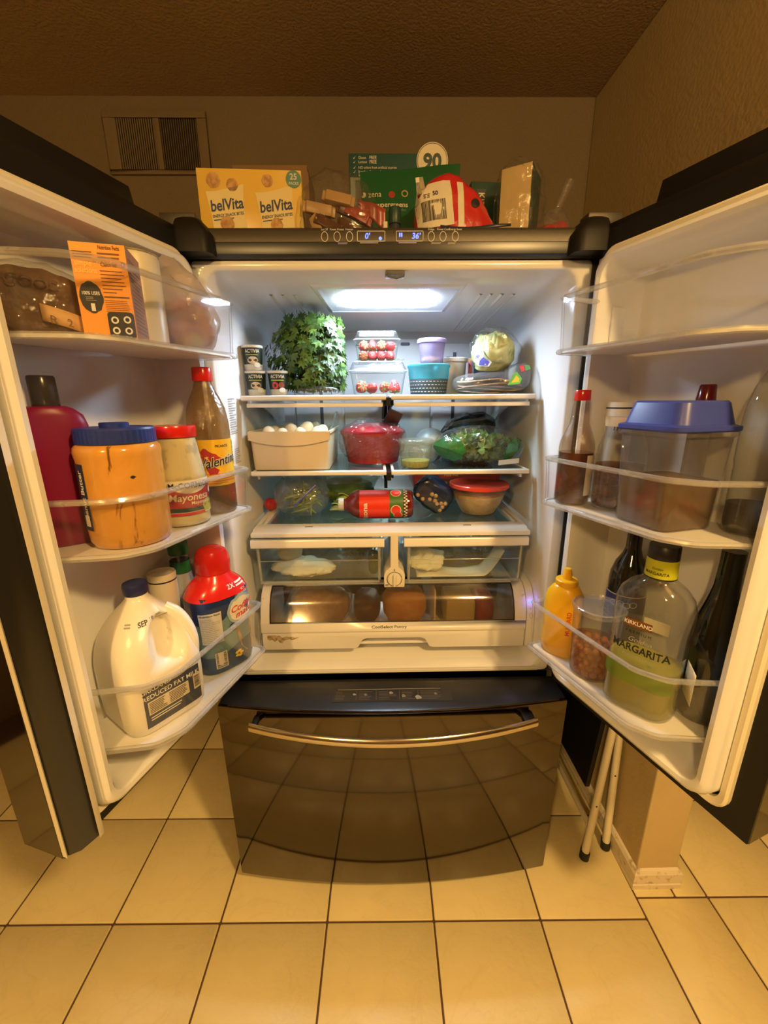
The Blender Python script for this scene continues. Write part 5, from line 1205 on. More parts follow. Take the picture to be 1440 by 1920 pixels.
def leaf_T(rd, core=False):
    a = rd.uniform(-pi * 0.98, pi * 0.02) if not core else rd.uniform(-pi, pi)
    h = rd.uniform(0.0, 1.0); z = 0.010 + 0.222 * h
    prof = 0.55 + 0.45 * sin(pi * min(1, (h * 0.95 + 0.08)) ** 0.9); k = (1.0 if not core else rd.uniform(0.35, 0.9)) * rd.uniform(0.88, 1.05)
    rx, ry = 0.128 * prof * k, 0.105 * prof * k
    p = Vector((rx * cos(a) + 0.012 * (h - 0.5), ry * sin(a), z))
    nrm = Vector((cos(a), sin(a), 0.35 + rd.uniform(-0.5, 0.5))).normalized()
    tip = Vector((cos(a) * 0.4, sin(a) * 0.4, -1.0 + 1.5 * h * rd.random())) + Vector((rd.uniform(-.6, .6), rd.uniform(-.6, .6), rd.uniform(-.4, .4)))
    tip -= nrm * tip.dot(nrm); tip.normalize(); xx = tip.cross(nrm)
    R_ = Matrix((xx, tip, nrm)).transposed().to_4x4()
    p.x = min(max(p.x, -0.115 if p.z < 0.07 else -0.140), 0.088); p.z = min(max(p.z, 0.031), 0.200)
    return Matrix.Translation(p) @ R_ @ Matrix.Scale(rd.uniform(0.95, 1.5), 4)
for i in range(290):
    if base is None:
        q = G(); q.add(lv, lf); o = q.build('leaf', 'parsley', par, angle=80); base = o
    else:
        o = bpy.data.objects.new('leaf', base.data); col.objects.link(o); o.parent = par
    o.matrix_local = leaf_T(rd)
q = G()
for i in range(750): q.add(lv, lf, leaf_T(rd, True))
tag(q.build('inner_leaves', 'parsley', par, angle=80), kind='stuff')
q = G()
for i in range(60):
    a = rd.uniform(-pi, pi); r_ = rd.uniform(0.02, 0.10); x, y = r_ * cos(a), r_ * sin(a) * 0.8
    q.tube([(x * 0.5, y * 0.5 + 0.05, 0.05), (x * 0.8, y * 0.8 + 0.02, 0.15), (x, y, rd.uniform(0.1, 0.215))], 0.0011, 5)
tag(q.build('stems', 'stem', par), kind='stuff')
q = G(); bag(q, 0.060, 0.020, 0.012, 0.004, 40, 3, 30, 12, 2.4, T=Matrix.Translation((0.02, -0.088, 0.0))); q.build('bag_scrap', 'film', par)

# --- strawberries and their clamshells
def clamshell(x, y, z, w, d, h, label):
    t = thing('strawberry_box', label, 'clamshell', (x, y, z), 0, 'clear strawberry clamshells')
    q = G(); q.loft([rrect(w * 0.80, d * 0.80, 0.012, 0.0005, 4), rrect(w * 0.83, d * 0.83, 0.014, 0.004, 4), rrect(w * 0.95, d * 0.95, 0.016, h * 0.70, 4), rrect(w, d, 0.018, h * 0.71, 4), rrect(w, d, 0.018, h * 0.73, 4)], True, False); q.build('tray', 'clam', t, angle=30)
    q = G(); q.loft([rrect(w, d, 0.018, h * 0.735, 4), rrect(w * 0.96, d * 0.96, 0.016, h * 0.76, 4), rrect(w * 0.86, d * 0.86, 0.014, h * 0.97, 4), rrect(w * 0.80, d * 0.80, 0.012, h, 4)], False, True)
    for k in range(5): xx = w * (-0.32 + 0.16 * k); q.tube([(xx, -d * 0.4, h + 0.001), (xx, d * 0.4, h + 0.001)], 0.0014, 5)
    q.build('lid', 'clam', t, angle=30)
    q = G(); q.tube([(p[0], p[1], h * 0.72) for p in rrect(w, d, 0.018, 0, 4)], 0.0016, 5, closed=True); q.tube([(p[0], p[1], h * 0.985) for p in rrect(w * 0.82, d * 0.82, 0.013, 0, 4)], 0.0012, 5, closed=True); q.build('moulded_edge', 'binrim', t)
    return t
M['clam'] = clear('clamshell_plastic', (0.96, 0.98, 0.98), haze=0.015, rough=0.05, refl=0.06, edge=0.8)
clamshell(-0.030, 0.285, Z1, 0.168, 0.125, 0.092, 'lower clear strawberry clamshell, only a few berries left'); clamshell(-0.032, 0.325, Z1 + 0.0955, 0.135, 0.115, 0.082, 'upper strawberry clamshell packed with red berries')
M['calyx'] = mat('strawberry_leaf', (0.16, 0.34, 0.05), 0.5)
def berry(x, y, z, s, rx, rz, label, group, proto=[None]):
    if proto[0] is None:
        t = thing('strawberry', label, 'strawberry', (x, y, z), 0, group)
        q = G(); q.loft([sell(r_, r_, zz, 2.2, 18) for r_, zz in ((0.002, -0.019), (0.006, -0.017), (0.011, -0.009), (0.0145, 0.001), (0.0145, 0.007), (0.011, 0.012), (0.004, 0.0125))]); q.build('berry', 'strawb', t, angle=70)
        q = G()
        for k in range(7):
            a = 2 * pi * k / 7; c, s_ = cos(a), sin(a); q.add([(0.001 * -s_, 0.001 * c, 0.0130), (0.013 * c - 0.003 * s_, 0.013 * s_ + 0.003 * c, 0.0125), (0.016 * c, 0.016 * s_, 0.0095), (0.013 * c + 0.003 * s_, 0.013 * s_ - 0.003 * c, 0.0125)], [(0, 1, 2, 3)])
        q.tube([(0, 0, 0.012), (0.001, 0, 0.019)], 0.0013, 6); q.build('calyx', 'calyx', t, solid=0.0005); proto[0] = t
    else: t = copy_tree(proto[0])
    t.location = (x, y, z); t.rotation_euler = (rx, 0, rz); t.scale = (s, s, s); tag(t, label, 'strawberry', group); return t
zc = Z1 + 0.0965; k_ = 0; rd = random.Random(21)
for lay, (nx, ny) in enumerate(((4, 3), (4, 3))):
    for j in range(ny):
        for i in range(nx):
            x = -0.032 + (i - (nx - 1) / 2) * 0.0265; y = 0.325 + (j - (ny - 1) / 2) * 0.027
            berry(x, y, zc + 0.0165 + lay * 0.0262, 0.90, rad(rd.choice((75, 100, 250, 290, 160))), rd.uniform(-0.6, 0.6), 'red strawberry in the upper clamshell', 'strawberries in the upper clamshell'); k_ += 1
for x, y, rx, s in ((-0.080, 0.266, 75, 1.15), (-0.045, 0.260, 255, 0.98), (-0.014, 0.262, 110, 0.92), (0.018, 0.266, 170, 1.15), (-0.05, 0.300, 250, 1.0), (-0.010, 0.305, 70, 1.0)): berry(x, y, Z1 + 0.0215, s, rad(rx), rd.uniform(-0.5, 0.5), 'red strawberry in the lower clamshell', 'strawberries in the lower clamshell'); k_ += 1

# --- teal bowl, purple cup, white tub, bag behind
M['teal'] = clear('teal_plastic', (0.25, 0.62, 0.68), haze=0.55, hazecol=(0.10, 0.42, 0.48), rough=0.15, refl=0.05, edge=0.3); M['berrydark'] = mat('dark_blue_mesh', (0.05, 0.075, 0.09), 0.5)
tbw = thing('teal_bowl', 'teal plastic bowl with dark woven lower half, under the purple lidded cup', 'bowl', (0.122, 0.300, Z1))
q = G(); pr = [(0.050, 0.0), (0.0535, 0.003), (0.058, 0.044)]; q.lathe(pr, 44); bo_ = q.build('basket', 'berrydark', tbw, angle=50)
q = G()
for r_ in range(4):
    for i in range(34):
        f = onsurf(bo_, 2 * pi * i / 34 + r_ * 0.09, 0, eps=0.0004, rref=0.055) if i == 0 and r_ == 0 else f0_
        f0_ = f; a = 2 * pi * i / 34 + r_ * 0.09; rr = 0.0545 + 0.0011 * r_; zz = 0.008 + r_ * 0.0095
        c, s_ = cos(a), sin(a); q.add([(rr * c - du * s_, rr * s_ + du * c, zz + dv) for du, dv in ((-0.003, 0), (0.003, 0), (0.003, 0.0016), (-0.003, 0.0016))], [(0, 1, 2, 3)])
tag(q.build('weave_marks', 'label_grey', tbw), kind='stuff')
q = G(); q.lathe([(0.0585, 0.045), (0.0615, 0.076), (0.0640, 0.079), (0.0640, 0.084), (0.061, 0.086), (0.030, 0.0855)], 44); q.build('rim_and_lid', 'teal', tbw, angle=40)
M['purple'] = clear('pale_purple_plastic', (0.78, 0.72, 0.92), haze=0.45, hazecol=(0.55, 0.48, 0.80), rough=0.15, refl=0.05, edge=0.35); M['purplelid'] = mat('lilac_lid', (0.38, 0.28, 0.66), 0.35)
M['crumb'] = mat('tan_crumbs', (0.52, 0.36, 0.16), 0.7, bump=(120, 0.6))
pc_ = thing('purple_cup', 'small purple lidded plastic cup of crumbs standing on the teal bowl', 'container', (0.130, 0.300, Z1 + 0.0865))
q = G(); q.lathe([(0.030, 0.0), (0.0325, 0.002), (0.039, 0.060), (0.040, 0.062)], 36, True, False); q.build('cup', 'purple', pc_, angle=50)
q = G(); q.lathe([(0.0425, 0.059), (0.0435, 0.061), (0.0435, 0.068), (0.041, 0.0705), (0.02, 0.0695)], 36); q.build('lid', 'purplelid', pc_, angle=40)
q = G(); bag(q, 0.029, 0.029, 0.0095, 0.004, 60, 2, 26, 12, 2.2, T=Matrix.Translation((0, 0, 0.002))); q.build('crumbs', 'crumb', pc_)
wt = thing('white_tub', 'white plastic tub with rimmed lid behind the teal bowl', 'tub', (0.215, 0.42, Z1))
q = G(); q.lathe([(0.036, 0), (0.038, 0.003), (0.043, 0.10), (0.047, 0.102), (0.047, 0.112), (0.044, 0.115)], 36); q.build('tub_body', 'label_white', wt, angle=40)
M['pinkpack'] = mat('pink_packet', (0.55, 0.06, 0.12), 0.4)
rp = thing('snack_packet', 'pink and orange cardboard packet behind the lettuce', 'packet', (0.312, 0.47, Z1), rad(-8))
q = G(); q.box(-0.035, 0.035, -0.02, 0.02, 0, 0.118); q.build('packet_body', 'pinkpack', rp, bevel=0.002)
q = G(); q.box(-0.0352, 0.0352, -0.0205, 0.0205, 0.108, 0.1182); q.build('packet_top', 'orange', rp, bevel=0.002)
q = G(); q.box(0.012, 0.0352, -0.0207, -0.0200, 0, 0.107); q.build('packet_side', 'ink', rp)

# --- tortillas in a bag, lettuce on top
M['tortilla'] = mat('brown_tortilla', (0.36, 0.23, 0.12), 0.7, vary=(40, (0.20, 0.12, 0.06), 0.5, 0.7))
tt = thing('tortilla_pack', 'stack of brown tortillas in a clear bag with green sticker, under the lettuce', 'tortillas', (0.293, 0.250, Z1))
for k in range(6):
    q = G(); n = 40; rr = 0.092; q.loft([[(rr * s2 * cos(2 * pi * i / n) * 0.98, rr * s2 * sin(2 * pi * i / n) * 1.0, z + 0.0035 * sin(5 * pi * i / n + k) * s2) for i in range(n)] for s2, z in ((0.2, 0.004), (0.99, 0.003), (1.0, 0.0045), (0.99, 0.006), (0.2, 0.008))])
    o = q.build('tortilla', 'tortilla', tt, angle=60); o.location = (0.004 * sin(k * 2), 0.004 * cos(k * 3), 0.002 + k * 0.0058); o.rotation_euler.z = k
q = G(); bag(q, 0.101, 0.104, 0.0285, 0.005, 22, 5, 64, 20, 3.0, shape=lambda v: (v.x, v.y, v.z + 0.62 * max(0, v.x - 0.02) * (v.z / 0.057))); tbo = q.build('clear_bag', 'film2', tt, angle=10)
M['sticker'] = mat('bright_green_sticker', (0.14, 0.62, 0.06), 0.4)
poly('green_sticker', 'sticker', tt, (lambda f: lambda x, y: f(0.040 + x, 0.036 + y))(onsurf(tbo, 0, 0, eps=0.003, flat=True)), [(-0.020, -0.014), (0.0, -0.012), (0.018, -0.010), (0.020, 0.004), (0.006, 0.020), (-0.004, 0.016)])
poly('sticker_print', 'lemon', tt, (lambda f: lambda x, y: f(0.040 + x, 0.036 + y))(onsurf(tbo, 0, 0, eps=0.004, flat=True)), [(-0.010, -0.008), (0.012, -0.006), (0.012, 0.003), (0.003, 0.012)])
poly('red_print', 'inkred', tt, (lambda f: lambda x, y: f(0.066 + x, 0.066 + y))(onsurf(tbo, 0, 0, eps=0.003, flat=True)), [(-0.008, -0.010), (0.002, -0.006), (0.002, 0.008), (-0.008, 0.006)]); poly('green_print', 'sticker', tt, (lambda f: lambda x, y: f(0.080 + x, 0.068 + y))(onsurf(tbo, 0, 0, eps=0.003, flat=True)), [(-0.010, -0.009), (0.010, -0.003), (0.010, 0.007), (-0.010, 0.006)])
le = thing('lettuce_head', 'pale green lettuce head in a clear bag with blue print, on the tortillas', 'lettuce', (0.300, 0.255, Z1 + 0.064))
q = G(); bag(q, 0.048, 0.048, 0.047, 0.012, 20, 8, 56, 34, 2.0, o=4); q.build('head', 'lettuce', le, angle=60)
for k in range(7):
    q = G(); a0 = k * 0.9 - 3.0
    def lf_(u, v, a0=a0, k=k):
        a = a0 + (u - 0.5) * 1.5; ph = -0.5 + 1.5 * v; r_ = 0.0525 + 0.006 * sin(u * 17 + k * 2.1) * (0.3 + v) + 0.003 * sin(v * 9 + k) + 0.003 * k / 7
        return Vector((r_ * cos(ph) * cos(a), r_ * cos(ph) * sin(a), 0.048 + r_ * sin(ph)))
    q.sheet(lf_, 12, 10); q.build('leaf', 'lettuce', le, angle=80, solid=0.0008)
q = G(); bag(q, 0.062, 0.058, 0.056, 0.007, 26, 12, 56, 30, 2.2, shape=lambda v: (v.x + 0.35 * max(0, v.x - 0.02), v.y, v.z * (1 - 3.0 * max(0, v.x - 0.02)))); lb_ = q.build('clear_bag', 'film', le, angle=10)
M['bluepr'] = mat('blue_bag_print', (0.10, 0.10, 0.55), 0.4); fl_ = onsurf(lb_, rad(-48), 0.030, eps=0.002, flat=True)
poly('white_print', 'label_white', le, fl_, [(-0.026, -0.004), (-0.010, -0.018), (0.018, -0.020), (0.030, -0.010), (0.016, 0.010), (0.004, 0.028), (-0.018, 0.020)]); fl2 = onsurf(lb_, rad(-48), 0.030, eps=0.003, flat=True)
text('FRESH', 0.0105, 'bluepr', le, lambda x, y: fl2(x * 0.8 - y * 0.6 - 0.003, x * 0.6 + y * 0.8 + 0.010), bold=0.02); poly('blue_print', 'bluepr', le, fl2, [(-0.008, -0.016), (0.016, -0.018), (0.026, -0.009), (0.012, 0.004), (-0.004, -0.004)])
dk = thing('dark_packet', 'dark blue pointed packet standing behind the lettuce head', 'packet', (0.338, 0.42, Z1), rad(6))
M['darkpk'] = mat('dark_blue_foil', (0.03, 0.04, 0.07), 0.3)
q = G(); q.loft([[(-0.055, -0.012, 0), (0.045, -0.012, 0), (0.045, 0.012, 0), (-0.055, 0.012, 0)], [(-0.060, -0.010, 0.12), (0.050, -0.010, 0.12), (0.050, 0.010, 0.12), (-0.060, 0.010, 0.12)], [(-0.072, -0.002, 0.165), (0.045, -0.002, 0.178), (0.045, 0.002, 0.178), (-0.072, 0.002, 0.165)]]); q.build('packet_body', 'darkpk', dk)

# --- egg bin and eggs
M['eggbin'] = mat('beige_bin', (0.66, 0.56, 0.38), 0.42); M['egg'] = mat('cream_egg', (0.80, 0.70, 0.52), 0.45)
eb = thing('egg_bin', 'open beige plastic egg bin on the second shelf', 'bin', (-0.272, 0.270, Z2))
q = G(); w, d = 0.216, 0.27
q.loft([rrect(w * 0.955, d * 0.96, 0.010, 0.0, 4), rrect(w * 0.965, d * 0.97, 0.012, 0.003, 4), rrect(w, d, 0.012, 0.098, 4), rrect(w + 0.008, d + 0.004, 0.012, 0.099, 4), rrect(w + 0.008, d + 0.004, 0.012, 0.105, 4), rrect(w - 0.006, d - 0.008, 0.010, 0.105, 4), rrect(w * 0.95, d * 0.94, 0.009, 0.005, 4), rrect(w * 0.5, d * 0.5, 0.009, 0.004, 4)], True, True); q.build('bin_body', 'eggbin', eb, angle=30)
q = G(); n = 16; a = [(x, -0.140, 0.105) for x in [-0.110 + 0.22 * i / n for i in range(n + 1)]]; b = [(x, -0.1405, 0.083 - 0.016 * (1 - (x / 0.11) ** 2)) for x in [-0.110 + 0.22 * i / n for i in range(n + 1)]]
V = a + b + [(x, y + 0.006, z) for x, y, z in a] + [(x, y + 0.006, z) for x, y, z in b]; n1 = n + 1
q.add(V, [(i, i + 1, n1 + i + 1, n1 + i) for i in range(n)] + [(2 * n1 + i, 2 * n1 + i + 1, 3 * n1 + i + 1, 3 * n1 + i) for i in range(n)] + [(n1 + i, n1 + i + 1, 3 * n1 + i + 1, 3 * n1 + i) for i in range(n)] + [(i, i + 1, 2 * n1 + i + 1, 2 * n1 + i) for i in range(n)]); q.build('front_lip', 'eggbin', eb, angle=30)
q = G(); P = [(0.104, -0.05, 0.104), (0.108, 0.0, 0.115), (0.110, 0.05, 0.140), (0.110, 0.09, 0.150), (0.110, 0.13, 0.150)]
q.loft([[(x, y, 0.104) for x, y, z in P] + [(x, y, z) for x, y, z in reversed(P)], [(x - 0.005, y, 0.104) for x, y, z in P] + [(x - 0.005, y, z) for x, y, z in reversed(P)]]); q.build('side_guard', 'binrim', eb)
base = None
for k, (x, y, z, a, b) in enumerate(((-0.065, -0.093, 0.086, 0, 0), (-0.028, -0.100, 0.082, 0.2, 0.5), (0.025, -0.098, 0.083, 0.1, -0.3), (0.070, -0.095, 0.085, 0, 0.4), (-0.010, -0.055, 0.094, 0.6, 0.2), (0.030, -0.048, 0.098, 0.5, 1.1), (-0.060, -0.045, 0.086, 0.2, 2), (0.072, -0.040, 0.088, 0.4, 1), (-0.025, -0.005, 0.092, 0.3, 0.2), (0.045, 0.005, 0.094, 0.3, 0.8))):
    if base is None:
        q = G(); q.loft([sell(r_, r_, zz, 2, 24) for r_, zz in ((0.002, -0.0275), (0.010, -0.0245), (0.0175, -0.016), (0.0215, -0.003), (0.0205, 0.008), (0.0155, 0.020), (0.009, 0.027), (0.002, 0.0300))]); o = q.build('egg', 'egg', angle=80); base = o
    else: o = base.copy(); col.objects.link(o)
    o.location = (-0.272 + x, 0.270 + y, Z2 + z + 0.002); o.rotation_euler = (a, b * 0.3, b); tag(o, 'cream coloured egg in the beige egg bin', 'egg', 'eggs in the beige bin')
q = G(); w, d = 0.19, 0.235; q.box(-0.272 - w / 2, -0.272 + w / 2, 0.270 - d / 2, 0.270 + d / 2, Z2 + 0.008, Z2 + 0.058)
M['pulp'] = mat('grey_pulp_tray', (0.42, 0.38, 0.30), 0.9, bump=(60, 0.4)); o = q.build('egg_tray', 'pulp', bevel=0.004); tag(o, 'grey pulp tray inside the beige egg bin, under the eggs', 'tray')

# --- red pot in film
M['redpot'] = mat('dark_red_pot', (0.30, 0.012, 0.022), 0.2, coat=0.5); M['crinkle'] = clear('crinkled_cling_film', (0.98, 0.95, 0.95), haze=0.02, rough=0.04, refl=0.07, edge=0.7, bump=(70, 0.5))
rp_ = thing('red_pot', 'dark red pot wrapped in crinkled cling film on the second shelf', 'pot', (-0.048, 0.285, Z2))
q = G(); q.lathe([(0.070, 0.0), (0.078, 0.003), (0.094, 0.082), (0.100, 0.090), (0.100, 0.096), (0.094, 0.097), (0.088, 0.090), (0.074, 0.012), (0.02, 0.010)], 56); q.build('pot_body', 'redpot', rp_, angle=40)
q = G(); q.lathe([(0.095, 0.0975), (0.080, 0.108), (0.040, 0.117), (0.010, 0.119)], 48); q.build('pot_lid', 'redpot', rp_, angle=50)
q = G(); bag(q, 0.105, 0.104, 0.0625, 0.008, 30, 6, 84, 40, 2.3, shape=lambda v: (v.x * (0.86 + 1.0 * min(0.1, v.z)), v.y * (0.86 + 1.0 * min(0.1, v.z)), v.z)); q.build('cling_film', 'crinkle', rp_, smooth=False)
M['darkbox'] = mat('dark_brown_card', (0.08, 0.03, 0.02), 0.5)
q = G(); q.box(-0.022, 0.022, -0.003, 0.003, 0, 0.05); o = q.build('card_tab', 'darkbox', rp_, bevel=0.001); o.location = (0.052, -0.005, 0.112); o.rotation_euler = (0.5, 0.35, 0.2); o['label'] = 'dark brown card corner poking out'
q = G(); ring('tab_print', rp_, lambda x, y: Vector((0.056, -0.018, 0.138)) + Vector((x, 0, y)), 0.008, 0.009, 0.003, 'peel')
for o in [x for x in bpy.data.objects if x.parent == rp_ and x.name.startswith('tab_print')]: bpy.data.objects.remove(o)

# --- salsa cup
M['salsa'] = mat('green_salsa', (0.30, 0.26, 0.03), 0.35, vary=(120, (0.42, 0.36, 0.06), 0.4, 0.6)); M['splash'] = clear('salsa_splashed_plastic', (0.92, 0.93, 0.86), haze=0.14, hazecol=(0.55, 0.55, 0.35), rough=0.1, refl=0.05, edge=0.5, bump=(130, 0.5))
sa = thing('salsa_cup', 'clear deli cup with a little green salsa and white lid', 'container', (0.074, 0.172, Z2))
q = G(); q.lathe([(0.036, 0.0), (0.0395, 0.003), (0.0465, 0.070), (0.0480, 0.072)], 44, True, False); q.build('cup', 'splash', sa, angle=50)
q = G(); q.lathe([(0.0485, 0.0685), (0.0500, 0.070), (0.0500, 0.077), (0.0475, 0.079), (0.045, 0.0755), (0.02, 0.075)], 44); q.build('lid', 'tub', sa, angle=40)
q = G(); q.lathe([(0.0355, 0.002), (0.0382, 0.005), (0.0398, 0.020)], 40); q.build('salsa', 'salsa', sa)

# --- bag of salad greens
sg_ = thing('salad_bag', 'clear bag of chopped salad greens with green printed ends', 'salad', (0.262, 0.222, Z2))
rd = random.Random(7); q = G()
for i in range(420):
    a = rd.uniform(0, 2 * pi); b = rd.uniform(-1, 1); k = rd.uniform(0.5, 0.90); c = math.sqrt(1 - b * b)
    p = Vector((0.112 * k * c * cos(a), 0.062 * k * c * sin(a), 0.052 + 0.046 * k * b)); s = rd.uniform(0.010, 0.020)
    T = Matrix.Translation(p) @ Matrix.Rotation(rd.uniform(0, 6.3), 4, Vector((rd.gauss(0, 1), rd.gauss(0, 1), rd.gauss(0, 1))).normalized())
    wv = rd.uniform(0, 6); n = 5
    V = [(s * (u / n - 0.5) * 2, s * 0.5 * (v - 0.5) * (1 + 0.4 * sin(u * 2 + wv)), 0.004 * sin(u * 1.9 + wv) + 0.002 * cos(v * 4 + u)) for v in range(3) for u in range(n + 1)]
    V = [(x, y * 0.8, z) for x, y, z in V]; q.add(V, [(v * (n + 1) + u, v * (n + 1) + u + 1, (v + 1) * (n + 1) + u + 1, (v + 1) * (n + 1) + u) for v in range(2) for u in range(n)], T)
tag(q.build('chopped_leaves', 'salad', sg_, angle=80), kind='stuff')
q = G(); bag(q, 0.126, 0.070, 0.054, 0.006, 24, 21, 72, 30, 2.1); so = q.build('clear_bag', 'film', sg_, angle=10)
M['bagsgreen'] = clear('green_printed_film', (0.20, 0.60, 0.20), haze=0.65, hazecol=(0.04, 0.30, 0.06), rough=0.15, refl=0.08, edge=0.4, bump=(40, 0.6))
for ph, a, b, zz in ((-62, -0.030, 0.022, 0.050), (70, -0.02, 0.03, 0.045)):
    f = onsurf(so, rad(ph), zz, eps=0.0016, rref=0.09); disc('green_print', 'bagsgreen', sg_, f, 0, 0, 0.040, 26, 0.034, 0.10)
q = G(); q.sheet(lambda u, v: Vector((0.045 + 0.062 * u, -0.068 + 0.012 * u, 0.005 + 0.014 * v + 0.004 * u)), 5, 2); q.build('white_tag', 'label_white', sg_)
# --- dark bag and pale bowl behind
M['darkfilm'] = clear('dark_green_film', (0.10, 0.13, 0.11), haze=0.55, hazecol=(0.02, 0.028, 0.022), rough=0.12, refl=0.10, edge=0.5, bump=(30, 0.7))
dbg = thing('dark_bag', 'dark glossy plastic bag slumped behind the salad greens', 'bag', (0.270, 0.425, Z2))
q = G(); bag(q, 0.090, 0.072, 0.082, 0.009, 16, 31, 56, 30, 2.5, shape=lambda v: (v.x, v.y, v.z * (0.80 + 1.6 * v.x))); q.build('bag_body', 'darkfilm', dbg, angle=12)
q = G(); q.tube(spline([(-0.085, -0.078, 0.105), (-0.02, -0.082, 0.118), (0.05, -0.080, 0.128), (0.085, -0.075, 0.150)]), [0.006 - 0.0001 * i for i in range(19)], 8); q.build('rolled_edge', 'film2', dbg)
pbw = thing('pale_bowl', 'small pale blue covered bowl behind the salsa cup', 'bowl', (0.135, 0.335, Z2))
M['paleblue'] = mat('pale_blue_plastic', (0.36, 0.42, 0.47), 0.3)
q = G(); q.lathe([(0.030, 0), (0.034, 0.003), (0.046, 0.052), (0.048, 0.058), (0.044, 0.074), (0.030, 0.090), (0.008, 0.097)], 36); q.build('bowl_body', 'paleblue', pbw, angle=40)
q = G(); bag(q, 0.044, 0.03, 0.024, 0.006, 30, 3, 28, 14, 2.2, T=Matrix.Translation((-0.028, -0.062, 0.0))); q.build('herb_bag', 'film2', pbw)

# --- crisper cover shelf: beans, bowl, juice, nuts, red lidded bowl, pizza box, berries
M['ginbean'] = leafmat('green_bean', (0.16, 0.30, 0.07), (0.30, 0.44, 0.14))
zb = thing('bean_bag', 'zip bag of green beans on the crisper cover', 'vegetable bag', (-0.262, 0.215, Z3)); rd = random.Random(3); q = G()
for i in range(64):
    a = rd.uniform(0, 6.28); k = math.sqrt(rd.random()); p = Vector((0.040 * k * cos(a), 0.040 * k * sin(a), 0.020 + 0.075 * rd.random() * (1 - 0.4 * k)))
    d_ = Vector((rd.gauss(0.3, 0.6), rd.gauss(0, 0.4), rd.gauss(0, 0.35))).normalized() * rd.uniform(0.022, 0.034); s_ = Vector((0, 0, rd.uniform(-0.006, 0.006)))
    q.tube([p - d_, p + s_, p + d_], [0.0018, 0.0036, 0.0016], 6)
tag(q.build('green_beans', 'ginbean', zb), kind='stuff')
q = G(); bag(q, 0.078, 0.072, 0.058, 0.007, 22, 41, 60, 30, 2.2); q.build('zip_bag', 'frost2', zb) if 'frost2' in M else q.build('zip_bag', 'film2', zb, angle=10)
q = G(); q.tube(spline([(0.050, -0.055, 0.098), (0.020, -0.078, 0.072), (-0.010, -0.080, 0.040)]), 0.0022, 6); q.build('zip_seal', 'bluepr', zb)
M['yelfill'] = leafmat('yellow_green_greens', (0.24, 0.30, 0.03), (0.42, 0.46, 0.10))
gbw = thing('glass_bowl', 'covered glass bowl of yellow green leaves behind the juice bottle', 'bowl', (-0.138, 0.370, Z3))
q = G(); q.lathe([(0.060, 0.0), (0.068, 0.003), (0.098, 0.060), (0.106, 0.078), (0.1045, 0.078), (0.096, 0.060), (0.066, 0.005)], 48, True, True); q.build('bowl', 'shelfglass', gbw, angle=50)
q = G(); bag(q, 0.085, 0.085, 0.036, 0.010, 18, 4, 44, 20, 2.2, T=Matrix.Translation((0, 0, 0.004))); q.build('leaves', 'yelfill', gbw, angle=70)
q = G(); q.lathe([(0.108, 0.078), (0.112, 0.080), (0.112, 0.088), (0.105, 0.092), (0.060, 0.094)], 48); q.build('lid', 'tub', gbw, angle=40)
lt_ = thing('leaf_lettuce', 'loose light green lettuce leaves lying behind the bottle neck', 'lettuce', (-0.150, 0.222, Z3))
for k in range(5):
    q = G(); q.sheet(lambda u, v, k=k: Vector((-0.03 + 0.075 * u + 0.006 * k, -0.02 + 0.05 * v + 0.006 * k, 0.004 + 0.009 * k + 0.012 * sin(u * 5 + k) * sin(v * 4 + k) + 0.008)), 10, 8); q.build('leaf', 'lettuce', lt_, angle=80, solid=0.0006)
# juice bottle lying on its side, axis along x
M['juice'] = mat('dark_red_juice', (0.14, 0.012, 0.010), 0.12, coat=0.5); M['redlabel'] = mat('bright_red_label', (0.72, 0.035, 0.012), 0.3); M['melon'] = mat('melon_rind_green', (0.05, 0.16, 0.03), 0.4)
jr = 0.0405
jb_ = thing('juice_bottle', 'red juice bottle with watermelon label lying on its side', 'bottle', (-0.034, 0.150, Z3 + jr + 0.0026))
T = Matrix.Rotation(rad(90), 4, 'Y')   # local z -> +x
q = G(); q.lathe([(0.016, -0.098), (0.0165, -0.092), (0.022, -0.086), (0.034, -0.072), (jr, -0.056), (jr, 0.086), (jr - 0.002, 0.094), (0.034, 0.099)], 48, T=T); jo = q.build('bottle_body', 'juice', jb_, angle=60)
q = G(); q.lathe([(0.0175, -0.112), (0.0185, -0.110), (0.0185, -0.098), (0.0175, -0.097)], 32, T=T); q.build('cap', 'label_grey', jb_)
def around(e=0.0006):
    r_ = jr + e
    return lambda x, a: Vector((x, -r_ * cos(a / r_), r_ * sin(a / r_)))
patch('juice_label', 'redlabel', jb_, around(), -0.052, 0.032, -0.055, 0.030, 1, 18)
patch('melon_label', 'melon', jb_, around(), 0.032, 0.070, -0.055, 0.060, 1, 18); patch('dark_label_top', 'banner', jb_, around(), -0.052, 0.032, 0.030, 0.066, 1, 10)
f = around(0.0012)
for y in (-0.008, 0.046): disc('melon_slice', 'label_cream', jb_, f, 0.050, y, 0.0150, 24); disc('melon_slice', 'redlabel', jb_, around(0.0017), 0.050, y, 0.0128, 24)
disc('melon_slice', 'label_cream', jb_, f, 0.056, -0.026, 0.0130, 24); disc('melon_slice', 'redlabel', jb_, around(0.0017), 0.056, -0.026, 0.011, 24)
g = G()
for i in range(2):
    for j in range(26):
        if (i + j) % 2: continue
        x0 = 0.072 + 0.005 * i; y0 = -0.055 + 0.005 * j; g.sheet(lambda u, v: f(x0 + 0.005 * u, y0 + 0.005 * v), 1, 1)
patch('checker_base', 'ink', jb_, around(0.0008), 0.072, 0.082, -0.055, 0.075, 1, 20); tag(g.build('checker_squares', 'label_cream', jb_), kind='stuff')
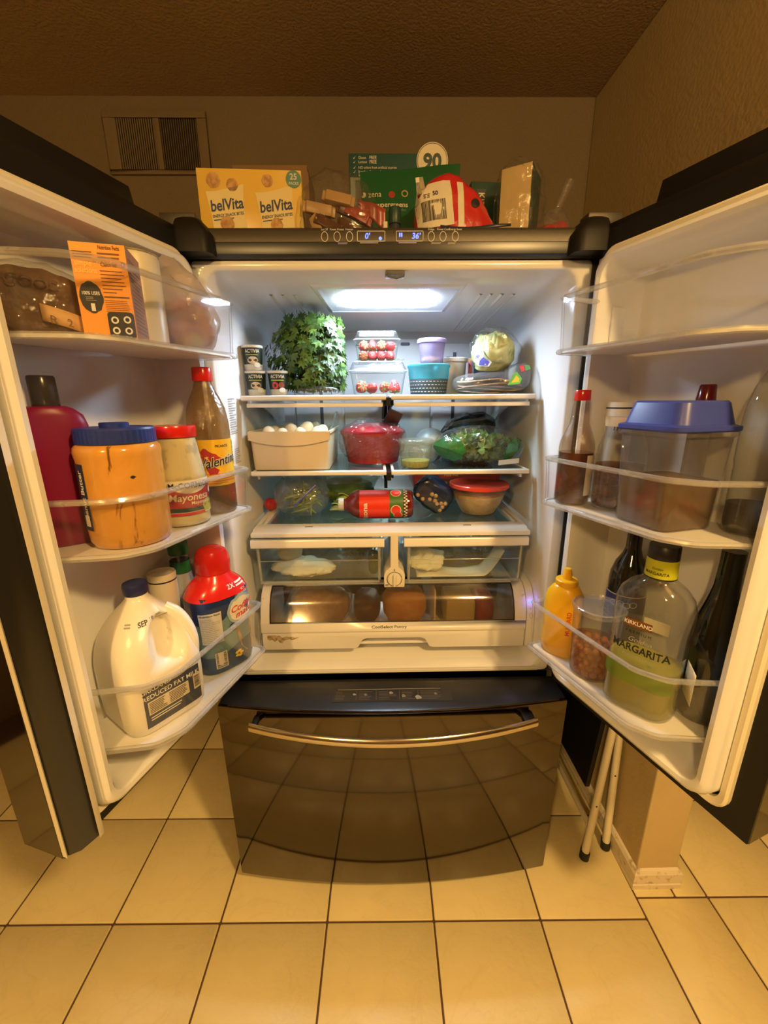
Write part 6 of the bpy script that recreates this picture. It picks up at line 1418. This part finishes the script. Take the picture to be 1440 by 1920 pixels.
fa = around(0.0016); text('Arizona', 0.026, 'label_cream', jb_, lambda x, y: fa(-0.036 - y * 0.75, x + 0.013), align='RIGHT', bold=0.03, sub=1)
# nut bag
M['nut'] = mat('hazelnut', (0.46, 0.28, 0.12), 0.45, vary=(60, (0.62, 0.46, 0.26), 0.4, 0.7)); M['bluefoil'] = mat('dark_blue_foil_bag', (0.012, 0.02, 0.06), 0.25, coat=0.3)
nb = thing('nut_bag', 'dark blue snack bag with window of mixed nuts, leaning on the red lidded bowl', 'snack bag', (0.104, 0.205, Z3))
T = Matrix.Translation((0.0, 0.0, 0.012)) @ Matrix.Rotation(rad(32), 4, 'Y') @ Matrix.Rotation(rad(-22), 4, 'X')
q = G(); bag(q, 0.058, 0.026, 0.046, 0.004, 26, 5, 40, 26, 2.6, False, T=Matrix.Translation((0.0, 0, -0.018)) @ Matrix.Translation((0, 0, 0.02)) @ Matrix.Rotation(rad(38), 4, 'Y')); nbo = q.build('foil_bag', 'bluefoil', nb)
zmin = min(v.co.z for v in nbo.data.vertices)
for v in nbo.data.vertices: v.co.z -= zmin
fnb = onsurf(nbo, 0, 0, eps=0.0, flat=True, cx=0); rd = random.Random(2); base = None; pts = []
for i in range(26):
    u, v = rd.uniform(-0.045, 0.042), rd.uniform(-0.016, 0.016)
    x = u * 0.78 + v * 0.62 + 0.022; z = 0.050 - u * 0.62 + v * 0.78 - 0.004
    p = fnb(x, z)
    if any((p - q_).length < 0.0105 for q_ in pts): continue
    pts.append(p)
    if base is None:
        q = G(); q.loft([sell(r_, r_, zz, 2, 12) for r_, zz in ((0.0015, -0.0062), (0.005, -0.004), (0.0065, 0), (0.005, 0.004), (0.0015, 0.0062))]); o = q.build('nut', 'nut', nb); base = o
    else: o = bpy.data.objects.new('nut', base.data); col.objects.link(o); o.parent = nb
    o.location = p; o.rotation_euler = (rd.random() * 3, rd.random() * 3, 0)
q = G(); q.sheet(lambda u, v: fnb((-0.050 + 0.096 * u) * 0.78 + (v - 0.5) * 0.045 * 0.62 + 0.022, 0.046 - (-0.050 + 0.096 * u) * 0.62 + (v - 0.5) * 0.045 * 0.78) + Vector((0, -0.0085, 0)), 14, 6); q.build('clear_window', 'film', nb)
# red-lid bowl
M['redlid'] = mat('coral_red_lid', (0.62, 0.06, 0.035), 0.35); M['rice'] = mat('tan_cooked_rice', (0.52, 0.36, 0.17), 0.7, bump=(90, 0.6), vary=(30, (0.66, 0.50, 0.28), 0.4, 0.6))
rb_ = thing('rice_bowl', 'translucent bowl of tan leftovers with coral red lid', 'bowl', (0.268, 0.205, Z3))
pr = [(0.046, 0.0), (0.050, 0.003), (0.052, 0.006), (0.070, 0.040), (0.0815, 0.078), (0.0835, 0.084)]
q = G(); q.lathe(pr, 48, True, False); q.build('bowl', 'tub', rb_, angle=50)
q = G(); q.lathe([(0.044, 0.003), (0.049, 0.006), (0.067, 0.040), (0.074, 0.060), (0.04, 0.066), (0.01, 0.068)], 44); q.build('leftovers', 'rice', rb_, angle=60)
q = G(); q.lathe([(0.0845, 0.080), (0.0870, 0.082), (0.0870, 0.0905), (0.084, 0.093), (0.078, 0.0905), (0.03, 0.090)], 48); q.build('lid', 'redlid', rb_, angle=40)
# glass dish carrying the pizza box
dsh = thing('glass_dish', 'low clear glass dish under the red pizza box', 'dish', (0.232, 0.43, Z3)); q = G(); q.loft([rrect(0.17, 0.13, 0.02, 0.0, 4), rrect(0.18, 0.14, 0.02, 0.004, 4), rrect(0.20, 0.16, 0.02, 0.050, 4)], True, False); q.build('dish_body', 'shelfglass', dsh, solid=0.003)
M['pizzared'] = mat('dark_red_card', (0.30, 0.025, 0.016), 0.5)
pz = thing('pizza_box', 'flat dark red cardboard box with pale slogan, above the rice bowl', 'box', (0.232, 0.43, Z3 + 0.0512)); q = G(); q.box(-0.150, 0.128, -0.125, 0.105, 0, 0.058); q.build('carton', 'pizzared', pz, bevel=0.002)
f = front(-0.125, 0, 0); patch('text_panel', 'darkbox', pz, f, -0.118, 0.122, 0.008, 0.034)
f = front(-0.1256, 0, 0); text('No One Out', 0.0235, 'peel', pz, lambda x, y: f(x - 0.112, y + 0.021), align='LEFT', bold=0.02, sx=0.88)
for x in (0.018, 0.050): poly('roof_logo', 'peel', pz, lambda u, v, x=x: f(x + u, 0.021 + v), [(-0.014, -0.009), (0.014, -0.009), (0.0, 0.011)])
text('the', 0.020, 'peel', pz, lambda x, y: f(x + 0.070, y + 0.021), align='LEFT', bold=0.01); text('Pizza Hut', 0.012, 'orange', pz, lambda x, y: f(x - 0.03, y + 0.046), bold=0.02)
rb2 = thing('berry_bag', 'tiny mesh bag of red berries against the left inner wall', 'berries', (-0.368, 0.255, 1.1065)); q = G(); bag(q, 0.018, 0.016, 0.018, 0.003, 90, 2, 28, 16, 2.0); q.build('berries', 'strawb', rb2)

# --- crisper contents
ZC = 0.9480
M['napkin'] = mat('white_paper_napkin', (0.78, 0.72, 0.60), 0.8, bump=(60, 0.3)); M['onion'] = mat('pale_onion', (0.68, 0.60, 0.40), 0.35); M['pepper'] = mat('dark_green_pepper', (0.012, 0.030, 0.010), 0.15, coat=0.4); M['veg'] = leafmat('bagged_greens', (0.08, 0.14, 0.05), (0.20, 0.30, 0.14))
on = thing('onion', 'pale peeled onion on the napkin in the left crisper', 'onion', (-0.298, 0.158, ZC + 0.030), rad(20)); q = G(); bag(q, 0.036, 0.028, 0.026, 0.002, 20, 2, 32, 18, 2.2); q.build('bulb', 'onion', on)
q = G(); bag(q, 0.085, 0.045, 0.016, 0.012, 24, 6, 60, 16, 2.2, T=Matrix.Translation((-0.255, 0.135, ZC + 0.001)) @ Matrix.Rotation(rad(-6), 4, 'Z')); tag(q.build('paper_napkin', 'napkin', angle=50), 'crumpled white paper napkin in the left crisper drawer', 'napkin')
pp = thing('green_pepper', 'shiny dark green chilli pepper standing at the end of the left crisper', 'pepper', (-0.050, 0.115, ZC))
q = G(); q.loft([sell(r_, r_, z, 2.2, 24, 0.003 * sin(z * 40), 0) for r_, z in ((0.003, 0.0005), (0.010, 0.003), (0.0145, 0.012), (0.0165, 0.030), (0.0170, 0.050), (0.0135, 0.068), (0.007, 0.073))]); q.build('pepper_body', 'pepper', pp, angle=60)
q = G(); q.tube(spline([(0.002, 0, 0.070), (0.006, -0.002, 0.084), (0.0, -0.004, 0.096), (-0.008, -0.004, 0.102)]), 0.0026, 7); q.build('stem', 'melon', pp)
def vegbag(name, label, x, y, z, rx, ry, rz_, seed, fm='frost'):
    t = thing(name, label, 'vegetable bag', (x, y, z + 0.001)); q = G(); rd2 = random.Random(seed)
    for i in range(150):
        a = rd2.uniform(0, 6.28); k = math.sqrt(rd2.random()) * 0.70; T = Matrix.Translation((rx * k * cos(a), ry * k * sin(a), rz_ * (0.45 + 1.1 * rd2.random() * (1 - 0.5 * k)))) @ Matrix.Rotation(rd2.uniform(0, 6.3), 4, Vector((rd2.gauss(0, 1), rd2.gauss(0, 1), rd2.gauss(0, 1))).normalized()) @ Matrix.Scale(1.3, 4)
        q.add(lv, lf, T)
    tag(q.build('greens', 'veg', t, angle=80), kind='stuff'); q = G(); bag(q, rx, ry, rz_, 0.010, 20, seed, 56, 26, 2.5); q.build('bag_film', fm, t, angle=12); return t
vegbag('herb_bag', 'clear knotted bag of dark herbs at the back of the left crisper', -0.260, 0.32, ZC, 0.090, 0.09, 0.050, 3); vegbag('greens_bag', 'cloudy bag of greens behind the chilli pepper', -0.108, 0.235, ZC, 0.050, 0.070, 0.050, 5)
vegbag('cabbage_bag', 'cloudy bag of green vegetables in the right crisper drawer', 0.150, 0.270, ZC, 0.080, 0.10, 0.050, 8); vegbag('bean_sprout_bag', 'second cloudy vegetable bag at the back of the right crisper', 0.300, 0.29, ZC, 0.050, 0.11, 0.048, 9)
q = G(); q.sheet(lambda u, v: Vector((0.075 + 0.245 * u, 0.085 + 0.075 * v, ZC + 0.0015 + 0.075 * max(0, (u - 0.78) / 0.22) ** 1.5 + 0.004 * sin(u * 9) * sin(v * 5) ** 2)), 28, 6); tag(q.build('paper_towel', 'napkin', angle=70, solid=0.001), 'white paper towel lining the right crisper drawer', 'paper towel')
q = G(); bag(q, 0.045, 0.03, 0.030, 0.012, 22, 16, 44, 20, 2.2, T=Matrix.Translation((0.106, 0.125, ZC + 0.010))); tag(q.build('paper_bundle', 'napkin', angle=50), 'crumpled paper bundle at the left of the right crisper drawer', 'paper')

# --- pantry contents
ZP = 0.7632
M['breadroll'] = mat('golden_bread', (0.62, 0.30, 0.09), 0.6, bump=(50, 0.3), vary=(20, (0.72, 0.42, 0.16), 0.4, 0.7)); M['meat'] = mat('brown_packet', (0.30, 0.17, 0.08), 0.5, vary=(40, (0.46, 0.30, 0.16), 0.45, 0.65)); M['cheese'] = mat('pale_cheese', (0.66, 0.55, 0.26), 0.45); M['redpk'] = mat('red_packet', (0.45, 0.02, 0.03), 0.4)
t = thing('roll_bag', 'bag of brown rolls in the left of the pantry drawer', 'bread', (-0.215, 0.18, ZP)); q = G(); bag(q, 0.085, 0.06, 0.058, 0.006, 22, 4, 40, 20, 2.6); q.build('rolls', 'meat', t); q = G(); bag(q, 0.092, 0.065, 0.061, 0.006, 26, 5, 44, 22, 2.6); q.build('clear_bag', 'film', t)
t = thing('bread_loaf', 'golden bread loaf in the middle of the pantry drawer', 'bread', (0.045, 0.175, ZP)); q = G(); bag(q, 0.068, 0.06, 0.058, 0.004, 18, 9, 40, 20, 2.4); q.build('loaf', 'breadroll', t)
t = thing('meat_packet', 'dark brown packet between rolls and loaf in the pantry drawer', 'packet', (-0.072, 0.20, ZP)); q = G(); bag(q, 0.040, 0.07, 0.040, 0.005, 24, 3, 32, 16, 2.8); q.build('packet_body', 'darkbox', t)
t = thing('cheese_block', 'pale yellow cheese block in the right of the pantry drawer', 'cheese', (0.215, 0.18, ZP)); q = G(); q.box(-0.045, 0.045, -0.05, 0.06, 0, 0.085); q.build('block', 'cheese', t, bevel=0.008)
t = thing('red_packet', 'small red packet beside the cheese in the pantry drawer', 'packet', (0.292, 0.18, ZP)); q = G(); bag(q, 0.028, 0.06, 0.045, 0.004, 24, 7, 30, 16, 3); q.build('packet_body', 'redpk', t)
q = G(); q.box(0.128, 0.134, 0.10, 0.46, ZP, 0.895); tag(q.build('pantry_divider', 'white', fr, bevel=0.001), None)

# ================================================================== things on top of the refrigerator
ZT = 1.7525
M['belyel'] = mat('golden_carton', (0.80, 0.52, 0.08), 0.30, vary=(6, (0.86, 0.62, 0.20), 0.4, 0.7)); M['belpk'] = mat('cream_packet_print', (0.80, 0.66, 0.30), 0.4); M['biscuit'] = mat('biscuit_print', (0.42, 0.20, 0.06), 0.5, vary=(90, (0.62, 0.36, 0.12), 0.4, 0.6)); M['tealpr'] = mat('teal_badge', (0.10, 0.25, 0.22), 0.4)
bv = thing('snack_carton', 'yellow snack bites carton standing on top of the refrigerator', 'carton', (-0.322, 0.155, ZT), rad(3))
w, d, h = 0.236, 0.07, 0.194
q = G(); q.box(-w / 2, w / 2, -d / 2, d / 2, 0, h); q.build('carton', 'belyel', bv, bevel=0.0015)
f = front(-d / 2); f2 = front(-d / 2 - 0.0005); f3 = front(-d / 2 - 0.001)
def packet_print(cx):
    poly('packet_print', 'belpk', bv, lambda x, y: f(x + cx, y + 0.112), [(-0.043, 0.036), (-0.020, 0.037), (0.020, 0.046), (0.043, 0.052), (0.040, 0.0), (0.050, -0.07), (-0.030, -0.07), (-0.034, -0.01)])
    text('belVita', 0.032, 'inkblue', bv, lambda x, y: f2(x + cx + 0.003, y + 0.122 + 0.12 * x), bold=0.022, sx=0.85); text('ENERGY SNACK BITES', 0.0085, 'inkblue', bv, lambda x, y: f2(x + cx + 0.004, y + 0.102 + 0.12 * x), bold=0.02, sx=0.85); bars('small_print', 'inkblue', bv, lambda x, y: f2(x, y + 0.12 * (x - cx)), cx - 0.03, cx + 0.035, 0.092, 0.096, 1, 2, 0.5)
packet_print(-0.058); packet_print(0.054)
for x, y, r_ in ((-0.082, 0.170, 0.0155), (-0.040, 0.162, 0.013), (-0.058, 0.084, 0.016), (0.040, 0.172, 0.013), (0.056, 0.084, 0.014)): disc('biscuit_print', 'biscuit', bv, f3 if y < 0.1 else f, x, y, r_, 16, wob=0.06)
disc('count_badge', 'tealpr', bv, f2, 0.100, 0.176, 0.0175, 22); text('25', 0.017, 'label_cream', bv, lambda x, y: f3(x + 0.100, y + 0.180), bold=0.02); text('PACKS', 0.0075, 'label_cream', bv, lambda x, y: f3(x + 0.100, y + 0.167), bold=0.02)
M['cardboard'] = mat('brown_cardboard', (0.22, 0.13, 0.06), 0.8)
t = thing('cardboard_box', 'plain brown cardboard box behind the yellow carton', 'box', (-0.300, 0.32, ZT)); q = G(); q.box(-0.095, 0.095, -0.07, 0.07, 0, 0.262); q.build('carton', 'cardboard', t, bevel=0.002); q = G(); q.box(0.07, 0.098, -0.072, -0.068, 0.0, 0.245); q.build('flap', 'cardboard', t)

# clear bag of candy bars
M['wrapbrown'] = mat('brown_wrapper', (0.10, 0.035, 0.018), 0.3); M['wraptan'] = mat('tan_wrapper', (0.52, 0.32, 0.14), 0.35); M['wrapred'] = mat('dull_red_wrapper', (0.34, 0.06, 0.04), 0.3)
sb = thing('candy_bag', 'clear bag of brown and red candy bars beside the yellow carton', 'snack bag', (-0.116, 0.105, ZT)); rd = random.Random(9)
base = None
for k, (x, y, z, ry, mtn) in enumerate(((-0.045, -0.030, 0.022, -10, 'wraptan'), (0.020, -0.035, 0.020, 14, 'wrapred'), (-0.030, -0.028, 0.062, 24, 'wrapbrown'), (0.030, -0.030, 0.058, 22, 'wrapbrown'), (-0.060, -0.010, 0.098, 8, 'wraptan'), (-0.005, -0.020, 0.112, 12, 'wraptan'), (0.030, -0.012, 0.092, 18, 'wrapbrown'), (-0.055, -0.025, 0.050, 60, 'wraptan'), (0.045, -0.02, 0.085, 26, 'wrapred'))):
    q = G(); n = 10; q.loft([[(xx, yy * (0.5 if abs(xx) > 0.030 else 1), zz * (1.0 if abs(xx) > 0.030 else 1)) for yy, zz in ((-0.009, 0.010), (0.009, 0.010), (0.009, -0.010), (-0.009, -0.010))] for xx in (-0.038, -0.031, -0.029, 0.029, 0.031, 0.038)]); o = q.build('candy_bar', mtn, sb, bevel=0.002); o.location = (x * 0.85 + 0.004, y + 0.02, z); o.rotation_euler = (rd.uniform(-0.3, 0.3), rad(ry), rd.uniform(-0.3, 0.3))
q = G(); bag(q, 0.086, 0.050, 0.080, 0.007, 22, 17, 64, 34, 2.3, shape=lambda v: (v.x, v.y * (1 - 0.5 * max(0, v.z - 0.08) / 0.08), v.z * (1 - 1.2 * max(0, v.x)))); q.build('clear_bag', 'film', sb, angle=10)
sb.scale = (1, 1, 1.14)
q = G(); q.sheet(lambda u, v: Vector((0.045 + 0.062 * u, -0.010 + 0.004 * sin(u * 9), 0.102 - 0.030 * u + 0.040 * (v - 0.5) * (0.3 + 0.7 * u) + 0.002 * sin(v * 20))), 10, 8); q.build('bag_end', 'wrapred', sb, solid=0.0006)

# greens carton, pouch, little bottle
M['tealbox'] = mat('dark_teal_carton', (0.018, 0.075, 0.075), 0.4); M['greenpouch'] = mat('dark_green_pouch', (0.012, 0.10, 0.035), 0.3, coat=0.2); M['greyprint'] = mat('grey_teal_print', (0.22, 0.27, 0.25), 0.45)
gx = thing('greens_carton', 'tall dark teal carton with white ninety badge at the back', 'carton', (0.028, 0.290, ZT)); w, d, h = 0.252, 0.10, 0.282
q = G(); q.box(-w / 2, w / 2, -d / 2, d / 2, 0, h); q.build('carton', 'tealbox', gx, bevel=0.0015); f = front(-d / 2); f2 = front(-d / 2 - 0.0006)
patch('grey_panel', 'greyprint', gx, f, -w / 2 + 0.003, -0.06, 0.10, h - 0.052)
for k, (a, b, y) in enumerate((('Gluten ', 'FREE', 0.272), ('Lactose ', 'FREE', 0.263), ('NO colors from artificial sources', '', 0.251), ('Excellent Source of', '', 0.242), ('Vitamin C', '', 0.234))):
    text(a, 0.0085, 'label_cream', gx, lambda x, yy: f(x - 0.102, yy + y), align='LEFT', sx=0.85)
    if b: text(b, 0.0105, 'label_cream', gx, lambda x, yy: f(x - 0.074, yy + y), align='LEFT', bold=0.01, sx=0.85)
    if k < 4: poly('tick_mark', 'label_cream', gx, lambda x, yy: f(x - 0.112, yy + y), [(-0.003, 0.0), (-0.001, -0.003), (0.004, 0.004), (-0.001, -0.001)])
disc('round_badge', 'label_cream', gx, front(-d / 2 - 0.0012), 0.085, 0.265, 0.040, 32); ring('badge_ring', gx, lambda u, v: front(-d / 2 - 0.0016)(0.085 + u, 0.265 + v), 0.038, 0.038, 0.0012, 'ink', 32); text('90', 0.046, 'darkgreen', gx, lambda x, y: front(-d / 2 - 0.002)(x + 0.085, y + 0.262), bold=0.035)
pu = thing('greens_pouch', 'green supergreens powder pouch leaning before the teal carton', 'pouch', (0.055, 0.185, ZT)); w = 0.25
def pouch(u, v, sgn):
    x = (u - 0.5) * w * (1 - 0.04 * sin(pi * v)); z = 0.232 * v + (0.018 * (u - 0.15) * v ** 4); th = 0.028 * (1 - v) ** 0.7 * (1 - (2 * u - 1) ** 4) + 0.0012
    return Vector((x, sgn * th + 0.030 * v + 0.003 * sin(u * 7 + v * 5) * v, z))
q = G(); q.sheet(lambda u, v: pouch(u, v, -1), 24, 20); q.sheet(lambda u, v: pouch(u, v, 1), 24, 20)
for e in (0, 1): q.sheet(lambda u, v, e=e: pouch(e, v, -1 + 2 * u), 1, 20)
q.sheet(lambda u, v: pouch(u, 1, -1 + 2 * v), 24, 1); q.sheet(lambda u, v: pouch(u, 0, -1 + 2 * v), 24, 1); po = q.build('pouch_body', 'greenpouch', pu, angle=50)
f = onsurf(po, 0, 0, eps=0.0012, flat=True)
disc('logo_dot', 'label_cream', pu, f, -0.116, 0.176, 0.0060, 14); text('zena', 0.020, 'label_cream', pu, lambda x, y: f(x - 0.088, y + 0.175), sx=0.9); disc('red_badge', 'wrapred', pu, f, -0.046, 0.174, 0.0085, 12); ring('gold_badge', pu, lambda u, v: f(-0.014 + u, 0.177 + v), 0.0085, 0.0085, 0.003, 'gold', 18)
text('supergreens', 0.0175, 'label_cream', pu, lambda x, y: f(x - 0.047, y + 0.150), bold=0.012, sx=0.95); text('fruits & vegetables', 0.0090, 'greyprint', pu, lambda x, y: f(x - 0.045, y + 0.138))
vb = thing('pill_bottle', 'little dark bottle standing in front of the green pouch', 'bottle', (0.012, 0.095, ZT)); q = G(); q.lathe([(0.013, 0), (0.0145, 0.002), (0.0145, 0.062), (0.012, 0.070), (0.0115, 0.074)], 28); q.build('bottle_body', 'darkpk', vb, angle=50)
q = G(); q.lathe([(0.0135, 0.074), (0.0142, 0.076), (0.0142, 0.104), (0.0128, 0.107)], 28); q.build('cap', 'darkgreen', vb, angle=50); text('BI', 0.010, 'label_cream', vb, cyl(0.0145, 0, 0.052))
q = G(); q.box(-0.026, -0.017, -0.008, 0.004, 0, 0.078); o = q.build('card_slip', 'label_cream', vb)

# red bag with barcode
M['redfoil'] = mat('red_foil_bag', (0.52, 0.025, 0.025), 0.25, coat=0.3, bump=(30, 0.25))
rg = thing('red_snack_bag', 'red foil snack bag with white barcode label, on the refrigerator top', 'snack bag', (0.150, 0.105, ZT))
q = G(); bag(q, 0.096, 0.050, 0.086, 0.005, 18, 23, 60, 34, 2.6, shape=lambda v: (v.x * (1 - 0.12 * v.z / 0.17), v.y * (1 - 0.45 * v.z / 0.17), v.z * (1 - 3.8 * max(0, v.x - 0.005)))); ro_ = q.build('bag_body', 'redfoil', rg)
f = onsurf(ro_, 0, 0, eps=0.0018, flat=True); rt_ = lambda x, y: (x * cos(0.10) - y * sin(0.10) - 0.050, x * sin(0.10) + y * cos(0.10) + 0.102)
q = G(); q.sheet(lambda u, v: f(*rt_(-0.040 + 0.080 * u, -0.044 + 0.094 * v)), 10, 10); q.build('white_label', 'label_cream', rg)
f2 = onsurf(ro_, 0, 0, eps=0.0026, flat=True); barcode(rg, lambda x, y: f2(*rt_(x, y)), -0.028, 0.026, -0.030, 0.012, 5, 30); text('50', 0.012, 'ink', rg, lambda x, y: f2(*rt_(x + 0.004, y + 0.026)), bold=0.03); bars('label_print', 'ink', rg, lambda x, y: f2(*rt_(x, y)), -0.022, -0.008, 0.018, 0.028, 3, 1, 0.5, 0.1)
q = G(); q.sheet(lambda u, v: f(0.004 + 0.014 * u - 0.004 * v, 0.012 + 0.140 * v), 3, 14); q.build('white_stripe', 'label_cream', rg); disc('dark_emblem', 'ink', rg, f, 0.042, 0.108, 0.010, 16, 0.010)
q = G(); q.sheet(lambda u, v: Vector((-0.04 + 0.155 * u, -0.066 + 0.006 * sin(u * 6), 0.046 + 0.016 * max(0, u - 0.55) + 0.016 * (v - 0.5) * (1 - 0.7 * u))), 14, 2); q.build('bag_seam', 'darkpk', rg, solid=0.0008)

# carton in a clear bag
M['kirkcream'] = mat('tan_carton', (0.62, 0.46, 0.22), 0.4)
kb = thing('bagged_carton', 'tan and green carton inside a crinkled clear bag', 'carton', (0.322, 0.170, ZT), rad(-32)); w, d, h = 0.070, 0.095, 0.205
q = G(); q.box(-w / 2, w / 2, -d / 2, d / 2, 0, h); q.mi = [0] * 6; q.mi[4] = 1; q.mi[5] = 1
q.build('carton', ['kirkcream', 'darkgreen'], kb, smooth=False)
gk = thing('green_carton', 'dark green carton with black vertical name panel beside the tan carton', 'carton', (0.258, 0.262, ZT), rad(4)); q = G(); q.box(-0.045, 0.045, -0.02, 0.02, 0, 0.222); q.build('carton', 'darkgreen', gk, bevel=0.0015)
q = G(); q.box(-0.030, -0.006, -0.0208, -0.02, 0.085, 0.205); q.build('name_panel', 'ink', gk); text('KIRKLAND', 0.0225, 'label_cream', gk, lambda x, y: Vector((-0.018 + y, -0.0212, 0.146 - x)), bold=0.02, sx=0.95)
q = G(); bag(q, 0.050, 0.060, 0.112, 0.009, 24, 27, 60, 40, 3.4); q.build('clear_bag', 'film', kb, angle=10)
rk = thing('knotted_bag', 'knotted clear bag with red packet at the right end of the refrigerator top', 'bag', (0.440, 0.255, ZT))
q = G(); bag(q, 0.050, 0.05, 0.066, 0.006, 24, 33, 40, 24, 2.4); q.build('red_packet', 'redfoil', rk)
q = G(); bag(q, 0.060, 0.06, 0.082, 0.007, 20, 35, 56, 32, 2.3, shape=lambda v: (v.x * (1 - 0.5 * max(0, v.z - 0.08) / 0.08), v.y * (1 - 0.5 * max(0, v.z - 0.08) / 0.08), v.z)); q.build('clear_bag', 'film2', rk, angle=10)
q = G(); q.tube(spline([(0.0, 0, 0.150), (0.012, 0, 0.175), (0.034, 0, 0.228)]), [0.016, 0.012, 0.009, 0.008, 0.007, 0.008, 0.009, 0.010, 0.010, 0.011, 0.011, 0.012, 0.013], 10); q.build('twisted_neck', 'film2', rk)

# ================================================================== folding step stool in the gap beside the refrigerator
M['whitetube'] = mat('cream_painted_tube', (0.74, 0.68, 0.52), 0.35); M['rubber'] = mat('black_rubber', (0.012, 0.011, 0.010), 0.6)
so_ = thing('folding_chair', 'folded chair with cream tube legs and black panel beside the wing wall', 'folding chair', (0.62, 0.0, 0))
A = Vector((0.0, -0.020, 0.018)); B = Vector((0.070, 0.040, 0.60)); C_ = Vector((0.084, 0.010, 0.018)); D2 = Vector((0.094, 0.060, 0.60))
for (p, q2) in ((A, B), (C_, D2)):
    q = G(); q.tube([p, q2], 0.0115, 14); lg = q.build('leg', 'whitetube', so_)
    q = G(); dv = (q2 - p).normalized(); q.tube([p - dv * 0.014, p + dv * 0.012], 0.0145, 14); q.build('rubber_foot', 'rubber', lg)
    q = G(); hp_ = p + dv * (0.19 if p is A else 0.27); q.lathe([(0.0028, 0), (0.0028, 0.001)], 10, T=Matrix.Translation(hp_ + Vector((-0.004, -0.0112, 0))) @ Matrix.Rotation(rad(90), 4, 'X')); q.build('bolt_hole', 'rubber', lg)
for (p, q2) in ((A + Vector((0.0, 0.42, 0)), B + Vector((0, 0.34, 0))), (C_ + Vector((0, 0.42, 0)), D2 + Vector((0, 0.34, 0)))):
    q = G(); q.tube([p, q2], 0.0115, 12); lg = q.build('leg', 'whitetube', so_); dv = (q2 - p).normalized(); q = G(); q.tube([p - dv * 0.014, p + dv * 0.012], 0.0145, 12); q.build('rubber_foot', 'rubber', lg)
q = G(); q.tube([A + Vector((0.01, 0.02, 0.10)), A + Vector((0.01, 0.41, 0.10))], 0.009, 10); q.build('cross_bar', 'whitetube', so_)
q = G(); q.add([(0.018, 0.06, 0.20), (0.018, 0.42, 0.20), (0.058, 0.42, 0.72), (0.058, 0.06, 0.72), (0.034, 0.06, 0.20), (0.034, 0.42, 0.20), (0.074, 0.42, 0.72), (0.074, 0.06, 0.72)], [(0, 1, 2, 3), (4, 5, 6, 7), (0, 1, 5, 4), (1, 2, 6, 5), (2, 3, 7, 6), (3, 0, 4, 7)]); q.build('seat_panel', 'blackm', so_, bevel=0.003)
